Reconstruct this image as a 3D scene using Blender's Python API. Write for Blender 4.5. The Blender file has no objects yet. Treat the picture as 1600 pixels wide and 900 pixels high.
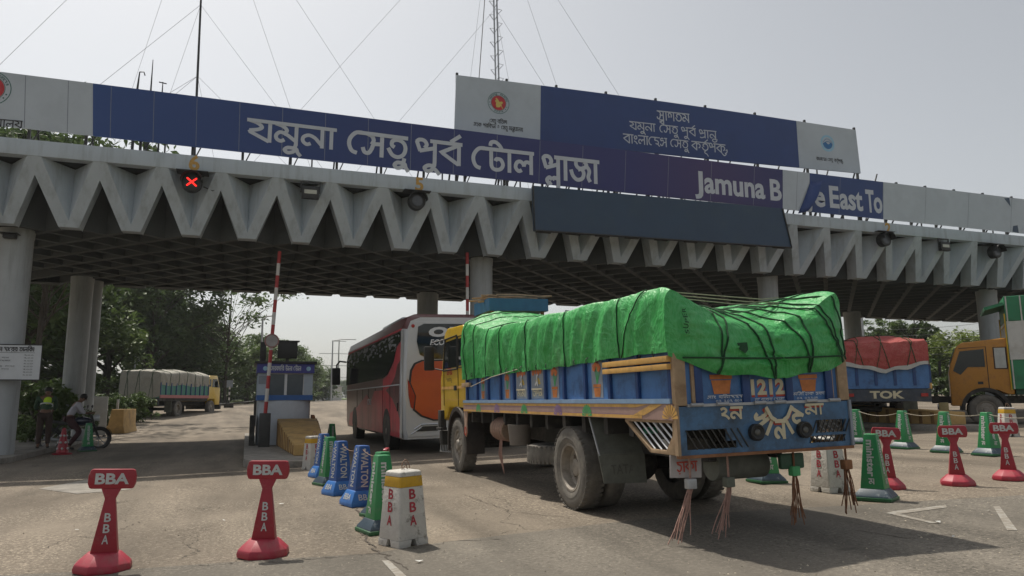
import bpy, bmesh, math, random
from mathutils import Vector, Matrix, noise as mn
random.seed(11)
sc = bpy.context.scene
COL = sc.collection
R = math.radians

# ---------------------------------------------------------------- camera
F, CAM_H = 1155.0, 1.5
yaw, pitch, roll = R(19.6), R(8.66), R(-0.27)
FWD = Vector((math.sin(yaw)*math.cos(pitch), math.cos(yaw)*math.cos(pitch), math.sin(pitch)))
_r = Vector((math.cos(yaw), -math.sin(yaw), 0)); _u = _r.cross(FWD)
CI = _r*math.cos(roll)+_u*math.sin(roll)
CJ = _r*math.sin(roll)-_u*math.cos(roll)
cd = bpy.data.cameras.new('camera'); cam = bpy.data.objects.new('camera', cd); COL.objects.link(cam)
cd.sensor_fit = 'HORIZONTAL'; cd.sensor_width = 36.0; cd.lens = 36.0*F/1600.0
cd.clip_start = 0.05; cd.clip_end = 3000
mw = Matrix.Identity(4)
for k in range(3):
    mw[k][0] = CI[k]; mw[k][1] = -CJ[k]; mw[k][2] = -FWD[k]
mw[2][3] = CAM_H
cam.matrix_world = mw
sc.camera = cam

# ---------------------------------------------------------------- sky, sun, exposure
SUN = Vector((-0.17, 0.535, 1.0)).normalized()
w = bpy.data.worlds.new('World'); sc.world = w; w.use_nodes = True
nt = w.node_tree; nt.nodes.clear()
sky = nt.nodes.new('ShaderNodeTexSky'); sky.sky_type = 'NISHITA'; sky.sun_disc = False
sky.sun_elevation = math.asin(SUN.z); sky.sun_rotation = math.atan2(SUN.x, SUN.y)
sky.air_density = 1.0; sky.dust_density = 2.6; sky.ozone_density = 1.0
hs = nt.nodes.new('ShaderNodeHueSaturation'); hs.inputs['Saturation'].default_value = 0.32
bg = nt.nodes.new('ShaderNodeBackground'); bg.inputs['Strength'].default_value = 0.092
out = nt.nodes.new('ShaderNodeOutputWorld')
nt.links.new(sky.outputs[0], hs.inputs['Color']); tn = nt.nodes.new('ShaderNodeVectorMath'); tn.operation = 'MULTIPLY'; tn.inputs[1].default_value = (1.02, 1.01, 0.975)
nt.links.new(hs.outputs[0], tn.inputs[0]); nt.links.new(tn.outputs[0], bg.inputs[0]); nt.links.new(bg.outputs[0], out.inputs[0])
sl = bpy.data.lights.new('sun', 'SUN'); sl.energy = 2.95; sl.angle = R(0.9); sl.color = (1.0, 0.93, 0.82)
so = bpy.data.objects.new('sun', sl); COL.objects.link(so)
so.rotation_euler = SUN.to_track_quat('Z', 'Y').to_euler(); so.location = (0, 0, 60)
sc.view_settings.view_transform = 'Standard'; sc.view_settings.look = 'None'
sc.view_settings.exposure = 0.43; sc.view_settings.gamma = 1.0
sc.view_settings.use_curve_mapping = False

# ---------------------------------------------------------------- measuring helpers (photo coordinates -> place)
def ramp(y):
    t = min(max((y-26.0)/44.0, 0.0), 1.0); return 1.2*t*t*(3-2*t)
def zg(x, y=0.0): return 0.025*min(max(x, -2.0), 32.0)+ramp(y)   # the plaza falls to the left and the road climbs beyond it
def ray(x, y): return FWD+CI*((x-800)/F)+CJ*((y-450)/F)
CAM = Vector((0, 0, CAM_H))
def G(x, y, dz=0.0):
    d = ray(x, y); X = Y = 0.0; p = CAM
    for _ in range(60):
        p = CAM+d*(max((zg(X, Y)+dz-CAM_H)/d.z, 0.1)); X = p.x; Y = min(Y+.6*(p.y-Y), 400) if Y else min(p.y, 60)
    return p
def PY(x, y, Y): d = ray(x, y); return CAM+d*(Y/d.y)
def PX(x, y, X): d = ray(x, y); return CAM+d*(X/d.x)

# ---------------------------------------------------------------- materials
MATS = {}
def mat(name, col, rough=0.6, metal=0.0, var=0.14, scale=5.0, bump=0.0, bscale=30.0, dirt=None, dscale=1.6, dlo=0.5, dhi=0.75, spec=0.5, trans=0.0, emit=None, coat=0.0, island=0.0, dmap=None):
    if name in MATS: return MATS[name]
    m = bpy.data.materials.new(name); m.use_nodes = True; t = m.node_tree; N = t.nodes; L = t.links
    b = N['Principled BSDF']
    b.inputs['Roughness'].default_value = rough; b.inputs['Metallic'].default_value = metal
    b.inputs['Specular IOR Level'].default_value = spec
    if coat: b.inputs['Coat Weight'].default_value = coat; b.inputs['Coat Roughness'].default_value = 0.08
    if trans: b.inputs['Transmission Weight'].default_value = trans
    if emit: b.inputs['Emission Color'].default_value = (*emit[:3], 1); b.inputs['Emission Strength'].default_value = emit[3]
    tc = N.new('ShaderNodeTexCoord')
    n1 = N.new('ShaderNodeTexNoise'); n1.inputs['Scale'].default_value = scale; n1.inputs['Detail'].default_value = 6
    n1.inputs['Roughness'].default_value = 0.65
    L.new(tc.outputs['Object'], n1.inputs['Vector'])
    mr = N.new('ShaderNodeMapRange'); mr.inputs[1].default_value = 0.3; mr.inputs[2].default_value = 0.7
    mr.inputs[3].default_value = 1-var; mr.inputs[4].default_value = 1+var
    L.new(n1.outputs[0], mr.inputs[0])
    vm = N.new('ShaderNodeVectorMath'); vm.operation = 'MULTIPLY'; vm.inputs[0].default_value = col
    L.new(mr.outputs[0], vm.inputs[1])
    outc = vm.outputs[0]
    if island:
        g = N.new('ShaderNodeNewGeometry'); m2 = N.new('ShaderNodeMapRange')
        m2.inputs[3].default_value = 1-island; m2.inputs[4].default_value = 1+island
        L.new(g.outputs['Random Per Island'], m2.inputs[0])
        v2 = N.new('ShaderNodeVectorMath'); v2.operation = 'MULTIPLY'; L.new(outc, v2.inputs[0]); L.new(m2.outputs[0], v2.inputs[1]); outc = v2.outputs[0]
    if dirt:
        n2 = N.new('ShaderNodeTexNoise'); n2.inputs['Scale'].default_value = dscale; n2.inputs['Detail'].default_value = 8; n2.inputs['Roughness'].default_value = 0.7
        if dmap:
            mp = N.new('ShaderNodeMapping'); mp.inputs['Scale'].default_value = dmap; L.new(tc.outputs['Object'], mp.inputs[0]); L.new(mp.outputs[0], n2.inputs['Vector'])
        else: L.new(tc.outputs['Object'], n2.inputs['Vector'])
        m3 = N.new('ShaderNodeMapRange'); m3.inputs[1].default_value = dlo; m3.inputs[2].default_value = dhi
        L.new(n2.outputs[0], m3.inputs[0])
        mx = N.new('ShaderNodeMix'); mx.data_type = 'RGBA'; L.new(m3.outputs[0], mx.inputs[0]); L.new(outc, mx.inputs[6])
        mx.inputs[7].default_value = (*dirt, 1); outc = mx.outputs[2]
    L.new(outc, b.inputs['Base Color'])
    if bump:
        n3 = N.new('ShaderNodeTexNoise'); n3.inputs['Scale'].default_value = bscale; n3.inputs['Detail'].default_value = 5
        L.new(tc.outputs['Object'], n3.inputs['Vector'])
        bp = N.new('ShaderNodeBump'); bp.inputs['Strength'].default_value = bump; bp.inputs['Distance'].default_value = 0.02
        L.new(n3.outputs[0], bp.inputs['Height']); L.new(bp.outputs[0], b.inputs['Normal'])
    MATS[name] = m
    return m

# ---------------------------------------------------------------- mesh helper
class MB:
    def __init__(s, M=None): s.v = []; s.f = []; s.mi = []; s.cur = 0; s.M = M or Matrix.Identity(4)
    def add(s, vs, fs):
        o = len(s.v); s.v += [tuple(s.M @ Vector(p)) for p in vs]
        for f in fs: s.f.append(tuple(i+o for i in f)); s.mi.append(s.cur)
    def box(s, a, b, taper=None):
        x0, y0, z0 = a; x1, y1, z1 = b
        s.add([(x0,y0,z0),(x1,y0,z0),(x1,y1,z0),(x0,y1,z0),(x0,y0,z1),(x1,y0,z1),(x1,y1,z1),(x0,y1,z1)],
              [(0,3,2,1),(4,5,6,7),(0,1,5,4),(1,2,6,5),(2,3,7,6),(3,0,4,7)])
    def cbox(s, c, d, M=None):
        h = [k/2 for k in d]
        vs = [Vector((sx*h[0], sy*h[1], sz*h[2])) for sz in (-1,1) for sx, sy in ((-1,-1),(1,-1),(1,1),(-1,1))]
        if M: vs = [M @ p for p in vs]
        s.add([tuple(p+Vector(c)) for p in vs], [(0,3,2,1),(4,5,6,7),(0,1,5,4),(1,2,6,5),(2,3,7,6),(3,0,4,7)])
    def rings(s, rs, cap=True, close=True):
        n = len(rs[0]); vs = [p for r in rs for p in r]; fs = []
        for k in range(len(rs)-1):
            for i in range(n if close else n-1):
                j = (i+1) % n
                fs.append((k*n+i, k*n+j, (k+1)*n+j, (k+1)*n+i))
        if cap: fs.append(tuple(range(n-1, -1, -1))); fs.append(tuple(range((len(rs)-1)*n, len(rs)*n)))
        s.add(vs, fs)
    def prism(s, poly, d, up=None):
        """poly: list of 3D points, extruded along vector d"""
        d = Vector(d); n = len(poly); a = [Vector(p) for p in poly]
        nrm = Vector((0,0,0))
        for i in range(n): nrm += a[i].cross(a[(i+1) % n])
        if nrm.dot(d) > 0: a.reverse()
        s.add([tuple(p) for p in a]+[tuple(p+d) for p in a],
              [tuple(range(n)), tuple(range(2*n-1, n-1, -1))]+[(i, i+n, (i+1) % n+n, (i+1) % n) for i in range(n)])
    def poly(s, pts): s.add(pts, [tuple(range(len(pts)))])
    def cyl(s, p, q, r0, r1=None, n=12, cap=True):
        r1 = r0 if r1 is None else r1; p = Vector(p); q = Vector(q); d = (q-p)
        if d.length < 1e-7: return
        d.normalize(); a = d.orthogonal().normalized(); b = d.cross(a)
        cs = [(math.cos(2*math.pi*i/n), math.sin(2*math.pi*i/n)) for i in range(n)]
        s.rings([[tuple(p+(a*c+b*t)*r0) for c, t in cs], [tuple(q+(a*c+b*t)*r1) for c, t in cs]], cap)
    def tube(s, pts, r, n=6, cap=True):
        pts = [Vector(p) for p in pts]; rr = r if isinstance(r, (list, tuple)) else [r]*len(pts); rs = []
        a = None
        for i, p in enumerate(pts):
            d = (pts[min(i+1, len(pts)-1)]-pts[max(i-1, 0)])
            if d.length < 1e-9: d = Vector((0,0,1))
            d.normalize()
            a = d.orthogonal().normalized() if a is None else (a-d*a.dot(d))
            if a.length < 1e-6: a = d.orthogonal()
            a.normalize(); b = d.cross(a)
            rs.append([tuple(p+(a*math.cos(2*math.pi*k/n)+b*math.sin(2*math.pi*k/n))*rr[i]) for k in range(n)])
        s.rings(rs, cap)
    def lathe(s, prof, c, axis='x', n=32):
        """prof: list of (offset along axis, radius)"""
        rs = []
        for o, r in prof:
            ring = []
            for k in range(n):
                t = 2*math.pi*k/n; u, v = r*math.cos(t), r*math.sin(t)
                ring.append({'x': (c[0]+o, c[1]+u, c[2]+v), 'y': (c[0]+v, c[1]+o, c[2]+u), 'z': (c[0]+u, c[1]+v, c[2]+o)}[axis])
            rs.append(ring)
        s.rings(rs, cap=False)
    def ball(s, c, r, n=10, m=7, sq=(1,1,1)):
        rs = []
        for i in range(m+1):
            p = math.pi*i/m; rr = max(math.sin(p), 0.02)
            rs.append([(c[0]+r*sq[0]*rr*math.cos(2*math.pi*k/n), c[1]+r*sq[1]*rr*math.sin(2*math.pi*k/n), c[2]-r*sq[2]*math.cos(p)) for k in range(n)])
        s.rings(rs)
    def disc(s, c, r, M, n=28, r0=0.0):
        """flat disc or ring in the local xy plane of M"""
        o = [M @ Vector((c[0]+r*math.cos(2*math.pi*k/n), c[1]+r*math.sin(2*math.pi*k/n), c[2])) for k in range(n)]
        if r0 <= 0: s.add([tuple(p) for p in o], [tuple(range(n))]); return
        i_ = [M @ Vector((c[0]+r0*math.cos(2*math.pi*k/n), c[1]+r0*math.sin(2*math.pi*k/n), c[2])) for k in range(n)]
        s.add([tuple(p) for p in o+i_], [(k, (k+1) % n, n+(k+1) % n, n+k) for k in range(n)])
    def build(s, name, m, parent=None, smooth=False, bevel=0.0, seg=2, angle=35):
        me = bpy.data.meshes.new(name); me.from_pydata(s.v, [], s.f)
        ms = m if isinstance(m, (list, tuple)) else [m]
        for x in ms: me.materials.append(x)
        if len(ms) > 1: me.polygons.foreach_set('material_index', s.mi)
        bm = bmesh.new(); bm.from_mesh(me)
        if bevel:
            bmesh.ops.remove_doubles(bm, verts=bm.verts, dist=1e-5)
            es = [e for e in bm.edges if len(e.link_faces) == 2 and e.calc_face_angle(0) > R(30)]
            bmesh.ops.bevel(bm, geom=es, offset=bevel, segments=seg, affect='EDGES', profile=0.6, clamp_overlap=True)
        bm.to_mesh(me); bm.free()
        if smooth or bevel:
            me.polygons.foreach_set('use_smooth', [True]*len(me.polygons))
            me.set_sharp_from_angle(angle=R(angle))
        me.update()
        o = bpy.data.objects.new(name, me); COL.objects.link(o)
        if parent: o.parent = parent
        return o

def tag(o, label, cat=None, group=None, kind=None):
    o['label'] = label
    if cat: o['category'] = cat
    if group: o['group'] = group
    if kind: o['kind'] = kind
    return o
def thing(name, label, cat, loc=(0,0,0), rz=0.0, group=None, tilt=0.0):
    o = bpy.data.objects.new(name, None); COL.objects.link(o); o.empty_display_size = 0.3
    o.location = loc; o.rotation_euler = (0, tilt, rz)
    return tag(o, label, cat, group)
def structure(o): o['kind'] = 'structure'; return o
def copy_tree(o, parent=None):
    c = o.copy(); COL.objects.link(c)
    if parent: c.parent = parent
    for ch in list(o.children): copy_tree(ch, c)
    return c
TILT = -math.atan(0.025)

# ---------------------------------------------------------------- lettering
_TX = {}
def text_geo(s, bold=0.0):
    """outline of Latin text from the built-in font: (verts, faces, width), cap height about 0.7"""
    if (s, bold) in _TX: return _TX[(s, bold)]
    c = bpy.data.curves.new('lettering', 'FONT'); c.body = s; c.offset = bold; c.resolution_u = 3
    o = bpy.data.objects.new('lettering', c); COL.objects.link(o)
    dg = bpy.context.evaluated_depsgraph_get(); dg.update()
    me = bpy.data.meshes.new_from_object(o.evaluated_get(dg))
    vs = [(v.co.x, v.co.y) for v in me.vertices]; fs = [tuple(p.vertices) for p in me.polygons]
    bpy.data.objects.remove(o); bpy.data.curves.remove(c); bpy.data.meshes.remove(me)
    x0 = min(v[0] for v in vs); x1 = max(v[0] for v in vs)
    vs = [(x-x0, y) for x, y in vs]
    _TX[(s, bold)] = (vs, fs, x1-x0)
    return _TX[(s, bold)]
def put_text(mb, s, M, height, bold=0.0, width=None, center=True, z=0.003, maxw=None):
    """Latin text into mb; M maps (u right, v up, w out) to the mesh; height = cap height"""
    vs, fs, wd = text_geo(s, bold); k = height/0.7; kx = k if width is None else width/wd
    if maxw and wd*kx > maxw: kx = maxw/wd
    off = -wd*kx/2 if center else 0
    mb.add([tuple(M @ Vector((x*kx+off, y*k, z))) for x, y in vs], fs)
    return wd*kx
def smooth_path(p, n=5):
    if len(p) < 3: return [Vector((*q, 0)) for q in p]
    P = [Vector((*q, 0)) for q in p]; out = []
    for i in range(len(P)-1):
        a = P[max(i-1, 0)]; b = P[i]; c = P[i+1]; d = P[min(i+2, len(P)-1)]
        for k in range(n):
            t = k/n
            out.append(0.5*((2*b)+(-a+c)*t+(2*a-5*b+4*c-d)*t*t+(-a+3*b-3*c+d)*t**3))
    out.append(P[-1]); return out
def ribbon(mb, pts, wd, M, z0, smooth=True):
    p = smooth_path(pts) if smooth else [Vector((*q, 0)) for q in pts]
    n = len(p); L = []; Rr = []
    for i in range(n):
        d1 = (p[i]-p[max(i-1, 0)]); d2 = (p[min(i+1, n-1)]-p[i])
        if d1.length < 1e-9: d1 = d2
        if d2.length < 1e-9: d2 = d1
        d1 = d1.normalized(); d2 = d2.normalized(); t = (d1+d2)
        t = t.normalized() if t.length > 1e-6 else d1
        k = 1/max(t.dot(d1), 0.5); nn = Vector((-t.y, t.x, 0))*(wd/2*k); zz = Vector((0, 0, z0+0.0012*i/n))
        L.append(tuple(M @ (p[i]+nn+zz))); Rr.append(tuple(M @ (p[i]-nn+zz)))
    mb.add(L+Rr, [(i, n+i, n+i+1, i+1) for i in range(n-1)])
# Bengali letters as strokes: advance, headline (x0,x1) or None, list of strokes ('!' = straight)
BN = {
 'য': (1.0, (0,1.0), [[(.08,.95),(.38,.86),(.56,.68),(.42,.55),(.1,.47)], '!', [(.1,.49),(.14,.4),(.84,.02)], '!', [(.86,.95),(.86,-.02)]]),
 'ম': (1.0, (0,1.0), [[(.06,.93),(.34,.84),(.5,.66),(.42,.5),(.55,.42),(.86,.16)], [(.44,.5),(.24,.54),(.1,.38),(.13,.2),(.28,.12),(.42,.2)], '!', [(.86,.95),(.86,-.02)]]),
 'ন': (1.0, (0,1.0), [[(.42,.16),(.27,.1),(.12,.24),(.14,.44),(.34,.55),(.56,.46),(.7,.3),(.86,.1)], '!', [(.86,.95),(.86,-.02)]]),
 'া': (.42, (0,.42), ['!', [(.22,.95),(.22,-.02)]]),
 'স': (1.0, (0,1.0), [[(.2,.95),(.42,.86),(.5,.68),(.42,.5)], [(.04,.34),(.12,.14),(.3,.12),(.42,.3),(.5,.5),(.68,.54),(.86,.54)], '!', [(.86,.95),(.86,-.02)]]),
 'ে': (.62, (.45,.65), [[(.62,.97),(.34,.93),(.12,.68),(.08,.4),(.2,.14),(.42,.06)]]),
 'ত': (1.0, (0,1.0), [[(.42,.5),(.3,.58),(.32,.76),(.55,.84),(.8,.74),(.9,.5),(.82,.22),(.58,.08),(.32,.16),(.14,.44)]]),
 'প': (.95, (.60,.98), [[(.04,.86),(.16,.97),(.36,.95),(.46,.78),(.38,.62)], '!', [(.05,.90),(.2,.46)], '!', [(.17,.47),(.8,.66)], '!', [(.8,.95),(.8,-.02)]]),
 'ব': (1.0, (0,1.0), ['!', [(.86,.92),(.14,.52),(.2,.46),(.84,.03)], '!', [(.86,.95),(.86,-.02)]]),
 'ট': (.95, (0,.95), [[(.3,.95),(.3,.6),(.32,.2),(.48,.06),(.74,.1),(.86,.3),(.76,.52),(.56,.54),(.5,.44)], [(.26,1.1),(.3,1.26),(.5,1.3),(.7,1.16),(.82,.97)]]),
 'ল': (1.0, (0,1.0), [[(.4,.16),(.24,.1),(.1,.26),(.16,.48),(.34,.54),(.48,.42),(.5,.32)], [(.5,.34),(.56,.5),(.7,.54),(.86,.46)], '!', [(.86,.95),(.86,-.02)]]),
 'জ': (1.15, (0,1.2), [[(.08,.5),(.18,.24),(.4,.08),(.66,.16),(.74,.4),(.62,.56),(.44,.52)], [(.36,.95),(.36,.74),(.5,.6),(.74,.62),(.9,.76),(.78,.9)], [(.88,.74),(1.04,.52),(.98,.24),(1.08,.04)]]),
 'গ': (.95, (0,.95), [[(.1,.36),(.2,.42),(.1,.62),(.2,.82),(.4,.8),(.5,.6),(.44,.36)], '!', [(.8,.95),(.8,-.02)]]),
 'ং': (.6, None, [[(.3,.9),(.14,.78),(.16,.58),(.34,.54),(.46,.68),(.42,.86),(.3,.9)], [(.06,.3),(.26,.24),(.5,-.02)]]),
 'দ': (.95, (0,.95), [[(.35,.95),(.28,.66),(.56,.62),(.76,.44),(.62,.22),(.36,.30)], '!', [(.62,.24),(.9,-.02)]]),
 'শ': (1.0, (.6,1.0), [[(.5,.9),(.3,.96),(.12,.82),(.2,.66),(.4,.72),(.54,.6)], [(.06,.3),(.16,.12),(.36,.16),(.5,.44),(.86,.54)], '!', [(.86,.95),(.86,-.02)]]),
 'র': (1.0, (0,1.0), ['!', [(.86,.92),(.14,.52),(.2,.46),(.84,.03)], '!', [(.86,.95),(.86,-.02)], '!', [(.3,-.02),(.3,-.16)]]),
 'ক': (1.2, (0,1.2), ['!', [(.66,.92),(.08,.5),(.14,.44),(.64,.05)], '!', [(.66,.95),(.66,-.02)], [(.66,.7),(.92,.78),(1.1,.6),(1.04,.36),(.9,.3)]]),
 'হ': (.95, (0,.95), [[(.3,.95),(.2,.76),(.44,.66),(.7,.56),(.6,.4),(.34,.42)], [(.62,.4),(.86,.2),(.7,-.05)]]),
 'ড': (.9, (0,.9), [[(.36,.95),(.3,.76),(.5,.7),(.74,.56),(.7,.2),(.44,.08),(.16,.26)], '!', [(.5,-.1),(.5,-.22)]]),
 'ভ': (1.0, (0,1.0), [[(.1,.5),(.2,.2),(.5,.06),(.84,.2),(.88,.56),(.7,.68),(.6,.54)], [(.36,.95),(.28,.74),(.44,.6)]]),
 'ও': (1.0, (.1,.8), [[(.3,.95),(.62,.82),(.88,.56),(.8,.2),(.5,.08),(.2,.22),(.22,.46),(.44,.46)]]),
 'ণ': (1.0, (0,1.0), [[(.12,.95),(.14,.6),(.36,.5),(.44,.66)], [(.14,.6),(.1,.3),(.4,.2),(.86,.1)], '!', [(.86,.95),(.86,-.02)]]),
 'ি': (.46, (0,.46), ['!', [(.24,.95),(.24,-.02)], [(.24,.97),(.36,1.3),(.8,1.36),(1.16,1.1),(1.2,.97)]]),
 'ী': (.46, (0,.46), ['!', [(.24,.95),(.24,-.02)], [(.24,.97),(.1,1.3),(-.3,1.36),(-.6,1.1),(-.62,.97)]]),
 'ু': (0, None, [[(-.14,.06),(-.2,-.14),(-.44,-.16),(-.56,-.28),(-.44,-.4),(-.24,-.34),(-.12,-.2),(-.06,-.36),(.06,-.52)]]),
 'U': (0, None, [[(-.32,.1),(-.44,-.06),(-.68,-.1),(-.76,-.24),(-.62,-.36),(-.44,-.28),(-.32,-.12),(-.24,-.3),(-.1,-.5)]]),
 'ূ': (0, None, [[(-.16,.0),(-.18,-.14),(-.4,-.14),(-.56,-.26),(-.46,-.4),(-.3,-.36),(-.2,-.26),(-.08,-.34),(.06,-.52)]]),
 'ৃ': (0, None, [[(-.4,.06),(-.56,-.1),(-.5,-.26),(-.3,-.34),(-.12,-.6)]]),
 'R': (0, None, ['!', [(-.5,1.02),(-.08,1.36)]]),
 'V': (0, None, [[(-.16,.0),(-.7,-.02)], [(-.16,-.02),(-.52,-.2),(-.62,-.26),(-.16,-.48)], '!', [(-.16,.06),(-.16,-.5)]]),
 'L': (0, None, [[(-.5,-.14),(-.62,-.2),(-.72,-.06),(-.6,.06),(-.46,-.02)], [(-.46,-.04),(-.36,.06),(-.16,.02)], '!', [(-.15,.1),(-.15,-.36)]]),
 'P': (0, None, [[(-.86,.06),(-.6,.0),(-.16,.16)]]),
 'K': (0, None, [[(.02,.3),(.2,.4),(.16,.1),(-.1,-.06)], [(-.5,-.02),(-.2,-.3),(.1,-.1)]]),
 'T': (0, None, [[(-.1,-.1),(-.4,-.02),(-.6,-.2),(-.4,-.4),(-.06,-.3),(.02,.0)]]),
 ' ': (.5, None, []),
 '২': (.8, None, [[(.12,.8),(.36,.92),(.56,.74),(.4,.52),(.16,.4)], [(.16,.4),(.5,.3),(.76,.02)]]),
 '০': (.8, None, [[(.4,.85),(.12,.6),(.2,.24),(.5,.2),(.68,.5),(.56,.78),(.4,.85)]]),
}
BN['য়'] = BN['য']
def bn_width(s): return sum(BN[c][0] for c in s if c in BN)
def put_bn(mb, s, M, height, width=None, wd=0.15, z=0.003, center=False):
    """Bengali strokes into mb; M maps (u,v,w); origin = baseline left, height = baseline to headline"""
    tot = bn_width(s); kx = height if width is None else width/tot; ky = height
    x = 0.0 if not center else -tot*kx/2; lay = 0; hl = None; runs = []
    for c in s:
        if c not in BN: continue
        adv, h, st = BN[c]; straight = False
        for k in st:
            if k == '!': straight = True; continue
            pts = [(x+a*kx, b*ky) for a, b in k]
            ribbon(mb, pts, wd*height, M, z+0.0016*(lay % 9), not straight); lay += 1; straight = False
        if h:
            a, b = x+h[0]*kx, x+h[1]*kx
            if hl and a-hl[1] < 0.3*kx: hl[1] = b
            else:
                if hl: runs.append(hl)
                hl = [a, b]
        elif adv > 0:
            if hl: runs.append(hl)
            hl = None
        x += adv*kx
    if hl: runs.append(hl)
    for a, b in runs:
        ribbon(mb, [(a, .95*ky), (b, .95*ky)], wd*height, M, z+0.018, False)
def wall_frame(o, right=(1,0,0), up=(0,0,1)):
    r = Vector(right).normalized(); u = Vector(up); u = (u-r*u.dot(r)).normalized(); n = r.cross(u)
    M = Matrix.Identity(4)
    for k in range(3): M[k][0] = r[k]; M[k][1] = u[k]; M[k][2] = n[k]; M[k][3] = o[k]
    return M
# ---------------------------------------------------------------- ground
def ground_mat(name, base, dark, speck, lo=0.42, hi=0.62, cracks=True):
    m = bpy.data.materials.new(name); m.use_nodes = True; t = m.node_tree; N = t.nodes; L = t.links
    b = N['Principled BSDF']; b.inputs['Roughness'].default_value = 0.88; b.inputs['Specular IOR Level'].default_value = 0.3
    tc = N.new('ShaderNodeTexCoord')
    def noise(sc_, det=8, rough=0.65, dist=0.0):
        n = N.new('ShaderNodeTexNoise'); n.inputs['Scale'].default_value = sc_; n.inputs['Detail'].default_value = det
        n.inputs['Roughness'].default_value = rough; n.inputs['Distortion'].default_value = dist
        L.new(tc.outputs['Object'], n.inputs['Vector']); return n.outputs[0]
    def rng(s, a, b_, c=0.0, d=1.0):
        r = N.new('ShaderNodeMapRange'); r.inputs[1].default_value = a; r.inputs[2].default_value = b_; r.inputs[3].default_value = c; r.inputs[4].default_value = d
        L.new(s, r.inputs[0]); return r.outputs[0]
    def mix(f, a, b_):
        x = N.new('ShaderNodeMix'); x.data_type = 'RGBA'
        L.new(f, x.inputs[0])
        for v, i in ((a, 6), (b_, 7)):
            if isinstance(v, tuple): x.inputs[i].default_value = (*v, 1)
            else: L.new(v, x.inputs[i])
        return x.outputs[2]
    def mul(f, col):
        v = N.new('ShaderNodeVectorMath'); v.operation = 'MULTIPLY'; L.new(col, v.inputs[0]); L.new(f, v.inputs[1]); return v.outputs[0]
    c = mix(rng(noise(0.22, 9, 0.6, 0.6), lo, hi), base, dark)
    c = mix(rng(noise(0.9, 8, 0.7, 0.3), 0.5, 0.78, 0, 0.55), c, tuple(k*0.72 for k in base))
    c = mix(rng(noise(2.6, 6, 0.7, 1.0), 0.62, 0.72, 0, 0.5), c, tuple(min(1, k*1.25) for k in base))
    # loose stone speckle
    sp = noise(26, 4, 0.8)
    pat = rng(noise(0.32, 5, 0.55, 0.4), 0.42, 0.58, 0.30, 1.0)
    f = N.new('ShaderNodeMath'); f.operation = 'MULTIPLY'; L.new(rng(sp, 0.51, 0.60), f.inputs[0]); L.new(pat, f.inputs[1])
    c = mix(f.outputs[0], c, speck)
    f2 = N.new('ShaderNodeMath'); f2.operation = 'MULTIPLY'; L.new(rng(noise(22, 4, 0.8), 0.46, 0.38, 0, 0.9), f2.inputs[0]); L.new(pat, f2.inputs[1])
    c = mix(f2.outputs[0], c, tuple(k*0.4 for k in base))
    # oil and tyre stains drawn out along the lanes
    mp = N.new('ShaderNodeMapping'); mp.inputs['Scale'].default_value = (1.0, 0.16, 1.0); L.new(tc.outputs['Object'], mp.inputs[0])
    ns = N.new('ShaderNodeTexNoise'); ns.inputs['Scale'].default_value = 1.1; ns.inputs['Detail'].default_value = 8; L.new(mp.outputs[0], ns.inputs['Vector'])
    c = mul(rng(ns.outputs[0], 0.34, 0.62, 0.66, 1.10), c)
    c = mix(rng(noise(1.9, 4, 0.6, 0.5), 0.66, 0.74, 0, 0.55), c, tuple(k*0.45 for k in base))
    hgt = sp
    if cracks:
        v = N.new('ShaderNodeTexVoronoi'); v.feature = 'DISTANCE_TO_EDGE'; v.inputs['Scale'].default_value = 0.21
        wn = N.new('ShaderNodeTexNoise'); wn.inputs['Scale'].default_value = 1.7; wn.inputs['Detail'].default_value = 7; L.new(tc.outputs['Object'], wn.inputs['Vector'])
        ad = N.new('ShaderNodeVectorMath'); ad.operation = 'MULTIPLY_ADD'; ad.inputs[1].default_value = (0.9, 0.9, 0.9); L.new(wn.outputs['Color'], ad.inputs[0]); L.new(tc.outputs['Object'], ad.inputs[2])
        L.new(ad.outputs[0], v.inputs['Vector'])
        cr = rng(v.outputs[0], 0.0025, 0.0005)
        gate = rng(noise(0.4, 3), 0.47, 0.56)
        g = N.new('ShaderNodeMath'); g.operation = 'MULTIPLY'; L.new(cr, g.inputs[0]); L.new(gate, g.inputs[1])
        c = mix(g.outputs[0], c, tuple(k*0.22 for k in base))
    L.new(c, b.inputs['Base Color'])
    bp = N.new('ShaderNodeBump'); bp.inputs['Strength'].default_value = 0.55; bp.inputs['Distance'].default_value = 0.012
    L.new(hgt, bp.inputs['Height']); L.new(bp.outputs[0], b.inputs['Normal'])
    return m
M_PLAZA = ground_mat('worn_concrete_paving', (.208,.174,.135), (.145,.119,.091), (.37,.315,.245))
M_ASPH = ground_mat('smooth_grey_asphalt', (.165,.147,.122), (.122,.110,.092), (.28,.25,.205), cracks=False)
M_KERB = mat('kerb_concrete', (.26,.24,.21), .9, var=.25, scale=3, dirt=(.12,.11,.10), dscale=2.5, bump=.4)
M_EARTH = mat('dry_earth', (.20,.18,.11), .95, var=.3, scale=.6, dirt=(.09,.12,.04), dscale=.3, dlo=.45, dhi=.6)
M_GRASS = mat('verge_grass', (.085,.13,.035), .9, var=.4, scale=2.5, dirt=(.15,.14,.06), dscale=.5, bump=.5)
M_LINE = mat('worn_white_road_paint', (.36,.345,.31), .8, var=.2, scale=9, dirt=(.23,.205,.17), dscale=9, dlo=.40, dhi=.52)

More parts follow.
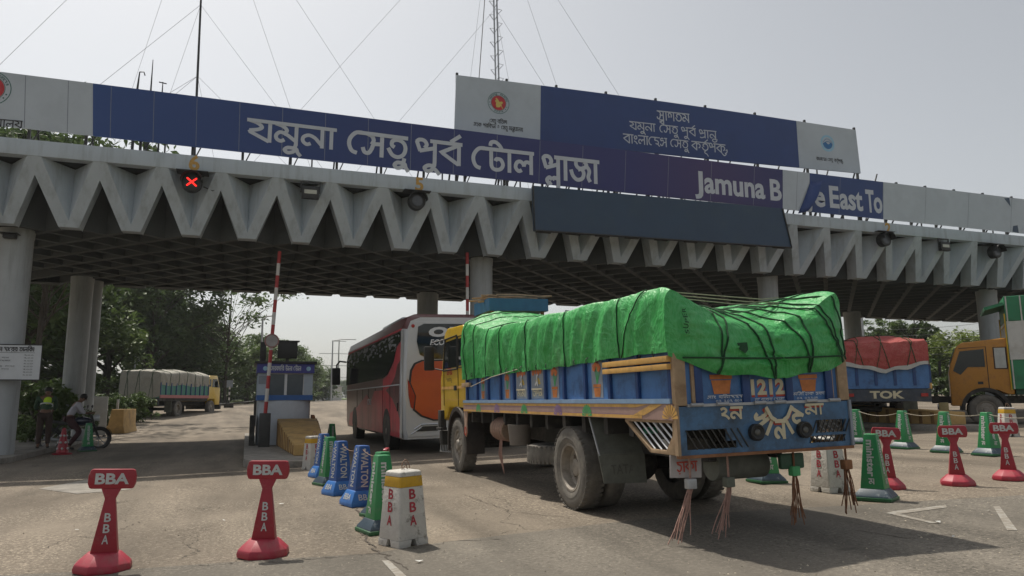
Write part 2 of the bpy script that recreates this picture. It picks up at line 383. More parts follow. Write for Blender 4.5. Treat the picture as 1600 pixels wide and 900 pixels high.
def sheet(name, pts, m, dz, kind=True):
    """a flat polygon laid on the sloping plaza, cut in strips so that it follows the slope"""
    bm = bmesh.new(); vs = [bm.verts.new((p[0], p[1], 0)) for p in pts]; bm.faces.new(vs)
    for cx in (-2.0, 32.0):
        bmesh.ops.bisect_plane(bm, geom=bm.verts[:]+bm.edges[:]+bm.faces[:], plane_co=(cx, 0, 0), plane_no=(1, 0, 0))
    for k in range(23): bmesh.ops.bisect_plane(bm, geom=bm.verts[:]+bm.edges[:]+bm.faces[:], plane_co=(0, 26+2*k, 0), plane_no=(0, 1, 0))
    for v in bm.verts: v.co.z = zg(v.co.x, v.co.y)+dz
    bmesh.ops.recalc_face_normals(bm, faces=bm.faces)
    if bm.faces and sum(f.normal.z for f in bm.faces) < 0: bmesh.ops.reverse_faces(bm, faces=bm.faces)
    me = bpy.data.meshes.new(name); bm.to_mesh(me); bm.free(); me.materials.append(m)
    o = bpy.data.objects.new(name, me); COL.objects.link(o)
    if kind: structure(o)
    return o
sheet('ground', [(-1400,-60),(1400,-60),(1400,2200),(-1400,2200)], M_EARTH, -0.012)
sheet('road', [(-60,-20),(120,-20),(120,95),(60,260),(20,420),(-14,420),(-6,190),(-16,84),(-60,66)], M_PLAZA, 0.0)
fp = [G(-260,905), G(190,891), G(400,876), G(576,866), G(690,848), G(1000,812), G(1200,797), G(1380,787), G(1700,768)]
sheet('asphalt_road', [(-30,-15)]+[(p.x, p.y) for p in fp]+[(60, fp[-1].y), (60,-15)], M_ASPH, 0.004)
def mark(pts): sheet('road_marking', [tuple(G(*p))[:2] for p in pts], M_LINE, 0.009)
mark([(596,877),(608,877),(646,912),(628,912)])
mark([(1384,803),(1394,800),(1478,790),(1480,794),(1400,805)])
mark([(1394,805),(1404,804),(1466,818),(1456,819)])
mark([(1552,792),(1562,792),(1590,830),(1574,830)])
# grass banks far off: real raised ground
def bank(name, x0, y0, x1, y1, width, h, m):
    a = Vector((x0, y0, 0)); d = Vector((x1-x0, y1-y0, 0)); nrm = Vector((d.y, -d.x, 0)).normalized(); n = 60; mb = MB(); rs = []
    for i in range(n+1):
        p = a+d*i/n; r = []
        for j, (t, k) in enumerate(((0,0),(0,.35),(.08,.6),(.25,.9),(.6,1),(1,1.05))):
            q = p+nrm*width*t; r.append((q.x, q.y, zg(q.x, q.y)+h*k*(0.85+0.3*mn.noise(Vector((i*.35, j*.6, x0))))-(0.02 if j == 0 else 0)))
        rs.append(r)
    mb.rings(rs, cap=False, close=False)
    return structure(mb.build(name, m, smooth=True))
bank('grass_bank', 26, 225, -20, 84, 90, .9, M_GRASS)
bank('grass_bank', -16, 84.5, -90, 60, 70, .5, M_GRASS)
bank('grass_bank', 130, 62, 22, 250, 60, 1.0, M_GRASS)

def crack(pts, wd, m):
    r_ = random.Random(int(pts[0][0])); mb = MB(); P = [G(*p) for p in pts]; L = []; Rr = []
    for i in range(len(P)-1):
        n = max(3, int((P[i+1]-P[i]).length/.07))
        for k in range(n):
            q = P[i].lerp(P[i+1], k/n); q.x += r_.gauss(0, .02); q.y += r_.gauss(0, .03); w_ = wd*r_.uniform(.25, 1.3); z = zg(q.x, q.y)+.0075
            L.append((q.x-w_, q.y-w_*.6, z)); Rr.append((q.x+w_, q.y+w_*.6, z))
    n = len(L); mb.add(L+Rr, [(i, n+i, n+i+1, i+1) for i in range(n-1)]); structure(mb.build('road_crack', m))
M_CRACK = mat('dark_road_crack', (.075,.062,.05), .95, var=.3, scale=20)
crack([(300,887),(395,879),(470,876),(560,868),(592,864)], .010, M_CRACK); crack([(548,775),(560,800),(572,812),(566,836),(585,858),(640,893)], .012, M_CRACK)
crack([(575,868),(640,858),(720,846),(800,842)], .008, M_CRACK); crack([(60,860),(120,838),(150,842),(230,812)], .006, M_CRACK)
crack([(720,772),(800,800),(905,812)], .006, M_CRACK); crack([(1380,787),(1440,783),(1540,776),(1600,770)], .007, M_CRACK); crack([(1340,830),(1420,842),(1500,836)], .006, M_CRACK)
sheet('concrete_patch', [tuple(G(*p))[:2] for p in ((60,764),(140,749),(190,751),(205,765),(120,772))], M_KERB, .006)
rl = random.Random(3); mb = MB()
for px, py in ((276,769),(1411,724),(1318,732),(1466,818),(1490,842),(655,880),(350,815),(120,830),(440,790),(760,800),(1545,800)):
    p = G(px, py); a = rl.uniform(0,6.28); r = rl.uniform(.02,.045); z = zg(p.x,p.y)+.012
    mb.add([(p.x+r*math.cos(a+k*1.57), p.y+r*math.sin(a+k*1.57)*.6, z+rl.uniform(0,.02)) for k in range(4)], [(0,1,2),(0,2,3)])
tag(mb.build('paper_litter', mat('white_paper_scraps', (.6,.6,.57), .8)), 'small white paper scraps lying about the road', None, None, 'stuff')

# ---------------------------------------------------------------- canopy
M_WHITE = mat('weathered_pale_grey_concrete', (.46,.515,.56), .75, var=.07, scale=1.2, dirt=(.26,.28,.29), dscale=1.0, dlo=.50, dhi=.80, bump=.08, dmap=(3.2,3.2,.35))
M_SOFF = mat('shade_toned_underside_concrete', (.030,.034,.035), .9, var=.2, scale=.8, dirt=(.020,.022,.023), dscale=.5, bump=.1)  # shade under the canopy is painted in as a near-black concrete tone
M_COLUMN = mat('painted_column_concrete', (.40,.42,.43), .75, var=.08, scale=1.5, dirt=(.24,.25,.24), dscale=1.0, dlo=.5, dhi=.75, dmap=(3.5,3.5,.3))
M_RIBS = mat('shade_toned_rib_concrete', (.082,.090,.092), .9, var=.15, scale=.8)  # ribs darkened to paint in the shade, a step lighter than the slab
M_STEEL = mat('dark_steel', (.05,.05,.05), .55, metal=.4, var=.2)
M_GALV = mat('galvanised_steel', (.42,.43,.44), .5, metal=.5, var=.15)
M_ORANGE_PAINT = mat('faded_orange_paint', (.52,.30,.08), .8, var=.25, scale=12)
YC = 22.2; YR = 35.6; ZT = 6.32; ZF0 = 8.04; ZF1 = 8.48; SET = .8
tipx = [PY(107, 354, YC+SET).x+1.559*i for i in range(-6, 46)]
P_ = 1.559; CX0, CX1 = tipx[0]-P_/2, tipx[-1]+P_/2
canopy = thing('toll_canopy', 'long white folded concrete toll plaza canopy on round columns', 'canopy', (0, YC, 0))
mb = MB(Matrix.Translation((0,-YC,0)))
mb.box((CX0, YC, ZF0), (CX1, YC+.35, ZF1)); mb.build('fascia', M_WHITE, canopy, bevel=.02)
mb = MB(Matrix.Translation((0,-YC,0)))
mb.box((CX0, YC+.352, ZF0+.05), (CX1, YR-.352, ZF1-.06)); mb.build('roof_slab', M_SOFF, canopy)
mb = MB(Matrix.Translation((0,-YC,0)))
mb.box((CX0, YR-.35, ZF0), (CX1, YR, ZF1)); mb.build('fascia', M_WHITE, canopy, bevel=.02)
def zigzag(yf, s):
    """folded edge: s = +1 front edge (plates run back to +y), -1 rear edge"""
    mb = MB(Matrix.Translation((0,-YC,0))); D = .5*s; zt = ZF0; za = 7.58; zb = ZT; Q = lambda z: yf+(.015+SET*(ZF0-z)/(ZF0-ZT))*s
    for x in tipx:
        hw = P_/2; tw = (.16 if s > 0 else .37)*P_; za = 7.58 if s > 0 else ZT+.42; rw = .40*P_; zc = zb+.16
        for e in (-1, 1):
            A = (x+e*hw, Q(zt), zt); B = (x+e*rw, Q(zt), zt); C = (x, Q(zc), zc); T0 = (x, Q(zb), zb); T1 = (x+e*tw, Q(zb), zb); Ap = (x+e*hw, Q(za), za)
            back = lambda p, k=1.0: (p[0], p[1]+D*k, p[2])
            f1 = [A, B, C, T0, T1, Ap]; mb.poly(f1 if e*s > 0 else f1[::-1])
            rc = (x, yf+1.05*s, zt)                       # the recess narrows to a crease
            f2 = [B, rc, C]; mb.poly(f2 if e*s > 0 else f2[::-1])
            f3 = [T1, Ap, back(Ap), back(T1)]; mb.poly(f3 if e*s < 0 else f3[::-1])
        q = Q(zb); mb.poly([(x-tw, q, zb), (x+tw, q, zb), (x+tw, q+D, zb+.03), (x-tw, q+D, zb+.03)][::-1 if s > 0 else 1])
    return mb
zigzag(YC, 1).build('zigzag_edge', M_WHITE, canopy)
zigzag(YR, -1).build('zigzag_edge', M_RIBS, canopy)  # white rear edge coloured dark, its shade painted in
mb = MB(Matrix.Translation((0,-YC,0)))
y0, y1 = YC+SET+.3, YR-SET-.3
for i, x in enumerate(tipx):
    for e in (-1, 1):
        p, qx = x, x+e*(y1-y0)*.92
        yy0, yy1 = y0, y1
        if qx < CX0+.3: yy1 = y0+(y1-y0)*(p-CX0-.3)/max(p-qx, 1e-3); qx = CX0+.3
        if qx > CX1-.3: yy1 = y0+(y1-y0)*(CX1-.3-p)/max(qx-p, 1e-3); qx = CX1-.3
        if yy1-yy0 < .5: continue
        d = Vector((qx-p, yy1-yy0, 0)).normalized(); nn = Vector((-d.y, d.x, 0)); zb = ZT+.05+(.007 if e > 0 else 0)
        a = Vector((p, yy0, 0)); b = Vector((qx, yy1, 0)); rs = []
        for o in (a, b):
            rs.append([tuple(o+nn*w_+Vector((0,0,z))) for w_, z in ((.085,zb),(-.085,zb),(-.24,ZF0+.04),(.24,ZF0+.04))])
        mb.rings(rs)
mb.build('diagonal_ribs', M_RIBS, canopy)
def column(px, py, Y, r, label=None, taper=1.0):
    p = PY(px, py, Y); mb = MB(Matrix.Translation((0,-YC,0))); z0 = zg(p.x)-.05
    mb.cyl((p.x, Y, z0), (p.x, Y, 6.19), r*taper, r, 28); o = mb.build('column', M_COLUMN, canopy, smooth=True)
    mb = MB(Matrix.Translation((0,-YC,0))); mb.cyl((p.x, Y, 6.18), (p.x, Y, 6.42), r*1.03, r*1.05, 24); mb.build('column_head', M_COLUMN, o, smooth=True)
    return p
colL = column(21, 420, 24.4, .44)
column(752, 440, 24.4, .39); column(1200, 455, 24.4, .39); column(1543, 480, 24.4, .42)
column(668, 480, 33.2, .48); column(124, 500, 33.0, .40); column(141, 500, 34.0, .36)
column(1010, 480, 33.2, .45); column(1330, 480, 33.2, .45); column(1600, 490, 33.2, .45)
# painted lane numbers on the fascia
for s, px, py in (('6', 303, 257), ('5', 655, 291), ('2', 1388, 358)):
    p = PY(px, py+7, YC); mb = MB(Matrix.Translation((0,-YC,0)))
    put_text(mb, s, wall_frame((p.x, YC-.001, ZF0+.01)), .42, .03); mb.build('lane_number', M_ORANGE_PAINT, canopy)

# ---------------------------------------------------------------- sign boards on the roof
def poster_mat(name, col, rough=.45, var=.06):
    return mat(name, col, rough, var=var, scale=.8, dirt=tuple(k*.8 for k in col), dscale=.7, dlo=.5, dhi=.85, bump=.5, bscale=1.6)
M_PBLUE = poster_mat('printed_navy_vinyl', (.020,.050,.185)); M_PPURP = poster_mat('printed_violet_vinyl', (.035,.03,.12))
M_PWHITE = poster_mat('printed_pale_vinyl', (.47,.515,.56)); M_LETTER = mat('printed_white_letters', (.52,.55,.60), .5, var=.04)
M_INK = mat('printed_black_ink', (.03,.03,.035), .6, var=.1); M_BACK = mat('sign_back_sheet', (.25,.26,.27), .7)
M_SLATE = mat('blank_slate_blue_panel', (.020,.048,.095), .38, var=.12, scale=.7, dirt=(.03,.06,.095), dscale=1.0)
def board(poly, Y, depth, m, name, parent, bend=0.0):
    """poly of photo points on the plane y=Y -> a real board of that depth"""
    w_ = [PY(x, y, Y) for x, y in poly]; o = parent.location
    mb = MB(); mb.prism([tuple(p-o) for p in w_], (0, depth, 0)); return mb.build(name, m, parent)
YB = YC-.08
banner = thing('roof_banner', 'long banner on the canopy edge in white, navy and violet with toll plaza name lettering', 'banner', (0, YB, 0))
tl = lambda x: 112+.125*x+(4*math.sin(min(max(x/1600,0),1)*math.pi)-2 if x > 300 else 0)*.4
bl = lambda x: 196+.1095*x-(.0000025*x*x)
xs = [-260,-120,-20,60,145]
def strip(x0, x1, m, n=8):
    xs = [x0+(x1-x0)*i/n for i in range(n+1)]
    board([(x, tl(x)) for x in xs]+[(x, bl(x)) for x in reversed(xs)], YB, .06, m, 'vinyl_panel', banner)
M_BLEND = bpy.data.materials.new('printed_navy_to_violet_vinyl'); M_BLEND.use_nodes = True
_t = M_BLEND.node_tree; _tc = _t.nodes.new('ShaderNodeTexCoord'); _sx = _t.nodes.new('ShaderNodeSeparateXYZ'); _cr = _t.nodes.new('ShaderNodeValToRGB'); _mr = _t.nodes.new('ShaderNodeMapRange')
_mr.inputs[1].default_value = PY(145,200,YB).x; _mr.inputs[2].default_value = PY(1223,300,YB).x
_t.links.new(_tc.outputs['Object'], _sx.inputs[0]); _t.links.new(_sx.outputs[0], _mr.inputs[0]); _t.links.new(_mr.outputs[0], _cr.inputs[0]); _t.links.new(_cr.outputs[0], _t.nodes['Principled BSDF'].inputs['Base Color'])
_t.nodes['Principled BSDF'].inputs['Roughness'].default_value = .42
E_ = _cr.color_ramp.elements; E_[0].position = 0; E_[0].color = (.020,.062,.23,1); E_[1].position = 1; E_[1].color = (.028,.027,.125,1)
for p_, c_ in ((.25,(.018,.045,.18,1)),(.45,(.021,.030,.14,1)),(.72,(.028,.028,.145,1)),(.86,(.055,.032,.125,1))):
    e_ = E_.new(p_); e_.color = c_
strip(-260, 145, M_PWHITE); strip(145.2, 1223, M_BLEND, 16); strip(1223.2, 1265, M_PWHITE, 3); strip(1265.2, 1380, M_PBLUE, 4); strip(1380.2, 1760, M_PWHITE, 8)
# letters of the main line, word by word as they stand
mb = MB(Matrix.Translation((0,-YB,0)))
def bn_px(mb, s, x0, y0, x1, y1, base, Y, wd=.16, zoff=.004):
    """headline runs from photo (x0,y0) to (x1,y1); base = photo y of the baseline under x0"""
    a = PY(x0, y0, Y); b = PY(x1, y1, Y); c = PY(x0, base, Y)
    h = (a.z-c.z)*1.03; r = b-a; M = wall_frame((a.x, Y, a.z-h*.95), (r.x, 0, r.z))
    put_bn(mb, s, M, h, width=r.length, wd=wd, z=zoff)
for s, x0, y0, x1, y1, bs in (('যমুনা', 386,187,526,204, 219), ('েসতু', 543,205,637,217, 240), ('পূবR', 649,218,722,227, 252), ('েটাল', 737,230,834,241, 264), ('পLাজা', 847,244,936,254, 279)):
    bn_px(mb, s, x0, y0, x1, y1, bs, YB, .17)
for s, x0, x1, y, hh in (('J', 1086, 1099, 298.5, 32), ('amuna', 1101, 1196, 300, 33.5), ('B', 1204, 1222, 311.5, 32), ('e', 1273, 1290, 321, 33), ('E', 1297, 1312, 323, 33), ('ast', 1313, 1349, 325, 33.5), ('T', 1354, 1367, 330, 34), ('o', 1366, 1379.5, 331, 34)):
    a = PY(x0, y, YB); b = PY(x1, y+(x1-x0)*.105, YB); h = (PY(x0, y-hh, YB).z-a.z)*.98
    put_text(mb, s, wall_frame((a.x, YB, a.z), (b.x-a.x, 0, b.z-a.z)), h, .03, width=(b-a).length, center=False)
a = PY(1258, 321, YB); k_ = .43; Mg = wall_frame((a.x, YB, a.z))
ribbon(mb, [(.22,.02),(.07,.06),(.06,.25),(.08,.42),(.22,.44)], .12, Mg, .004); ribbon(mb, [(.27,.50),(.27,-.08),(.2,-.17),(.04,-.15)], .12, Mg, .007)
mb.build('lettering', M_LETTER, banner)
mb = MB(Matrix.Translation((0,-YB,0)))
bn_px(mb, 'মনTণালয', -36, 184, 36, 190, 195, YB, .14)
mb.build('small_lettering', M_INK, banner)
# loose flap where the sheet is torn
p0, p1, p2, p3 = (PY(x, y, YB) for x, y in ((1266,283),(1272,286),(1252,333),(1246,334)))
mb = MB(Matrix.Translation((0,-YB,0))); rs = []
for i in range(7):
    t = i/6; a = p0.lerp(p3, t); b = p1.lerp(p2, t); o = Vector((0, -.05-.22*math.sin(t*3)*(.4+.6*t), 0)); c = b+Vector((.25-.1*t, -.12, .05))
    rs.append([tuple(a+o*.3), tuple(b+o), tuple(c+o*1.2)])
mb.rings(rs, cap=False, close=False); o = mb.build('torn_flap', M_PBLUE, banner, smooth=True)
sm = o.modifiers.new('thickness', 'SOLIDIFY'); sm.thickness = .006
# printed tears on the blank right end
mb = MB(Matrix.Translation((0,-YB,0)))
for pts in ([(1569,310),(1577,309),(1579,323)], [(1583,353),(1590,352),(1592,364),(1582,362)]):
    mb.poly([tuple(PY(x, y, YB-.004)) for x, y in reversed(pts)])
mb.build('patch', M_SLATE, banner)
mb = MB(Matrix.Translation((0,-YB,0)))
for i in range(24):
    x = 40+i*67; a = PY(x, tl(x)+1, YB-.002); b = PY(x-2, bl(x)-1, YB-.002); mb.poly([(a.x-.008,YB-.002,a.z),(a.x+.008,YB-.002,a.z),(b.x+.008,YB-.002,b.z),(b.x-.008,YB-.002,b.z)])
mb.build('sheet_seams', mat('seam_grey', (.20,.22,.27), .6), banner)
# steel frame
mb = MB(Matrix.Translation((0,-YB,0)))
for i in range(-4, 44):
    x = tipx[0]+i*1.35+3; t_ = i % 3
    for y in (YB+.09,):
        mb.cbox((x, y+.05, 9.15), (.07, .07, 1.3)); mb.tube([(x+.1, y+.1, 8.5), (x+.42, y+.12, 9.3)], .022, 4); mb.tube([(x, y+.1, 9.9), (x, y+1.2, 8.5)], .03, 4)
        if t_ == 0: mb.tube([(x+.62, y+.1, 9.3), (x+.62, y+.1, 8.5)], .03, 4)
mb.box((CX0+3, YB+.08, 9.0), (tipx[30], YB+.14, 9.06)); mb.box((CX0+3, YB+.08, 9.7), (tipx[30], YB+.14, 9.76))
for i in range(7): q_ = PY(1400+i*45, tl(1400+i*45)-1, YB+.1); mb.cbox((q_.x, YB+.1, q_.z-.1), (.08,.08,.24))
mb.build('support_frame', M_STEEL, banner)

YT = YC+1.3
top = thing('welcome_billboard', 'upper navy billboard with welcome lettering and round emblems standing behind the banner', 'billboard', (0, YT, 0))
T0, T1 = (713,117), (1337,203); B0, B1 = (710,203), (1345,270)
def tb(x, k):                                   # photo y of the top (k=0) or bottom (k=1) edge
    t = (x-713)/624; sag = 5*math.sin(math.pi*min(max(t,0),1))
    return (117+86*t-sag*.6) if k == 0 else (204+66*t+sag*.5)
def tstrip(x0, x1, xb0, xb1, m, n):
    a = [(x0+(x1-x0)*i/n) for i in range(n+1)]; b = [(xb0+(xb1-xb0)*i/n) for i in range(n+1)]
    board([(x, tb(x, 0)) for x in a]+[(x, tb(x, 1)) for x in reversed(b)], YT, .06, m, 'vinyl_panel', top)
tstrip(713, 845, 710, 844, M_PWHITE, 4); tstrip(845.2, 1244, 844.2, 1249, M_PBLUE, 10); tstrip(1244.2, 1337, 1249.2, 1345, M_PWHITE, 3)
mb = MB(Matrix.Translation((0,-YT,0)))
for s, x0, y0, x1, y1, bs in (('সVাগতম', 1026,173.5,1077,179, 187), ('যমুনা', 983,190,1024,194.5, 202), ('েসতু', 1030,195,1059,198.5, 207), ('পূবR', 1064,199,1087,201.5, 211), ('পPানT', 1092,203,1119,206, 215),
        ('বাংলােদশ', 973,209.5,1042,217, 223), ('েসতু', 1047,217.5,1075,221, 229.5), ('কতRৃপকK', 1080,221,1133,227, 234)):
    bn_px(mb, s, x0, y0, x1, y1, bs, YT, .125)
mb.build('lettering', M_LETTER, top)
mb = MB(Matrix.Translation((0,-YT,0)))
for s, x0, y0, x1, y1, bs in (('েসতু', 765,186,775,187.2,191), ('বিভাগ', 777,187.2,792,189,192.5), ('সডক', 740,191.5,752,193,196.5), ('পরিবহন', 755,193.2,774,195.5,198.5), ('ও', 777,196,780,196.4,200), ('েসতু', 783,196.6,793,198,202), ('মনTণালয', 795,198,817,200.6,203.5),
        ('বাংলােদশ', 1275,245.5,1291,247.2,250), ('েসতু', 1293,247.5,1301,248.2,251.5), ('কতRৃপকK', 1303,248.4,1316,250,253)):
    bn_px(mb, s, x0, y0, x1, y1, bs, YT, .13)
mb.build('small_lettering', M_INK, top)
M_SEALG = mat('seal_dark_green', (.03,.12,.10), .6); M_SEALR = mat('seal_red', (.50,.03,.04), .6); M_SEALY = mat('seal_yellow', (.62,.48,.12), .6)
M_EMB = mat('emblem_blue', (.03,.16,.38), .5); M_EMBL = mat('emblem_light_blue', (.30,.52,.66), .5)
def seal(parent, px, py, Y, rad):
    p = PY(px, py, Y)-parent.location; M = wall_frame((p.x, p.y, p.z))
    mb = MB(); mb.disc((0,0,.003), rad, M, 40, rad*.955); mb.disc((0,0,.003), rad*.71, M, 40, rad*.68)
    for i in range(4):
        for e in (-1, 1):
            t = R(-100+e*(62+i % 2*17)) if i < 2 else None
            if t is not None: mb.disc((rad*.83*math.cos(t), rad*.83*math.sin(t), .004), rad*.05, M, 5)
    s = 'গণপজাতনTী'; 
    for arc, a0, a1, flip in (('গণপPজাতনT', 165, 98, 1), ('বাংলােদশ', 82, 15, 1), ('সরকার', 238, 302, -1)):
        W = bn_width(arc); x = 0
        for c in arc:
            ad = BN[c][0]; am = a0+(a1-a0)*((x+ad*.5)/W) if ad else am; x += ad
            th = R(am); rr = rad*(.76 if flip > 0 else .9); o = M @ Vector((rr*math.cos(th), rr*math.sin(th), .0)); tan = Vector((math.sin(th), 0, -math.cos(th)))*flip; upv = Vector((math.cos(th), 0, math.sin(th)))*flip
            put_bn(mb, c, wall_frame(tuple(o), tuple(tan), tuple(upv)), rad*.13, width=rad*.11 if ad else None, wd=.2, center=bool(ad))
    root = mb.build('government_seal', M_SEALG, parent)
    mb = MB(); mb.disc((0,0,.005), rad*.665, M, 40); mb.build('red_disc', M_SEALR, root)
    out = [(-.22,.46),(-.08,.34),(0,.24),(.05,.12),(.30,.16),(.42,.10),(.36,-.02),(.26,-.10),(.30,-.26),(.40,-.50),(.36,-.56),(.27,-.34),(.22,-.24),(.12,-.36),(-.05,-.42),(-.22,-.42),(-.26,-.2),(-.22,.0),(-.34,.14),(-.30,.22),(-.20,.24),(-.30,.36)]
    mb = MB(); mb.poly([tuple(M @ Vector((x*rad, y*rad, .008))) for x, y in reversed(out)]); mb.build('map_shape', M_SEALY, root)
seal(top, 779, 161, YT, .40); seal(banner, -15, 137, YB, .48)
p = PY(1293, 224, YT)-top.location; M = wall_frame(tuple(p)); mb = MB()
mb.disc((0,0,.003), .36, M, 40, .27); root = mb.build('bridge_emblem', M_EMBL, top)
mb = MB(); n = 40
pts = [(.25*math.cos(math.pi*(1+i/n)), .25*math.sin(math.pi*(1+i/n))) for i in range(n+1)]+[(.25-.5*i/10, .045*math.sin(i*1.1)) for i in range(1, 10)]
mb.poly([tuple(M @ Vector((x, y, .006))) for x, y in pts]); mb.build('water_shape', M_EMB, root)
mb = MB(); ribbon(mb, [(-.25,.02),(-.1,.16),(.0,.19),(.12,.15),(.25,.03)], .02, M, .009); ribbon(mb, [(-.22,-.02),(0,.08),(.22,.0)], .025, M, .012); mb.build('bridge_line', M_EMB, root)
mb = MB(Matrix.Translation((0,-YT,0)))
for i in range(9):
    x = 714+i*77.5; a = PY(x, tb(x,0)-3, YT+.12); b = PY(x, tb(x,1)+1, YT+.12)
    mb.cbox((a.x, YT+.12, (a.z+8.48)/2), (.08,.08, a.z-8.48)); mb.tube([(a.x, YT+.15, b.z+.3), (a.x, YT+1.5, 8.48)], .035, 5); mb.tube([(a.x+.1, YT+.14, 8.5), (a.x+1.1, YT+.14, b.z+.1)], .03, 4)
    if i % 2: mb.tube([(a.x+.5, YT+.14, 8.5), (a.x+.5, YT+.14, b.z+.1)], .03, 4)
l_, r_ = PY(716, 160, YT+.1), PY(1338, 240, YT+.1)
mb.tube([(l_.x, YT+.1, PY(716,195,YT).z), (r_.x, YT+.1, PY(1338,262,YT).z)], .04, 4)
mb.build('support_frame', M_STEEL, top)

panel = thing('blank_signboard', 'blank slate blue display panel hung over the canopy edge', 'sign panel', (0, YC-.32, 0))
board([(833,290),(1223,326),(1237,387),(836,360)], YC-.32, .16, M_SLATE, 'face', panel)
mb = MB(Matrix.Translation((0,-(YC-.32),0))); a = [PY(x, y, YC-.34) for x, y in ((833,290),(836,360),(1237,387),(1223,326))]
mb.tube([tuple(q) for q in (a[0], a[1], a[2], a[3])], .035, 5)
for i in range(9):
    x = 850+i*46; q = PY(x, 361+i*3.05, YC-.3); mb.cbox((q.x, YC-.26, q.z-.03), (.5,.1,.05))
    mb.cbox((q.x, YC-.08, q.z+.5), (.05,.16,.05))
mb.build('frame', M_STEEL, panel)
# ---------------------------------------------------------------- vehicle parts
M_TYRE = mat('dusty_tyre_rubber', (.13,.12,.105), .9, var=.2, scale=6, dirt=(.22,.20,.17), dscale=5, dlo=.45, dhi=.7, bump=.3, bscale=60)
M_RIM = mat('dusty_wheel_steel', (.30,.27,.23), .6, metal=.2, var=.2, scale=8, dirt=(.13,.10,.08), dscale=6)
M_RIMD = mat('dark_wheel_steel', (.13,.12,.11), .7, var=.2)
M_CHASSIS = mat('grimy_chassis_paint', (.028,.026,.024), .75, var=.3, scale=6, dirt=(.09,.08,.065), dscale=3)
M_GLASS = mat('dark_vehicle_glass', (.012,.016,.016), .06, var=.05, spec=.7)
M_BLACK = mat('black_plastic', (.018,.018,.018), .5, var=.2)
def tarp_mat(name, col, lite, dust, rough=.42, k=1.0):
    m = bpy.data.materials.new(name); m.use_nodes = True; t = m.node_tree; N = t.nodes; L = t.links; b = N['Principled BSDF']; b.inputs['Roughness'].default_value = rough
    tc = N.new('ShaderNodeTexCoord')
    def noise(sx, sy, sz, sc_, det, dist=0.0, rough_=.6):
        mp = N.new('ShaderNodeMapping'); mp.inputs['Scale'].default_value = (sx, sy, sz); L.new(tc.outputs['Object'], mp.inputs[0])
        n = N.new('ShaderNodeTexNoise'); n.inputs['Scale'].default_value = sc_; n.inputs['Detail'].default_value = det; n.inputs['Distortion'].default_value = dist; n.inputs['Roughness'].default_value = rough_
        L.new(mp.outputs[0], n.inputs['Vector']); return n.outputs[0]
    def math_(op, a, b_=None, c=None):
        q = N.new('ShaderNodeMath'); q.operation = op
        for i, v in enumerate((a, b_, c)):
            if v is None: continue
            if isinstance(v, (int, float)): q.inputs[i].default_value = v
            else: L.new(v, q.inputs[i])
        return q.outputs[0]
    def rng(s_, a, b_, c=0.0, d=1.0):
        r = N.new('ShaderNodeMapRange'); r.inputs[1].default_value = a; r.inputs[2].default_value = b_; r.inputs[3].default_value = c; r.inputs[4].default_value = d; L.new(s_, r.inputs[0]); return r.outputs[0]
    ridge = lambda s_: math_('SUBTRACT', 1.0, math_('MULTIPLY', math_('ABSOLUTE', math_('SUBTRACT', s_, .5)), 6.0))
    r1 = rng(ridge(noise(1, 1, 1, 3.2, 3, 1.2)), 0, 1); r2 = rng(ridge(noise(1.6, 1.6, .55, 6.5, 3, .8)), 0, 1); fine = noise(1, 1, 1, 30, 4)
    h = math_('ADD', math_('ADD', math_('MULTIPLY', r1, .55), math_('MULTIPLY', r2, .38)), math_('MULTIPLY', fine, .30))
    cr = math_('MULTIPLY', math_('POWER', math_('MAXIMUM', r1, r2), 5.0), .45)
    mx = N.new('ShaderNodeMix'); mx.data_type = 'RGBA'; mx.inputs[6].default_value = (*col,1); mx.inputs[7].default_value = (*lite,1); L.new(math_('ADD', cr, rng(noise(1,1,1,.9,5), .42, .72, 0, .4)), mx.inputs[0])
    m2 = N.new('ShaderNodeMix'); m2.data_type = 'RGBA'; m2.inputs[7].default_value = (*dust,1); L.new(mx.outputs[2], m2.inputs[6]); L.new(rng(noise(1,1,1,2.3,8,0,.7), .54, .78, 0, .55), m2.inputs[0])
    L.new(m2.outputs[2], b.inputs['Base Color'])
    bp = N.new('ShaderNodeBump'); bp.inputs['Strength'].default_value = .8; bp.inputs['Distance'].default_value = .015*k; L.new(h, bp.inputs['Height']); L.new(bp.outputs[0], b.inputs['Normal'])
    MATS[name] = m; return m
M_TGREEN = tarp_mat('green_tarpaulin', (.026,.31,.058), (.12,.48,.17), (.15,.33,.13))
M_ROPE = mat('dark_green_rope', (.012,.06,.022), .9, var=.3, scale=30)
M_ROPEN = mat('pale_nylon_rope', (.40,.36,.28), .9, var=.2, scale=30)
M_TBLUE = mat('truck_panel_blue', (.060,.165,.38), .5, var=.14, scale=4, dirt=(.03,.06,.14), dscale=3, dlo=.5, dhi=.7, bump=.1)
M_TPOST = mat('truck_post_dark_blue', (.014,.05,.17), .5, var=.15)
M_TSILL = mat('truck_sill_pale_blue', (.22,.33,.48), .6, var=.15)
M_GOLD = mat('truck_gold_paint', (.62,.36,.10), .55, var=.12, scale=7, dirt=(.34,.21,.09), dscale=5)
M_MAUVE = mat('truck_mauve_paint', (.36,.235,.20), .6, var=.12, scale=7)
M_TANW = mat('truck_tan_wood', (.36,.25,.15), .7, var=.2, scale=9, dirt=(.22,.13,.07), dscale=5)
M_VIOLET = mat('painted_violet', (.27,.17,.32), .6); M_LEAFG = mat('painted_green', (.07,.36,.13), .6)
M_POT = mat('painted_terracotta', (.48,.16,.04), .6, var=.2, scale=14); M_FLOWER = mat('painted_flower_orange', (.55,.16,.05), .6, var=.2, scale=14)
M_PGREY = mat('painted_grey_blue_ground', (.24,.27,.31), .6, var=.12)
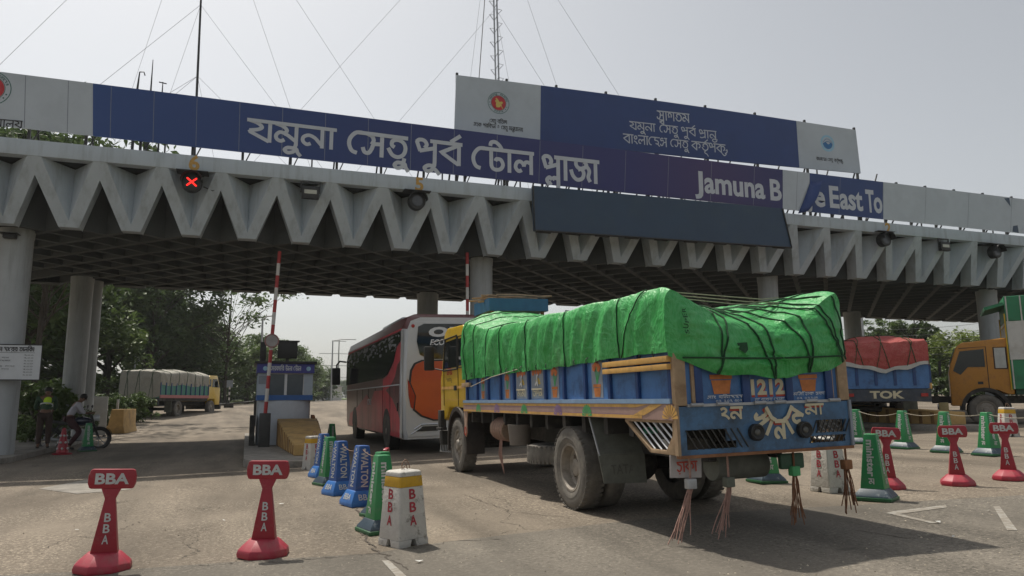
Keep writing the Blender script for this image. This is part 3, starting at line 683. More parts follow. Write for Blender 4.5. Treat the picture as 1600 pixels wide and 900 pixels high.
M_PCREAM = mat('painted_cream', (.58,.52,.36), .6, var=.1); M_PRED = mat('painted_red', (.42,.05,.03), .6, var=.1)
M_PYEL = mat('painted_yellow', (.56,.40,.06), .55, var=.1); M_PWH = mat('painted_white', (.62,.64,.66), .55, var=.08)
M_CABY = mat('cab_yellow_paint', (.62,.40,.018), .35, var=.08, scale=3, dirt=(.40,.25,.03), dscale=4, dlo=.55, dhi=.8, coat=.3)
M_CABO = mat('cab_orange_paint', (.45,.20,.022), .4, var=.1, scale=3, dirt=(.25,.11,.03), dscale=3)
M_FLAP = mat('grimy_mud_flap', (.15,.155,.13), .85, var=.25, scale=4, dirt=(.10,.10,.085), dscale=3)
M_TASSEL = mat('pink_fibre_tassel', (.36,.22,.18), .9, var=.25, scale=30); M_TASSELB = mat('brown_fibre_tassel', (.20,.09,.045), .9, var=.3, scale=30)
M_LAMPG = mat('dull_lamp_lens', (.10,.10,.09), .3); M_LAMPR = mat('red_lamp_lens', (.35,.02,.015), .25)
M_RUST = mat('rusty_steel', (.24,.11,.05), .85, var=.3, scale=8)
M_STICK = mat('dry_split_wood', (.33,.24,.15), .9, var=.3, scale=6)
M_ROOFBOX = mat('roof_box_blue', (.025,.12,.26), .5, var=.15, scale=4)
M_GREYT = tarp_mat('grey_tarpaulin', (.28,.27,.23), (.40,.38,.33), (.19,.175,.15), .8, 1.3)
M_REDT = tarp_mat('red_tarpaulin', (.33,.035,.032), (.46,.12,.10), (.30,.14,.11), .55, 1.3)
M_TEAL = mat('truck_teal_paint', (.05,.20,.16), .6, var=.15)

def wheel(parent, c, r, w_, side, deep=False, detail=True, rim=None, name='wheel'):
    a = side
    mb = MB(); pr = [(.36,.56),(.46,.62),(.5,.74),(.5,.86),(.46,.94),(.38,.985),(.3,1.0),(-.3,1.0),(-.38,.985),(-.46,.94),(-.5,.86),(-.5,.7),(-.4,.56)]
    mb.lathe([(a*w_*o, r*k) for o, k in pr], c, 'x', 40 if detail else 22)
    if detail:
        n = 44
        for i in range(n):
            t = 2*math.pi*i/n
            for e in (-1, 1):
                t2 = t+(math.pi/n if e > 0 else 0); M = Matrix.Translation(c) @ Matrix.Rotation(t2, 4, 'X') @ Matrix.Translation((e*w_*.33, 0, r*.99))
                mb2 = MB(M); mb2.cbox((0,0,0), (w_*.3, r*.085, r*.026)); mb.v_off = 0; mb.add(mb2.v, mb2.f)
        mb.lathe([(a*w_*.503, r*.71), (a*w_*.512, r*.73), (a*w_*.503, r*.75)], c, 'x', 40)
    o = mb.build(name, M_TYRE, parent, smooth=True)
    mb = MB()
    if deep: pr = [(.38,.60),(.44,.575),(.42,.53),(.30,.51),(-.02,.49),(-.10,.44),(-.10,.22),(.12,.20),(.14,.17),(.14,.0)]
    else: pr = [(.36,.60),(.44,.575),(.42,.53),(.26,.50),(.34,.40),(.36,.28),(.36,.20),(.50,.18),(.56,.14),(.56,.0)]
    mb.lathe([(a*w_*o_, r*k) for o_, k in pr], c, 'x', 28)
    if detail:
        for i in range(8):
            t = 2*math.pi*i/8; rr = r*(.33 if deep else .34); ox = a*w_*(-.09 if deep else .36)
            p = Vector(c)+Vector((ox, rr*math.cos(t), rr*math.sin(t))); mb.cyl(p, p+Vector((a*.03, 0, 0)), r*.04, n=6)
    mb.build('rim', rim or M_RIM, o, smooth=True)
    return o

def fbm(x, y, z, o=4):
    return mn.fractal(Vector((x, y, z)), 1.0, 2.0, o)

class Tarp:
    """cover tied over a loaded bed. local x across, y forward from the tail, z up"""
    def __init__(s, W, y0, y1, zbot, edge, mid, zrear, seed=0.0, rope_ys=(), amp=.03, rearA=.26, bulge=.10):
        s.W = W; s.y0 = y0; s.y1 = y1; s.zbot = zbot; s.edge = edge; s.mid = mid; s.zrear = zrear; s.seed = seed; s.ropes = list(rope_ys); s.amp = amp; s.rearA = rearA; s.bulge = bulge
    def top(s, x, y):
        u = min(abs(x)/s.W, 1.0); k = u**(1.7+.9*min(max(y/2.0, 0), 1))
        e = s.edge(y, x) ; z = s.mid(y)*(1-k)+e*k
        d = max(0.0, 1-(y-s.y0)/.95)
        return z-s.rearA*(1-u**2)*d*d-.045*max(0, 1-(y-s.y0)/.22)**2*u**6
    def tie(s, y):
        if not s.ropes: return 1.0
        d = min(abs(y-r) for r in s.ropes); return min(1.0, d/.22)
    def side(s, sg, t, y):
        """t 0 bottom .. 1 top edge"""
        zb = s.zbot(y); zt = s.top(sg*s.W, y); z = zb+(zt-zb)*t
        b = .028*math.sin(math.pi*min(t*1.1, 1))*s.tie(y)
        wv = s.amp*(.9*fbm(y*2.6+z*1.1+s.seed, z*.7, sg*3.1)+.6*abs(fbm(y*5+z*2.2, z*1.4, 7+s.seed))+.45*abs(fbm(y*7-z*3.5, z*.8, 17+s.seed)))
        fold = .012*math.sin(y*21+z*5+3*fbm(y, z, s.seed))*(1-t)*.8
        rnd = .06*max(0, (t-.80)/.20)**2
        return (sg*(s.W+b+wv*(.4+.6*s.tie(y))+fold-rnd), y, z+(.006*math.sin(y*8.1+s.seed)+.014*fbm(y*3, 5, s.seed))*(1-t))
    def over(s, x, y):
        wv = s.amp*(fbm(x*2.2, y*2.2, s.seed+4)+.5*fbm(x*6, y*4, s.seed+9))
        u = abs(x)/s.W; rnd = .0
        return (x*(1-.06/s.W), y, s.top(x, y)+wv*.8*(1-u**4)+.0)
    def rear(s, x, t):
        zb = s.zrear(x); zt = s.top(x, s.y0); z = zb+(zt-zb)*t; u = x/s.W
        b = s.bulge*math.sin(math.pi*min(t*.9+.1, 1))*(1-u**4)
        wv = s.amp*(1.0*fbm(x*1.5+z*2.5, z*4.0, s.seed+2)+.6*abs(fbm(x*3-z*3, z*6, s.seed+5))+.45*abs(fbm(x*5+z*4, z*3, s.seed+15)))
        pull = .05*(1-t)**2
        return (x*(1-.0*t), s.y0-b-wv-pull, z+.02*math.sin(x*9+s.seed)*(1-t))
    def mesh(s, ny=150, nz=26, nx=44):
        mb = MB(); rs = []
        for i in range(ny+1):
            y = s.y0+(s.y1-s.y0)*i/ny; r = [s.side(-1, k/nz, y) for k in range(nz+1)]
            r += [s.over(-s.W+2*s.W*k/nx, y) for k in range(1, nx)]
            r += [s.side(1, 1-k/nz, y) for k in range(nz+1)]
            rs.append(r)
        n = len(rs[0]); mb.rings(rs, cap=False, close=False)
        # tail curtain: its top row and side rows are the sheet's own edge
        rr = []
        for k in range(nz+1):
            row = []
            for j in range(nx+1):
                x = -s.W+2*s.W*j/nx; p = Vector(s.rear(x, k/nz))
                e = (abs(x)/s.W)**8
                q = Vector(s.side(-1 if x < 0 else 1, k/nz, s.y0)); p = p.lerp(Vector((q.x, q.y, p.z)), e)
                if k >= nz-3:
                    f = (k-nz+3)/3; q2 = Vector(s.over(x, s.y0)) if 0 < j < nx else Vector(s.side(-1 if j == 0 else 1, 1, s.y0)); p = p.lerp(q2, f*f)
                row.append(tuple(p))
            rr.append(row)
        mb.rings(rr, cap=False, close=False)
        # front face
        rr = []
        for k in range(9):
            rr.append([tuple(Vector(s.side(-1, k/8, s.y1)).lerp(Vector(s.side(1, k/8, s.y1)), j/10)+Vector((0,0,(s.top(-s.W+2*s.W*j/10, s.y1)-s.top(s.W, s.y1))*k/8))) for j in range(11)])
        mb.rings(rr, cap=False, close=False)
        return mb
    def hoop(s, y, dy=0.0, off=.018, n=14):
        """rope path over the load at y (leaning by dy towards the top)"""
        p = []
        for sg, rng_ in ((-1, range(n+1)), (1, range(n, -1, -1))):
            if sg == 1:
                for k in range(1, 16):
                    x = -s.W+2*s.W*k/16; q = Vector(s.over(x, min(max(y+dy, s.y0+.02), s.y1))); p.append(q+Vector((0,0,off)))
            for k in rng_:
                t = k/n; q = Vector(s.side(sg, t, min(max(y+dy*t, s.y0+.01), s.y1))); p.append(q+Vector((sg*off, 0, off*t)))
        return p
    def tail(s, x0, x1, x2, far=1.3, off=.02, n=16):
        """rope from inside the load over the tail edge (x0 far, x1 at the edge, x2 at the hem)"""
        p = []
        for k in range(10):
            t = k/10; x = x0+(x1-x0)*t; y = s.y0+far*(1-t); q = Vector(s.over(x, y)); p.append(q+Vector((0,0,off)))
        for k in range(n+1):
            t = k/n; x = x1+(x2-x1)*t; q = Vector(s.rear(x, 1-t)); p.append(q+Vector((0,-off,.0)))
        return p

def fan(mb, c, r, M, n=9, z=.004):
    """half-round shell motif of separate petals"""
    for i in range(n):
        a0 = math.pi*(i+.12)/n; a1 = math.pi*(i+.88)/n; am = (a0+a1)/2
        mb.poly([tuple(M @ Vector((c[0]+q*math.cos(a), c[1]+q*math.sin(a), z))) for q, a in ((.12*r, am), (.93*r, a0), (r, am), (.93*r, a1))])
def rect(mb, M, x0, y0, x1, y1, z=.003): mb.poly([tuple(M @ Vector(p)) for p in ((x0,y0,z),(x1,y0,z),(x1,y1,z),(x0,y1,z))])
def flat(mb, M, pts, z=.003): mb.poly([tuple(M @ Vector((x, y, z))) for x, y in pts])
def flowerpot(parent, M, x, z, s, ground=True, name='painted_flowerpot'):
    mb = MB()
    if ground: rect(mb, M, x-s*.42, z, x+s*.42, z+s*1.35, .002)
    o = mb.build(name, M_PGREY, parent) if ground else None
    mb = MB(); flat(mb, M, [(x-.2*s, z+.04*s), (x+.2*s, z+.04*s), (x+.26*s, z+.34*s), (x-.26*s, z+.34*s)], .005); rect(mb, M, x-.29*s, z+.36*s, x+.29*s, z+.46*s, .005)
    o2 = mb.build(name if not ground else 'pot', M_POT, o or parent); o = o or o2
    if ground:
        mb = MB()
        for e, h in ((-.14,.95),(.0,1.1),(.14,.9),(.24,.7)): ribbon(mb, [(x, z+.46*s), (x+e*.5*s, z+(.46+.3*h)*s), (x+e*s, z+(.3+.8*h)*s)], .045*s, M, .004+abs(e)*.006)
        mb.build('leaves', M_LEAFG, o); mb = MB()
        for e, h in ((-.16,1.02),(.0,1.18),(.18,1.0)):
            for k in range(5):
                t = 2*math.pi*k/5; mb.disc((x+(e+.075*math.cos(t))*s, z+(h+.075*math.sin(t))*s, .007+.001*k+abs(e)*.01), .07*s, M, 8)
        mb.build('petals', M_FLOWER, o)

# ---------------------------------------------------------------- the loaded truck in front
HX = 5.07
truck = thing('cargo_truck', 'yellow cab cargo truck with hand painted blue body under a bulging green tarpaulin', 'truck', (HX, 6.41, zg(HX)), 0, None, TILT)
W = 1.07
# chassis
mb = MB()
for e in (-1, 1): mb.box((e*.42-.05, .35, .74), (e*.42+.05, 9.3, .98))
for i in range(9): mb.box((-.37, .5+i*1.0, .78), (.37, .58+i*1.0, .92))
mb.cyl((-.75, 2.67, .53), (.75, 2.67, .53), .09); mb.ball((0, 2.67, .53), .24, 14, 10)
mb.cyl((-.85, 8.2, .5), (.85, 8.2, .5), .06); mb.cyl((0, 2.9, .6), (0, 8.0, .75), .05)
for e in (-1, 1):
    for k in range(4): mb.box((e*.52-.035, 1.9+k*.1, .64+k*.025), (e*.52+.035, 3.44-k*.1, .66+k*.025))
mb.build('chassis', M_CHASSIS, truck, bevel=.008, seg=1)
mb = MB()
for i in range(12): mb.box((-1.0, .35+i*.62, 1.0), (1.0, .45+i*.62, 1.2))
mb.box((-1.04, .02, 1.2), (1.04, 7.5, 1.235)); mb.build('bed_floor', M_CHASSIS, truck)
# wheels
for e in (-1, 1):
    wheel(truck, (e*.90, 8.2, .53), .53, .27, e)
    wheel(truck, (e*.92, 2.67, .53), .53, .27, e, deep=True); wheel(truck, (e*.60, 2.67, .53), .525, .27, e, deep=True, detail=False)
# bed sides with posts and sills
M_L = wall_frame((-W, 7.5, 0), (0,-1,0)); M_R = wall_frame((W, 0, 0), (0,1,0))   # left side: u runs towards the tail
for e in (-1, 1):
    mb = MB(); mb.box((e*(W-.05)-.02, .02, 1.41), (e*(W-.05)+.02, 7.5, 1.93)); side = mb.build('side_panel', M_TBLUE, truck)
    for i in range(12):
        mb = MB(); y = .02+i*.66; mb.box((e*(W-.02)-.03, y, 1.412), (e*(W-.02)+.03, y+.06, 1.90)); mb.build('side_post', M_TPOST, side, bevel=.006, seg=1)
    mb = MB(); mb.box((e*(W-.03)-.06, .022, 1.363), (e*(W-.03)+.06, 7.49, 1.411)); mb.build('sill', M_TSILL, side)
    mb = MB(); mb.box((e*(W-.015)-.035, .0, 1.20), (e*(W-.015)+.035, 7.5, 1.362)); rail = mb.build('side_rail', M_MAUVE, truck)
    M = wall_frame((e*(W+.02), 7.5 if e < 0 else 0, 0), (0, -1 if e < 0 else 1, 0))
    mb = MB(); rect(mb, M, .02, 1.322, 6.75, 1.356, .003); rect(mb, M, .02, 1.206, 6.9, 1.242, .003)
    flat(mb, M, [(6.75,1.322),(7.06,1.356),(6.75,1.356)], .003); flat(mb, M, [(6.72,1.242),(6.95,1.242),(7.33,1.356),(7.10,1.356)], .0045); mb.build('gold_stripes', M_GOLD, rail)
    mb = MB(); rect(mb, M, .03, 1.314, 6.62, 1.318, .004); rect(mb, M, .03, 1.246, 6.62, 1.25, .004); mb.build('thin_lines', M_VIOLET, rail)
    for i, u in enumerate((1.0, 2.05, 3.35, 4.65, 5.55)):
        mb = MB(); fan(mb, (u, 1.208), .145, M, 9, .006); mb.build('shell_motif', (M_LEAFG if i % 2 == 0 else M_VIOLET), rail)
    mb = MB(); fan(mb, (7.46, 1.21), .15, M, 9, .007); mb.build('shell_motif', M_GOLD, rail)
# wooden battens and hooks on the left side
mb = MB(); mb.box((-W-.055, .0, 1.70), (-W-.003, 1.42, 1.755)); mb.box((-W-.055, .0, 1.775), (-W-.003, 1.42, 1.835)); mb.build('batten', M_GOLD, truck, bevel=.004)
mb = MB(); mb.box((-W-.05, 7.0, 1.66), (-W-.003, 7.5, 1.74)); mb.build('batten', M_TANW, truck, bevel=.004)
mb = MB()
for i in range(12):
    for k in (.20, .48):
        y = .1+i*.66+k
        if y < 7.4 and (y > 1.5 or i % 2 == 0): mb.tube([(-W+.0, y, 1.925), (-W-.03, y, 1.90), (-W-.035, y, 1.85), (-W-.02, y, 1.84), (-W-.012, y, 1.87)], .006, 5)
mb.build('rope_hooks', M_STEEL, truck)
for u, s in ((7.5-1.71,.36), (7.5-3.03,.35), (7.5-5.01,.33), (7.5-6.33,.31)):
    flowerpot(truck, wall_frame((-W+.03-.002, 7.5, 0), (0,-1,0)), u-.02, 1.425, s)
for u, s in ((3.15, 'মামা'), (3.81, 'ভাগন')):
    M = wall_frame((-W+.028, 7.5, 0), (0,-1,0)); mb = MB(); rect(mb, M, u-.25, 1.425, u+.25, 1.87, .0025); o = mb.build('painted_panel', M_PGREY, truck)
    mb = MB(); put_bn(mb, s, M @ Matrix.Translation((u-.2, 1.46, 0)), .11, width=.4, wd=.18, z=.005); mb.build('lettering', M_PCREAM, o)
    mb = MB(); fan(mb, (u+.02, 1.63), .10, M, 7, .005); mb.build('peacock_fan', M_PYEL, o); mb = MB(); ribbon(mb, [(u-.08,1.62),(u-.02,1.66),(u+.02,1.62),(u+.0,1.74),(u+.04,1.77)], .03, M, .012); mb.build('peacock_body', M_PWH, o)
    mb = MB()
    for q in range(4): mb.disc((u-.16+.1*q, 1.80+.02*(q % 2), .006+.001*q), .045, M, 8)
    mb.build('petals', M_FLOWER, o)
# cage bracket below the rail at the rear corners
for e in (-1, 1):
    x = e*(W-.02); mb = MB(); P4 = [(1.02,1.19),(.035,1.19),(.035,.88),(.50,.88)]
    for i in range(4):
        a, b = P4[i], P4[(i+1) % 4]; mb.tube([(x, a[0], a[1]), (x, b[0], b[1])], .028, 4)
    mb.prism([(x-.02, .03, .88), (x-.02, .20, .88), (x-.02, .03, 1.08)], (.04, 0, 0)); br = mb.build('corner_bracket', M_TANW, truck, bevel=.004)
    mb = MB()
    for i in range(7):
        y = .98-i*.13; z0 = 1.18; y1 = y-.42*1.0; z1 = .90
        if y1 < .07: k = (y-.07)/(y-y1); y1 = .07; z1 = z0+(z1-z0)*k
        lo = max(z1, .9); mb.tube([(x, y, z0), (x, y1, z1)], .010, 5)
    mb.build('bracket_bars', M_PWH, br)
# tail: corner posts, upper gate, lower painted board
for e in (-1, 1):
    mb = MB(); mb.box((e*(W-.06)-.065, -.05, 1.34), (e*(W-.06)+.065, .02, 1.86)); mb.build('corner_post', M_TANW, truck, bevel=.006)
    mb = MB(); mb.box((e*(W-.22)-.03, -.045, 1.34), (e*(W-.22)+.03, .01, 1.84)); mb.build('gate_batten', M_TANW, truck, bevel=.006)
mb = MB(); mb.box((-W+.125, -.02, 1.34), (W-.125, .02, 1.86)); gate = mb.build('tail_gate', M_TBLUE, truck)
for x in (-.80, -.24, .30, .82):
    mb = MB(); mb.box((x-.045, -.055, 1.345), (x+.045, -.021, 1.85)); mb.build('gate_pillar', M_TPOST, gate, bevel=.012)
mb = MB(); mb.box((-W+.12, -.06, 1.325), (W-.12, -.022, 1.352))
for x in (-.85, -.55, -.10, .15, .55, .85): mb.cyl((x-.07, -.07, 1.345), (x+.07, -.07, 1.345), .018, n=8)
mb.build('gate_hinges', M_GALV, gate)
M_T = wall_frame((0, -.021, 0))
flowerpot(gate, M_T, -.52, 1.425, .46, False); flowerpot(gate, M_T, .565, 1.425, .42, False)
def lined(parent, s, x, z, h, M, bold=.02, wdt=None, bn=False, name='lettering'):
    mb = MB(); f = (lambda dz, m: None)
    if bn:
        put_bn(mb, s, M @ Matrix.Translation((x, z, 0)), h, width=wdt, wd=.21, z=.004); o = mb.build(name, M_PCREAM, parent)
        mb = MB(); put_bn(mb, s, M @ Matrix.Translation((x+.004, z-.022, 0)), h, width=wdt, wd=.21, z=-.016); mb.build('letter_shadow', M_PRED, o)
    else:
        put_text(mb, s, M @ Matrix.Translation((x, z, 0)), h, bold, wdt, False, .005); o = mb.build(name, M_PCREAM, parent)
        mb = MB(); put_text(mb, s, M @ Matrix.Translation((x+.004, z-.022, 0)), h, bold, wdt, False, .002); mb.build('letter_shadow', M_PRED, o)
    return o
lined(gate, '1212', -.165, 1.43, .145, M_T, .045, .42)
mb = MB()
put_bn(mb, 'সাং ঝিনাইদহ'.replace('ঝ','ব').replace('ই','হ'), M_T @ Matrix.Translation((-.70, 1.40, 0)), .028, width=.42, wd=.18, z=.006)
put_bn(mb, 'মিসি ডাক ঢাকা'.replace('ঢ','ড'), M_T @ Matrix.Translation((.36, 1.405, 0)), .028, width=.40, wd=.18, z=.006)
put_bn(mb, '০২ ২০২ ২০২', M_T @ Matrix.Translation((-.60, 1.36, 0)), .025, width=.32, wd=.18, z=.006)
put_bn(mb, 'মা বাবার েদায়া'.replace('য়','য'), M_T @ Matrix.Translation((-.13, 1.362, 0)), .025, width=.36, wd=.18, z=.006)
put_bn(mb, '০২ ০২২০২', M_T @ Matrix.Translation((.40, 1.362, 0)), .022, width=.28, wd=.18, z=.006)
mb.build('small_lettering', M_PWH, gate)
# lower board in cells with real openings
M_BOARD = mat('tail_board_blue', (.065,.16,.30), .5, var=.25, scale=4, dirt=(.035,.055,.08), dscale=3.5, dlo=.42, dhi=.68)
mb = MB(); xc = [-1.05,-.97,-.80,-.62,-.50,-.38,.52,.62,.72,.80,.98,1.05]; zc = [.86,.91,.98,1.01,1.05,1.10,1.14,1.33]
def hole(x, z):
    if -.97 < x < -.50 and .91 < z < 1.10: return True
    if -.50 < x < -.38 and .91 < z < .98: return True
    if .62 < x < .98 and 1.01 < z < 1.14: return True
    if .52 < x < .98 and .91 < z < .98: return True
    return False
for i in range(len(xc)-1):
    for j in range(len(zc)-1):
        if not hole((xc[i]+xc[i+1])/2, (zc[j]+zc[j+1])/2): mb.box((xc[i], -.04, zc[j]), (xc[i+1], -.01, zc[j+1]))
board_ = mb.build('tail_board', M_BOARD, truck)
mb = MB()
for i in range(9): mb.tube([(-.98+i*.075, -.045, 1.10), (-.98+i*.075+.12, -.045, .91)], .008, 4)
for i in range(8):
    mb.tube([(.62+i*.055, -.045, 1.14), (.62+i*.055-.07, -.045, 1.01)], .007, 4); mb.tube([(.60+i*.055, -.05, 1.01), (.60+i*.055+.07, -.05, 1.14)], .007, 4)
    mb.tube([(.56+i*.06, -.045, .98), (.56+i*.06-.05, -.045, .91)], .007, 4)
mb.build('opening_bars', M_STEEL, board_)
mb = MB(); mb.box((-1.07,-.06,.83), (1.07,.0,.86)); mb.build('board_edge', M_RUST, board_)
mb = MB(); mb.box((-1.085,-.06,.86), (-1.052,.0,1.34)); mb.build('board_side_edge', M_TANW, board_); mb = MB(); mb.box((1.052,-.06,.86), (1.085,.0,1.34)); mb.build('board_side_edge', M_PGREY, board_)
M_Bd = wall_frame((0, -.042, 0))
lined(board_, '২ন', -.58, 1.19, .12, M_Bd, wdt=.27, bn=True); lined(board_, 'মা', .47, 1.20, .11, M_Bd, wdt=.24, bn=True)
for i, c in enumerate('সানান'):
    th = R(-90+(i-2)*30); o = Vector((.135+.33*math.cos(th), 0, 1.33+.36*math.sin(th)))
    Mq = wall_frame((o.x, -.042, o.z), (-math.sin(th), 0, math.cos(th)), (-math.cos(th), 0, -math.sin(th)))
    lined(board_, c, -.065 if BN[c][0] > .6 else -.03, 0, .19, Mq, wdt=.135 if BN[c][0] > .6 else .06, bn=True)
for x in (-.17, .43):
    mb = MB(); mb.lathe([(0,.085),(-.05,.085),(-.06,.07),(-.045,.05),(-.04,.0)], (x, -.045, 1.05), 'y', 20); o = mb.build('tail_lamp', M_BLACK, truck, smooth=True)
    mb = MB(); mb.ball((x, -.088, 1.05), .035, 10, 6, (1,.4,1)); mb.build('lens', M_LAMPG, o, smooth=True)
# number plate, rear hangings
mb = MB(); mb.cbox((-.90, .12, .74), (.36, .015, .22), Matrix.Rotation(R(3), 4, 'Y')); pl = mb.build('number_plate', mat('plate_grey_white', (.40,.37,.36), .6, var=.15), truck, bevel=.006)
mb = MB(); Mp = wall_frame((-1.02, .111, .69)); put_bn(mb, 'ঢাকা'.replace('ঢ','ড'), Mp, .10, width=.24, wd=.16, z=.002); mb.build('lettering', M_PRED, pl)
def tassel(x, y, z, n, L, sway, m, knob):
    mb = MB(); mb.cbox((x, y, z), (.10,.08,.10)); t = mb.build('rope_tassel', knob, truck, bevel=.012)
    mb = MB(); mb.cyl((x, y, z+.04), (x, y, z+.32), .012, n=5)
    for i in range(n):
        a = random.uniform(-1, 1); b = random.uniform(-1, 1); l = L*random.uniform(.78, 1.05)
        p = [(x+a*.02, y+b*.02, z-.04)]
        for k in range(1, 7): q = k/6; p.append((x+a*.02+(a*.07+sway)*q*l/.4+.012*math.sin(q*5+i), y+b*.05*q, z-.04-l*q))
        mb.tube(p, .0055, 4)
    mb.build('strands', m, t)
tassel(-.90, .05, .58, 10, .50, -.12, M_TASSEL, M_GALV); tassel(-.42, .1, .56, 10, .50, -.13, M_TASSEL, mat('dusty_grey_green', (.14,.15,.12), .9))
tassel(.40, .1, .62, 15, .48, .0, M_TASSELB, M_LEAFG); tassel(1.0, .0, .66, 12, .46, .02, M_TASSELB, M_RUST)
mb = MB(); mb.cbox((.40, .14, .72), (.30,.06,.16)); mb.build('rear_light_box', mat('dark_green_lamp_box', (.03,.09,.05), .5), truck, bevel=.02)
mb = MB(); mb.cyl((-.35,.5,.68), (.30,.5,.68), .15, n=20); mb.build('air_tank', M_FLAP, truck, smooth=True)
mb = MB(); mb.tube([(-.75,.9,1.16),(-.72,.82,1.0),(-.66,.78,.88)], .035, 8); mb.build('exhaust_pipe', M_GALV, truck, smooth=True)
mb = MB(); mb.cbox((-.80,.95,1.06), (.16,.10,.07)); mb.build('side_lamp', mat('green_lamp_lens', (.03,.20,.12), .3), truck, bevel=.01)
# mud flaps
for e in (-1, 1):
    mb = MB(); a = e*1.03; b = e*.46
    mb.prism([(a,2.02,1.19),(b,2.02,1.19),(b,1.72,.74),(a,1.78,.74)], (0,-.012,0)); mb.prism([(a+.02*e,1.79,.76),(b,1.73,.76),(b,1.70,.40),(a-.02*e,1.74,.42)], (0,-.015,0))
    o = mb.build('mud_flap', M_FLAP, truck); mb = MB(); mb.tube([(a+.005*e,2.01,1.19),(a+.005*e,1.77,.74)], .012, 5); mb.build('flap_edge', M_GALV, o)
    if e < 0:
        mb = MB(); put_text(mb, 'TATA', wall_frame((-.76,1.712,.52), (1,0,0), (0,.1,1)), .11, .01, .32, True, .006); mb.build('lettering', mat('faint_flap_paint', (.12,.12,.105), .9), o)
# under the bed, left side
mb = MB(); mb.cyl((-.86,5.35,.92), (-.86,6.0,.92), .19, n=20); mb.build('fuel_tank', mat('dusty_tan_tank', (.27,.19,.13), .8, var=.25, dirt=(.14,.10,.07)), truck, smooth=True)
mb = MB(); mb.cyl((-.92,4.85,.70), (-.92,4.85,1.02), .16, .19, n=20); mb.build('water_bucket', mat('dusty_grey_bucket', (.16,.14,.12), .85), truck, smooth=True)
sp = wheel(truck, (0,0,0), .49, .26, 1, deep=True, name='spare_wheel'); sp.rotation_euler = (0, R(90), 0); sp.location = (-.62, 3.95, .62)
mb = MB()
for q in range(5):
    x0 = -.98+.02*q; mb.tube([(x0,5.55+.08*q,.78), (x0-.03,5.5+.1*q,.5), (x0+.01,5.52+.09*q,.2+.03*q)], .008, 4)
    mb.lathe([(-.3+.12*q,.197),(-.28+.12*q,.203),(-.26+.12*q,.197)], (-.86,5.7,.92), 'y', 20)
mb.build('hanging_rope', M_TASSEL, truck)
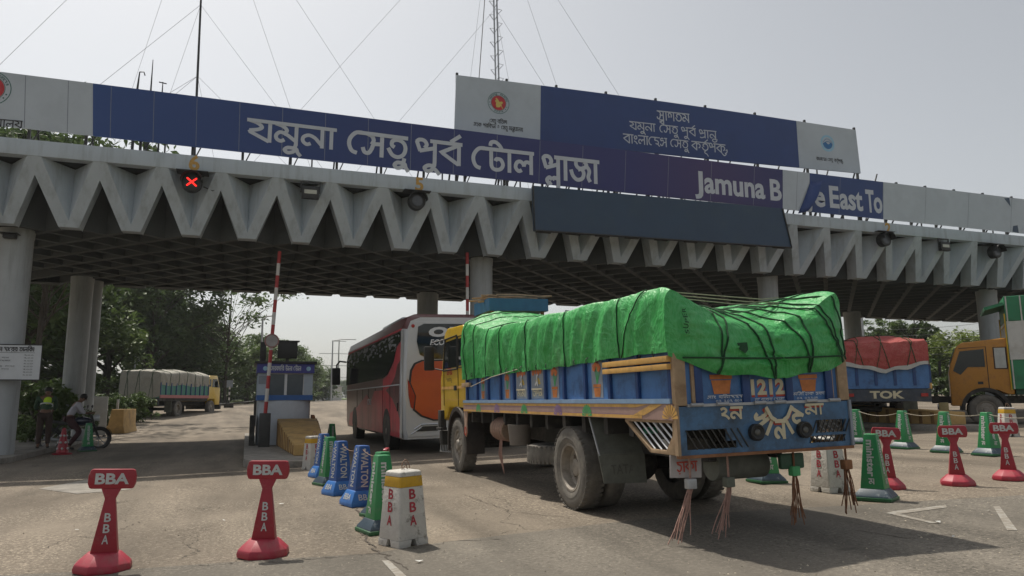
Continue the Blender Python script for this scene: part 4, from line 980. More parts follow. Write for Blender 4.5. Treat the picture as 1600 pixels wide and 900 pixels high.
# cab
prof = [(7.62,1.16),(7.62,2.80),(7.72,2.90),(8.9,2.93),(9.14,2.84),(9.44,2.02),(9.55,1.86),(9.56,.98),(9.30,.98),(9.02,1.10),(8.9,1.26),(7.8,1.26),(7.7,1.16)]
mb = MB(); mb.prism([(-1.02, y, z) for y, z in prof], (2.04, 0, 0)); cab = mb.build('cab', M_CABY, truck, bevel=.05, seg=3)
for e in (-1, 1):
    M = wall_frame((e*1.0225, 9.6 if e < 0 else 0, 0), (0, -1 if e < 0 else 1, 0)); f = (lambda y: 9.6-y) if e < 0 else (lambda y: y)
    mb = MB(); mb.prism([tuple(M @ Vector((f(y), z, 0))) for y, z in ((9.20,2.08),(9.02,2.64),(8.16,2.66),(8.16,2.08))], (e*.006,0,0)); mb.prism([tuple(M @ Vector((f(y), z, 0))) for y, z in ((8.02,2.10),(8.02,2.64),(7.74,2.64),(7.74,2.10))], (e*.006,0,0)); mb.build('side_window', M_GLASS, cab)
    mb = MB()
    for y, w2 in ((8.09,.012),(9.24,.012)): mb.tube([(e*1.026,y,1.3),(e*1.026,y,2.06)], w2*.6, 4)
    mb.tube([(e*1.03,9.25,2.04),(e*1.03,9.05,2.70),(e*1.03,8.12,2.72),(e*1.03,8.12,2.04),(e*1.03,9.25,2.04)], .02, 5); mb.tube([(e*1.03,8.05,2.06),(e*1.03,8.05,2.69),(e*1.03,7.70,2.69),(e*1.03,7.70,2.06),(e*1.03,8.05,2.06)], .014, 5); mb.build('window_seal', M_BLACK, cab)
    mb = MB(); mb.cbox((e*1.035,8.28,1.66), (.03,.16,.10)); mb.build('door_handle', M_BLACK, cab, bevel=.006)
    mb = MB(); rect(mb, M, f(9.5) if e < 0 else f(7.65), 1.64, f(7.65) if e < 0 else f(9.5), 1.70, .004); rect(mb, M, f(9.5) if e < 0 else f(7.65), 1.42, f(7.65) if e < 0 else f(9.5), 1.43, .004); mb.build('door_stripe', M_GOLD, cab)
    mb = MB(); fan(mb, (f(8.75), 1.93), .22, M, 9, .005); mb.build('painted_motif', M_PRED, cab)
    mb = MB(); put_bn(mb, 'আলহামদু'.replace('আ','ব'), M @ Matrix.Translation((f(8.95) if e < 0 else f(8.4), 1.80, 0)), .06, width=.4, wd=.16, z=.005); mb.build('lettering', M_BLACK, cab)
    # mirror
    mb = MB(); mb.tube([(e*1.0,9.25,2.72),(e*1.22,9.42,2.66),(e*1.28,9.44,2.5)], .014, 6); mb.tube([(e*1.0,9.3,2.05),(e*1.2,9.42,2.1),(e*1.28,9.44,2.2)], .014, 6); o = mb.build('mirror_arm', M_BLACK, cab)
    mb = MB(); mb.cbox((e*1.30,9.43,2.32), (.22,.09,.52)); mb.build('mirror', M_BLACK, o, bevel=.03)
    # wheel arch
    mb = MB(); r0, r1 = .64, .72; n = 14; rs = []
    for k in range(n+1):
        t = math.pi*(-.08+1.16*k/n); c_, s_ = math.cos(t), math.sin(t)
        rs.append([(e*1.05, 8.2+r0*c_, .56+r0*s_), (e*1.05, 8.2+r1*c_, .56+r1*s_), (e*.68, 8.2+r1*c_, .56+r1*s_), (e*.68, 8.2+r0*c_, .56+r0*s_)])
    mb.rings(rs); mb.build('wheel_arch', mat('dark_brown_fender', (.035,.028,.024), .6, var=.3, dirt=(.09,.07,.055)), truck, smooth=True)
    mb = MB(); mb.prism([(e*1.075,7.52,1.2),(e*1.075,7.30,1.2),(e*1.075,7.36,.96),(e*1.075,7.34,.80),(e*1.075,7.42,.72),(e*1.075,7.52,.78),(e*1.075,7.50,.96)], (e*-.02,0,0)); o = mb.build('hanging_board', mat('painted_pinkish_tan', (.40,.27,.20), .7, var=.15), truck)
    mb = MB(); mb.disc((0,0,.003), .085, wall_frame((e*(1.076), 7.43, .83), (0,e,0)), 20, .05); mb.build('painted_ring', M_PRED, o)
mb = MB(); mb.prism([(-.92,9.16,2.74),(.92,9.16,2.74),(.92,9.425,2.02),(-.92,9.425,2.02)], (0,.03,.012)); mb.build('windscreen', M_GLASS, cab)
mb = MB(); mb.box((-1.04,9.40,.46), (1.04,9.66,.76)); bmp = mb.build('bumper', M_CHASSIS, truck, bevel=.03)
mb = MB(); mb.box((-1.12,9.2,.78), (-.98,9.6,.84)); mb.box((-1.1,9.25,.84), (-.98,9.5,1.2)); mb.build('step', M_CHASSIS, truck, bevel=.01)
mb = MB()
for i in range(7): mb.tube([(-1.02+i*.02,9.6-i*.06,.46), (-1.03+i*.02,9.6-i*.06,.34)], .009, 5); mb.ball((-1.03+i*.02,9.6-i*.06,.32), .018, 6, 5)
mb.build('hanging_chain', M_GALV, bmp)
mb = MB()
for e in (-1, 1): mb.cyl((e*.78,9.66,.62), (e*.78,9.69,.62), .11, n=18)
mb.build('headlight', M_PWH, bmp)
# roof carrier with sticks
mb = MB(); x0, x1 = PY(757,470,15.0).x-HX, PY(846,470,15.0).x-HX; zz0, zz1 = 3.22, 3.48
for e in (0, 1): mb.box((x0, 8.0+e*1.05, zz0), (x1, 8.03+e*1.05, zz1))
for e in (x0, x1-.03): mb.box((e, 8.032, zz0), (e+.03, 9.048, zz1))
mb.box((x0+.03, 8.03, zz0), (x1-.03, 9.05, zz0+.03)); o = mb.build('roof_carrier', M_ROOFBOX, truck)
mb = MB()
for e in (x0+.1, x1-.1):
    for y in (8.1, 8.95): mb.box((e-.03, y-.03, 2.9), (e+.03, y+.03, zz0))
mb.build('carrier_legs', M_RUST, o)
mb = MB()
for i in range(46):
    a = random.uniform(-.35,.35); c_ = Vector((random.uniform(x0+.35,x1-.35), random.uniform(8.25,8.9), zz1+.0+random.uniform(0,.10))); L = random.uniform(.3,.62)
    d = Vector((math.cos(a), math.sin(a), random.uniform(-.1,.1)))*L; c_.x = min(max(c_.x, x0+.25), x1-.25); mb.tube([tuple(c_-d), tuple(c_+Vector((0,0,.02))), tuple(c_+d)], random.uniform(.012,.028), 5)
mb.build('firewood', M_STICK, o)
# tarpaulin and ropes
def edge_h(y, x): 
    t = min(max((y-5.9)/1.5, 0), 1); return 2.545+.016*y+.24*t*t*(3-2*t)+.012*math.sin(y*4.3)*(y > .5)
tp = Tarp(W+.014, -.01, 7.48, lambda y: 1.875-.010*y+.008*math.sin(y*1.7), edge_h, lambda y: 2.38+.055*y+.35*max(0, (y-5.6)/1.9), lambda x: 1.60+.20*abs(x+.02)**2.2-(.06 if x > .2 else 0)*abs(x), 3.7, [.15,1.05,2.55,4.0,5.2,6.0,6.7], .05, .24, .13)
tarp_o = tp.mesh(230, 34, 60).build('tarpaulin', M_TGREEN, truck, smooth=True, angle=80)
for y, dy in ((1.05,-.02),(1.02,-.55),(2.55,.05),(4.0,.03),(5.2,.06),(6.0,-.05),(6.7,.04),(7.2,0)):
    mb = MB(); mb.tube(tp.hoop(y, dy, .010), .008, 5); mb.build('tie_rope', M_ROPE, tarp_o)
for a, b, c_ in ((-.70,-.56,-.60),(-.66,-.44,-.62),(-.55,-.18,.06),(-.18,.02,.07),(-.10,.32,.52),(.25,.50,.53),(.2,.72,.98),(.45,.80,.99),(.55,1.0,1.03)):
    mb = MB(); mb.tube(tp.tail(a, b, c_, off=.012), .010, 5); mb.build('tie_rope', M_ROPE, tarp_o)
mb = MB()
p = [Vector(tp.rear(-1.0+2.0*k/30, .30))+Vector((0,-.022,0)) for k in range(31)]; mb.tube([(v.x, v.y, 1.81-.02*math.sin(math.pi*k/30)) for k, v in enumerate(p)], .010, 5)
mb.build('tail_rope', M_ROPE, tarp_o)
mb = MB()
for i, c_ in enumerate('SUPER'):
    t0 = .40+.085*i; a = Vector(tp.rear(-.93, t0))+Vector((0,-.02,0)); b = Vector(tp.rear(-.93, t0+.08))+Vector((0,-.02,0)); a2 = Vector(tp.rear(-.87, t0))+Vector((0,-.02,0))
    put_text(mb, c_, wall_frame(tuple(a), tuple(b-a), tuple(a-a2)), .05, .01, .045, False, .002)
mb.build('faint_lettering', M_ROPE, tarp_o)
mb = MB(); mb.poly([tuple(Vector(tp.rear(x_, t_))+Vector((0,-.016,0))) for x_, t_ in ((-.40,.44),(-.33,.38),(-.27,.46),(-.27,.60),(-.36,.57),(-.42,.55))]); mb.build('sewn_patch', M_ROPE, tarp_o)
mb = MB()
for z_, x1_, dz in ((2.44,.15,.0),(2.41,.0,.01),(2.47,.35,.03)):
    mb.tube([(-.82,.30,z_+.05),(x1_,.35,z_-.0),(.62,.4,z_+dz)], .007, 4)
mb.tube([(-W-.02,4.4,1.88),(-W-.05,5.6,1.80),(-W-.04,6.9,1.66)], .007, 5)
mb.build('slack_rope', M_ROPEN, tarp_o)
# ---------------------------------------------------------------- coach under the canopy
M_BRED = mat('coach_red_paint', (.56,.04,.065), .45, var=.1, scale=1.5, dirt=(.28,.05,.05), dscale=1.2, coat=.08)
M_BDARK = mat('coach_dark_maroon_paint', (.13,.05,.05), .35, var=.15, scale=1.2, coat=.08)
M_BSIL = mat('coach_silver_paint', (.52,.53,.54), .36, metal=.15, var=.06, scale=1.5, coat=.3)
M_BORG = mat('coach_orange_red_panel', (.50,.075,.018), .35, var=.08, scale=2, coat=.3)
M_BGLASS = mat('coach_tinted_glass', (.010,.013,.013), .07, var=.05, spec=.6)
M_GLREFL = mat('painted_coach_glass_reflection', (.22,.23,.23), .8, var=.5, scale=6)  # flat tone for the canopy reflection painted on the coach windows
BX, BY = 3.95, 19.75
bus = thing('coach_bus', 'red and silver coach with an orange red rear panel waiting under the canopy', 'bus', (BX, BY, zg(BX+1.2)), 0, None, TILT)
BW, BL, BH = 2.55, 12.2, 3.74
def bsec(y, inset=0.0, top=BH):
    x0, x1, z0 = inset, BW-inset, .36
    return [(x0+.05,y,z0),(x1-.05,y,z0),(x1,y,.6),(x1,y,1.7),(x1-.06,y,top-.35),(x1-.16,y,top-.1),(x1-.42,y,top),(x0+.42,y,top),(x0+.16,y,top-.1),(x0+.06,y,top-.35),(x0,y,1.7),(x0,y,.6)]
def body_part(name, ys, m, parent, z0=None):
    mb = MB(); mb.rings([bsec(*q) for q in ys]); return mb.build(name, m, parent, smooth=True, angle=40)
body = body_part('body', [(.0,.10,BH-.10),(.10,.02,BH-.02),(.35,0,BH),(BL-.5,0,BH),(BL-.15,.06,BH-.1),(BL,.22,BH-.3)], M_BDARK, bus)
body_part('rear_shell', [(-.004,.094,BH-.12),(.10,.013,BH-.09),(.345,-.007,BH-.07)], M_BSIL, body)
Ml = wall_frame((0, BL, 0), (0,-1,0)); V = lambda y: BL-y       # left side panels, u towards the rear
def lpanel(name, pts, m, d=.008, parent=None):
    """panel laid on the coach's left flank following its slight lean"""
    mb = MB(); lean = lambda z: .0 if z <= 1.7 else .06*(z-1.7)/(BH-.35-1.7)
    mb.prism([(lean(z)-.001, y, z) for y, z in pts], (-d, 0, 0)); return mb.build(name, m, parent or body)
lpanel('rear_red_panel', [(.36,.40),(1.75,.40),(1.75,.75),(3.0,.75),(3.0,2.02),(2.2,2.12),(1.3,2.45),(.9,2.85),(.36,2.98)], M_BRED)
lpanel('lower_red_panel', [(3.05,.42),(11.0,.42),(10.6,.9),(8.6,1.15),(6.2,1.6),(5.3,1.35),(4.6,1.7),(3.05,1.7)], mat('coach_dull_red', (.44,.04,.06), .4, var=.3, scale=1.0, coat=.05))
lpanel('corner_panel', [(.08,.40),(.35,.40),(.35,3.3),(.08,3.3)], M_BSIL, .01)
lpanel('side_glass', [(.40,3.02),(.92,2.9),(1.34,2.5),(2.25,2.16),(3.1,2.06),(11.9,2.02),(12.0,3.0),(11.7,3.26),(.40,3.26)], M_BGLASS, .012)
lpanel('waist_strip', [(.36,1.80),(11.6,1.80),(11.6,1.83),(.36,1.83)], M_PWH, .02)
lpanel('roof_stripe', [(.3,3.29),(11.6,3.29),(11.6,3.34),(.3,3.34)], M_BRED, .02)
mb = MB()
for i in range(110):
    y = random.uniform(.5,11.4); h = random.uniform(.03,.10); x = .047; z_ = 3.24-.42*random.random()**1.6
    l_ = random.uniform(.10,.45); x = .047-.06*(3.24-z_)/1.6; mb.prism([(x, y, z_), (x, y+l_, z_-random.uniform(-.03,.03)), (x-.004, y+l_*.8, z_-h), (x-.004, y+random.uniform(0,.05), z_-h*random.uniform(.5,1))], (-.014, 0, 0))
mb.build('painted_reflections', M_GLREFL, body)  # pale flecks imitate the zigzag canopy mirrored in the glass
for y in (1.75+.05, 3.0, 4.4, 5.8, 7.2, 8.6):
    lpanel('panel_gap', [(y,.42),(y+.015,.42),(y+.015,1.78),(y,1.78)], M_BLACK, .010)
lpanel('filler_cap', [(.62,1.1),(.72,1.1),(.72,1.32),(.62,1.32)], M_BLACK, .02)
mb = MB(); put_text(mb, 'ORI', Ml @ Matrix.Translation((V(5.6), 1.25, .011)), .2, .02, .8, True, .004); mb.build('side_lettering', M_PWH, body)
mb = MB(); M2 = wall_frame((-.011, 1.1, 2.0), (0,-1,0))
for k in range(3): mb.disc((0, -.05-.17*k, .003), .085, M2, 16, .065)
mb.build('ring_motif', mat('dull_pink_print', (.42,.10,.12), .5), body)
# wheels and arches
for y in (2.35, 9.2):
    for e in (0, 1):
        x = .16 if e == 0 else BW-.16; s = -1 if e == 0 else 1
        mb = MB(); rs = []
        for k in range(13):
            t = math.pi*k/12; rs.append([((-.012 if e == 0 else BW+.012), y+q*math.cos(t), .5+q*math.sin(t)) for q in (.58,.66)]+[((.5 if e == 0 else BW-.5), y+q*math.cos(t), .5+q*math.sin(t)) for q in (.66,.58)])
        mb.rings(rs); mb.build('wheel_arch', M_BLACK, bus)
        mb = MB(); mb.cyl((-.010 if e == 0 else BW+.010, y, .5), (.3 if e == 0 else BW-.3, y, .5), .59, n=26); mb.build('arch_void', M_BLACK, bus)
        wheel(bus, (x-.04*1 if e == 0 else x+.04, y, .5), .5, .28, s, detail=False)
# rear
Mr = wall_frame((BW/2, -.001, 0))
mb = MB(); rs = []
def rpanel(name, pts, m, d=.02, parent=None):
    lean = lambda z: .0+.10*max(0,(z-2.2)/1.4)**2*0
    mb = MB(); mb.prism([(x, -.001, z) for x, z in pts], (0, -d, 0)); return mb.build(name, m, parent or body, bevel=.008, seg=1)
rpanel('rear_panel', [(.14,.42),(BW-.14,.42),(BW-.08,.62),(BW-.08,1.7),(BW-.16,3.25),(BW-.36,3.50),(.36,3.50),(.16,3.25),(.08,1.7),(.08,.62)], M_BSIL, .03)
rw_ = MB(); rw_.prism([(x, -.0325, z) for x, z in [(.48,2.60),(.40,2.95),(.44,3.36),(.60,3.44),(BW-.60,3.44),(BW-.44,3.36),(BW-.40,2.95),(BW-.48,2.60),(BW-.75,2.48),(.75,2.48)]], (0,-.02,0)); rwin = rw_.build('rear_window', M_BGLASS, body)
mb = MB(); sk = Matrix.Identity(4); sk[0][1] = .22
put_text(mb, 'ORI', wall_frame((.70,-.053,3.10)) @ sk, .24, .055, 1.10, False, .003); put_text(mb, 'ECONOMY', wall_frame((.76,-.053,2.86)) @ sk, .15, .025, 1.0, False, .003); mb.build('lettering', M_PWH, rwin)
op = [(.26,2.16),(.36,2.34),(.56,2.42),(BW-.56,2.42),(BW-.36,2.34),(BW-.26,2.16),(BW-.22,1.85),(BW-.36,1.5),(BW-.32,1.15),(BW-.52,.98),(BW-.85,.86),(.85,.86),(.52,.98),(.32,1.15),(.36,1.5),(.22,1.85)]
mb = MB(); mb.prism([(BW/2+(x-BW/2)*1.05, -.0325, 1.64+(z-1.64)*1.05) for x, z in op], (0,-.012,0)); o = mb.build('panel_surround', M_BLACK, body)
mb = MB(); mb.prism([(x, -.045, z) for x, z in op], (0,-.018,0)); mb.build('engine_cover', M_BORG, o, bevel=.006, seg=1)
for e in (-1, 1):
    X = lambda q: BW/2+e*(BW/2-q)
    mb = MB(); mb.prism([(X(a), -.033, z) for a, z in ((.14,1.95),(.24,1.72),(.34,1.5),(.28,1.15),(.22,1.2),(.16,1.5))], (0,-.016,0)); mb.build('tail_light', M_LAMPR, body)
    mb = MB(); mb.tube([(X(.30),-.04,.62),(X(.50),-.045,.74),(X(.95),-.045,.74)], .02, 5); mb.tube([(X(.22),-.04,.50),(X(.46),-.045,.64),(X(.50),-.045,.66)], .014, 5); mb.build('chrome_trim', mat('chrome_trim', (.6,.6,.6), .2, metal=.9), body)
    mb = MB(); mb.prism([(X(a), -.033, z) for a, z in ((.36,.56),(.95,.56),(.95,.69),(.54,.69))], (0,-.008,0)); mb.build('bumper_grille', M_BLACK, body)
    mb = MB(); mb.ball((X(.30),-.04,3.38), .05, 8, 6, (1,.5,1)); mb.build('marker_lamp', M_LAMPR, body, smooth=True)
    mb = MB(); xx = .0 if e > 0 else BW; s = -1 if e > 0 else 1
    mb.tube([(xx,BL-.25,3.0),(xx+s*.22,BL+.05,3.05),(xx+s*.34,BL+.16,2.9),(xx+s*.34,BL+.16,2.6)], .035, 8); o = mb.build('mirror_arm', M_BLACK, bus, smooth=True)
    mb = MB(); mb.cbox((xx+s*.36,BL+.16,2.42), (.34,.14,.72)); mb.build('mirror', M_BLACK, o, bevel=.05, seg=3)
mb = MB(); mb.box((.5,2.5,BH), (BW-.5,6.0,BH+.16)); mb.build('air_conditioner', M_BSIL, bus, bevel=.06)
mb = MB(); mb.prism([(.3,BL-.02,1.2),(BW-.3,BL-.02,1.2),(BW-.3,BL-.05,3.0),(.3,BL-.05,3.0)], (0,.04,0)); mb.build('windscreen', M_BGLASS, bus)

# ---------------------------------------------------------------- plainer trucks farther off
M_BOOMW_ = mat('grubby_white_cloth', (.45,.45,.43), .8)
M_TAILD = mat('grimy_dark_tail', (.045,.055,.075), .7, var=.3, scale=5, dirt=(.12,.11,.09), dscale=4)
def far_truck(label, loc, rz, L, Wd, cabm, sidem, tarpm, railm, tarp_h=2.5, panel_top=1.95, tarp_low=1.9, seed=1.0, group=None, tail='', cabL=1.9, tail_low=None):
    t = thing('cargo_truck', label, 'truck', loc, rz, group, 0)
    W = Wd/2; mb = MB()
    for e in (-1, 1): mb.box((e*.42-.05,.3,.74), (e*.42+.05,L+cabL-.2,1.0))
    mb.box((-W+.05,.1,1.02), (W-.05,L,1.2)); mb.cyl((-.9,2.5,.53),(.9,2.5,.53),.1); mb.build('chassis', M_CHASSIS, t)
    for e in (-1, 1):
        wheel(t, (e*(W-.16),2.5,.52), .52, .27, e, deep=True, detail=False); wheel(t, (e*(W-.16),L+.7,.52), .52, .27, e, detail=False)
    wheel(t, (-(W-.45),2.5,.52), .52, .27, -1, deep=True, detail=False); wheel(t, ((W-.45),2.5,.52), .52, .27, 1, deep=True, detail=False)
    mb = MB(); mb.box((-W,.0,1.2), (-W+.06,L,panel_top)); mb.box((W-.06,.0,1.2), (W,L,panel_top)); mb.box((-W+.06,.0,1.2), (W-.06,.06,panel_top)); mb.box((-W+.06,L-.06,1.2), (W-.06,L,panel_top)); p = mb.build('body_panels', sidem[0], t)
    mb = MB(); n = int(L/.62)
    for i in range(n+1):
        y = i*(L-.08)/n
        for e in (-1, 1): mb.box((e*(W+.02)-.03,y,1.38), (e*(W+.02)+.03,y+.08,panel_top))
    mb.build('body_ribs', sidem[1], p)
    for x in (-.66,-.22,.22,.66): mb = MB(); mb.box((x*W-.04,-.04,1.3), (x*W+.04,-.001,panel_top)); mb.build('tail_post', sidem[1], p)
    mb = MB()
    for e in (-1, 1): mb = MB(); mb.box((e*(W+.01)-.04,0,1.19), (e*(W+.01)+.04,L,1.37)); mb.build('side_rail', railm, t)
    mb = MB(); mb.box((-W,-.04,.80), (W,-.005,1.18)); bd = mb.build('tail_board', M_TAILD, t)
    if tail:
        mb = MB(); put_text(mb, tail, wall_frame((0,-.041,.9)), .22, .04, 1.0, True, .004); mb.build('lettering', M_PCREAM, bd)
    for e in (-1, 1):
        mb = MB(); mb.cbox((e*(W-.2),-.06,1.0), (.2,.04,.1)); mb.build('tail_lamp', M_LAMPR, t)
        mb = MB(); mb.box((e*(W-.45),1.55,.35), (e*(W-.02),1.58,1.2)); mb.build('mud_flap', M_FLAP, t)
    T = Tarp(W+.01, -.03, L+.02, lambda y: tarp_low+.05*math.sin(y*2+seed), lambda y, x: tarp_h+.06*math.sin(y*1.3+seed+x), lambda y: tarp_h+.18+.05*math.sin(y*1.7+seed), lambda x: (tail_low or tarp_low-.15)+.2*abs(x), seed, [L*k/6 for k in range(7)], .04, .2, .08)
    to = T.mesh(70, 14, 24).build('tarpaulin', tarpm, t, smooth=True, angle=80)
    for k in range(1, 6): mb = MB(); mb.tube(T.hoop(L*k/6, .1), .012, 4); mb.build('tie_rope', M_ROPE, to)
    for a, b in ((-.8,-.5),(-.5,-.7),(-.2,.1),(.1,-.2),(.5,.7),(.8,.5)): mb = MB(); mb.tube(T.tail(a*W, (a+b)/2*W, b*W), .012, 4); mb.build('tie_rope', M_ROPE, to)
    if tail == 'TOK':
        pts = [T.rear(-W*.98+2*W*.98*k/20, .0) for k in range(21)]; mb = MB()
        mb.rings([[(p[0], p[1]-.03, p[2]+.02),(p[0], p[1]-.03, p[2]-.10+.02*math.sin(p[0]*7)),(p[0], p[1]-.015, p[2]-.10+.02*math.sin(p[0]*7)),(p[0], p[1]-.015, p[2]+.02)] for p in pts]); mb.build('white_hem', M_BOOMW_, to)
    y0 = L+.12; cp = [(y0,1.0),(y0,2.62),(y0+.15,2.72),(y0+cabL*.72,2.74),(y0+cabL-.12,2.0),(y0+cabL,1.85),(y0+cabL,.75),(y0+1.15,.75),(y0+1.05,1.15),(y0+.2,1.15)]
    mb = MB(); mb.prism([(-W+.05,y,z) for y, z in cp], (2*W-.1,0,0)); cb = mb.build('cab', cabm, t, bevel=.05)
    for e in (-1, 1):
        x = e*(W-.05); mb = MB(); mb.prism([(x,y0+.55,1.95),(x,y0+.55,2.5),(x,y0+cabL*.70,2.5),(x,y0+cabL-.2,1.95)], (e*.01,0,0)); mb.prism([(x,y0+.12,1.98),(x,y0+.12,2.48),(x,y0+.4,2.48),(x,y0+.4,1.98)], (e*.01,0,0)); mb.build('side_window', M_GLASS, cb)
        mb = MB(); mb.cbox((e*(W+.22),y0+cabL-.1,2.15), (.18,.08,.45)); mb.tube([(e*(W-.05),y0+cabL-.3,2.4),(e*(W+.2),y0+cabL-.1,2.4)], .02, 5); mb.build('mirror', M_BLACK, cb)
    mb = MB(); mb.prism([(-W+.15,y0+cabL*.76,2.66),(W-.15,y0+cabL*.76,2.66),(W-.15,y0+cabL-.14,2.05),(-W+.15,y0+cabL-.14,2.05)], (0,.03,.01)); mb.build('windscreen', M_GLASS, cb)
    mb = MB(); mb.box((-W,y0+cabL-.1,.45), (W,y0+cabL+.12,.75)); mb.build('bumper', M_CHASSIS, t)
    return t
d_ = math.radians
# red tarpaulin truck, seen from behind beyond the right island
far_truck('dark blue truck under a red tarpaulin seen from behind beyond the right island', tuple(PY(1389, 660, 18.4).xy)+(.62,), R(-34), 5.6, 2.55, M_CABY, (M_TBLUE, M_TPOST), M_REDT, M_GOLD, 2.75, 1.95, 1.95, 5.1, None, 'TOK')
_c = G(247, 654); _h = R(-21); far_truck('yellow cab truck with teal sides under a pale grey tarpaulin on the far road', (_c.x-1.2*math.cos(_h), _c.y-1.2*math.sin(_h), _c.z), _h, 6.6, 2.4, M_CABY, (M_TEAL, M_TPOST), M_GREYT, mat('dull_pink_rail', (.42,.16,.16), .7), 2.75, 2.1, 1.95, 2.3, tail_low=1.05)
if 0: far_truck('truck wholly wrapped in grey tarpaulin at the tail of the far queue', (-11.6, 61.5, -.05), R(-24), 5.5, 2.5, M_CABO, (M_GREYT, M_GREYT), M_GREYT, M_TANW, 2.75, 1.9, 1.35, 7.7)

# ---------------------------------------------------------------- orange cab truck crossing on the right
OX = Vector((25.0, 19.3, .58))
ot = thing('container_truck', 'orange cab truck with a tall green and white cargo body at the right edge', 'truck', tuple(OX), R(41))
# local: y forward (left in the picture), x = -1.1 is the flank that faces us
W2 = 1.12; mb = MB()
for e in (-1, 1): mb.box((e*.42-.05,-6.2,.75), (e*.42+.05,1.9,1.0))
mb.build('chassis', M_CHASSIS, ot)
for e in (-1, 1):
    wheel(ot, (e*.95,.28,.52), .53, .28, e, rim=M_RIM); wheel(ot, (e*.95,-4.6,.52), .53, .28, e, deep=True, detail=False)
cp = [(-.58,1.05),(-.58,2.85),(-.45,2.98),(.85,2.86),(1.02,2.72),(1.24,2.1),(1.30,1.85),(1.30,.66),(.95,.66),(.82,1.0),(.6,1.2),(-.1,1.2),(-.4,1.05)]
mb = MB(); mb.prism([(-W2+.05,y,z) for y, z in cp], (2*W2-.1,0,0)); cb = mb.build('cab', M_CABO, ot, bevel=.05, seg=3)
for e in (-1, 1):
    x = e*(W2-.047); mb = MB(); mb.prism([(x,.20,2.0),(x,.20,2.62),(x,.92,2.56),(x,1.17,1.88),(x,.95,1.74),(x,.72,2.0)], (e*.012,0,0)); mb.build('side_window', M_GLASS, cb)
    mb = MB(); mb.prism([(x,-.42,1.95),(x,-.42,2.64),(x,-.10,2.64),(x,-.10,1.95)], (e*.012,0,0)); mb.build('quarter_window', mat('pale_window_blind', (.42,.44,.42), .6), cb)
    mb = MB(); mb.tube([(x,-.44,1.93),(x,-.44,2.66),(x,-.08,2.66),(x,-.08,1.93),(x,-.44,1.93)], .018, 5); mb.tube([(x,.14,1.2),(x,.14,2.70),(x,.95,2.66)], .012, 5); mb.build('window_seal', M_BLACK, cb)
    mb = MB(); mb.cbox((x,.38,1.45), (.03,.16,.09)); mb.build('door_handle', M_BLACK, cb)
    mb = MB(); mb.tube([(x,1.3,2.3),(x+e*.22,1.55,2.25)], .014, 5); mb.cbox((x+e*.24,1.56,2.02), (.16,.08,.42)); mb.build('mirror', M_BLACK, cb)
    mb = MB(); rs = []
    for k in range(13):
        t = math.pi*(-.02+1.04*k/12); rs.append([(e*(W2-.02),.28+q*math.cos(t),.55+q*math.sin(t)) for q in (.62,.74)]+[(e*.66,.28+q*math.cos(t),.55+q*math.sin(t)) for q in (.74,.62)])
    mb.rings(rs); mb.build('wheel_arch', M_CHASSIS, ot)
mb = MB(); mb.prism([(-W2+.15,1.05,2.68),(W2-.15,1.05,2.68),(W2-.15,1.26,2.1),(-W2+.15,1.26,2.1)], (0,.03,.01)); mb.build('windscreen', M_GLASS, cb)
mb = MB(); mb.box((-W2,1.40,.45), (W2,1.70,.78)); mb.build('bumper', mat('cream_bumper_paint', (.42,.34,.16), .6), ot, bevel=.03)
mb = MB(); mb.cyl((-W2+.25,1.70,.62), (-W2+.25,1.74,.62), .09, n=16); mb.cyl((W2-.25,1.70,.62), (W2-.25,1.74,.62), .09, n=16); mb.build('headlight', M_PWH, ot)
M_CGREEN = mat('container_green_paint', (.025,.20,.09), .55, var=.15, scale=2, dirt=(.02,.12,.06)); M_CWHITE = mat('container_white_paint', (.55,.55,.52), .6, var=.1, scale=2, dirt=(.38,.36,.32), dscale=1.5)
mb = MB()
for z0, z1, k in ((1.22,2.20,0),(2.205,3.55,1),(3.555,4.40,0)):
    mb.cur = k; mb.box((-W2-.03,-6.2,z0), (W2+.03,-.52,z1))
ct = mb.build('cargo_body', [M_CGREEN, M_CWHITE], ot, bevel=.015, seg=1)
mb = MB()
for i in range(14): mb.box((-W2-.05,-.60-i*.41,1.23), (-W2-.031,-.56-i*.41,4.39))
mb.build('body_ribs', M_CWHITE, ct)
mb = MB(); mb.prism([(-W2-.03,-.52,4.1),(W2+.03,-.52,4.1),(W2+.03,.05,3.95),(-W2-.03,.05,3.95)], (0,.03,.10)); mb.build('front_visor', M_CGREEN, ct)
mb = MB()
for i in range(6): mb.tube([(-W2,-.50,1.3+i*.42),(W2,-.50,1.3+i*.42)], .02, 5)
for x in (-W2,W2): mb.tube([(x,-.50,1.2),(x,-.50,3.8)], .025, 5)
mb.build('ladder_rack', M_CABY, ct)
mb = MB(); mb.box((-W2+.05,-6.1,1.05), (W2-.05,-.62,1.21)); mb.build('bed_frame', mat('bed_frame_dark_green', (.02,.07,.045), .7), ot)
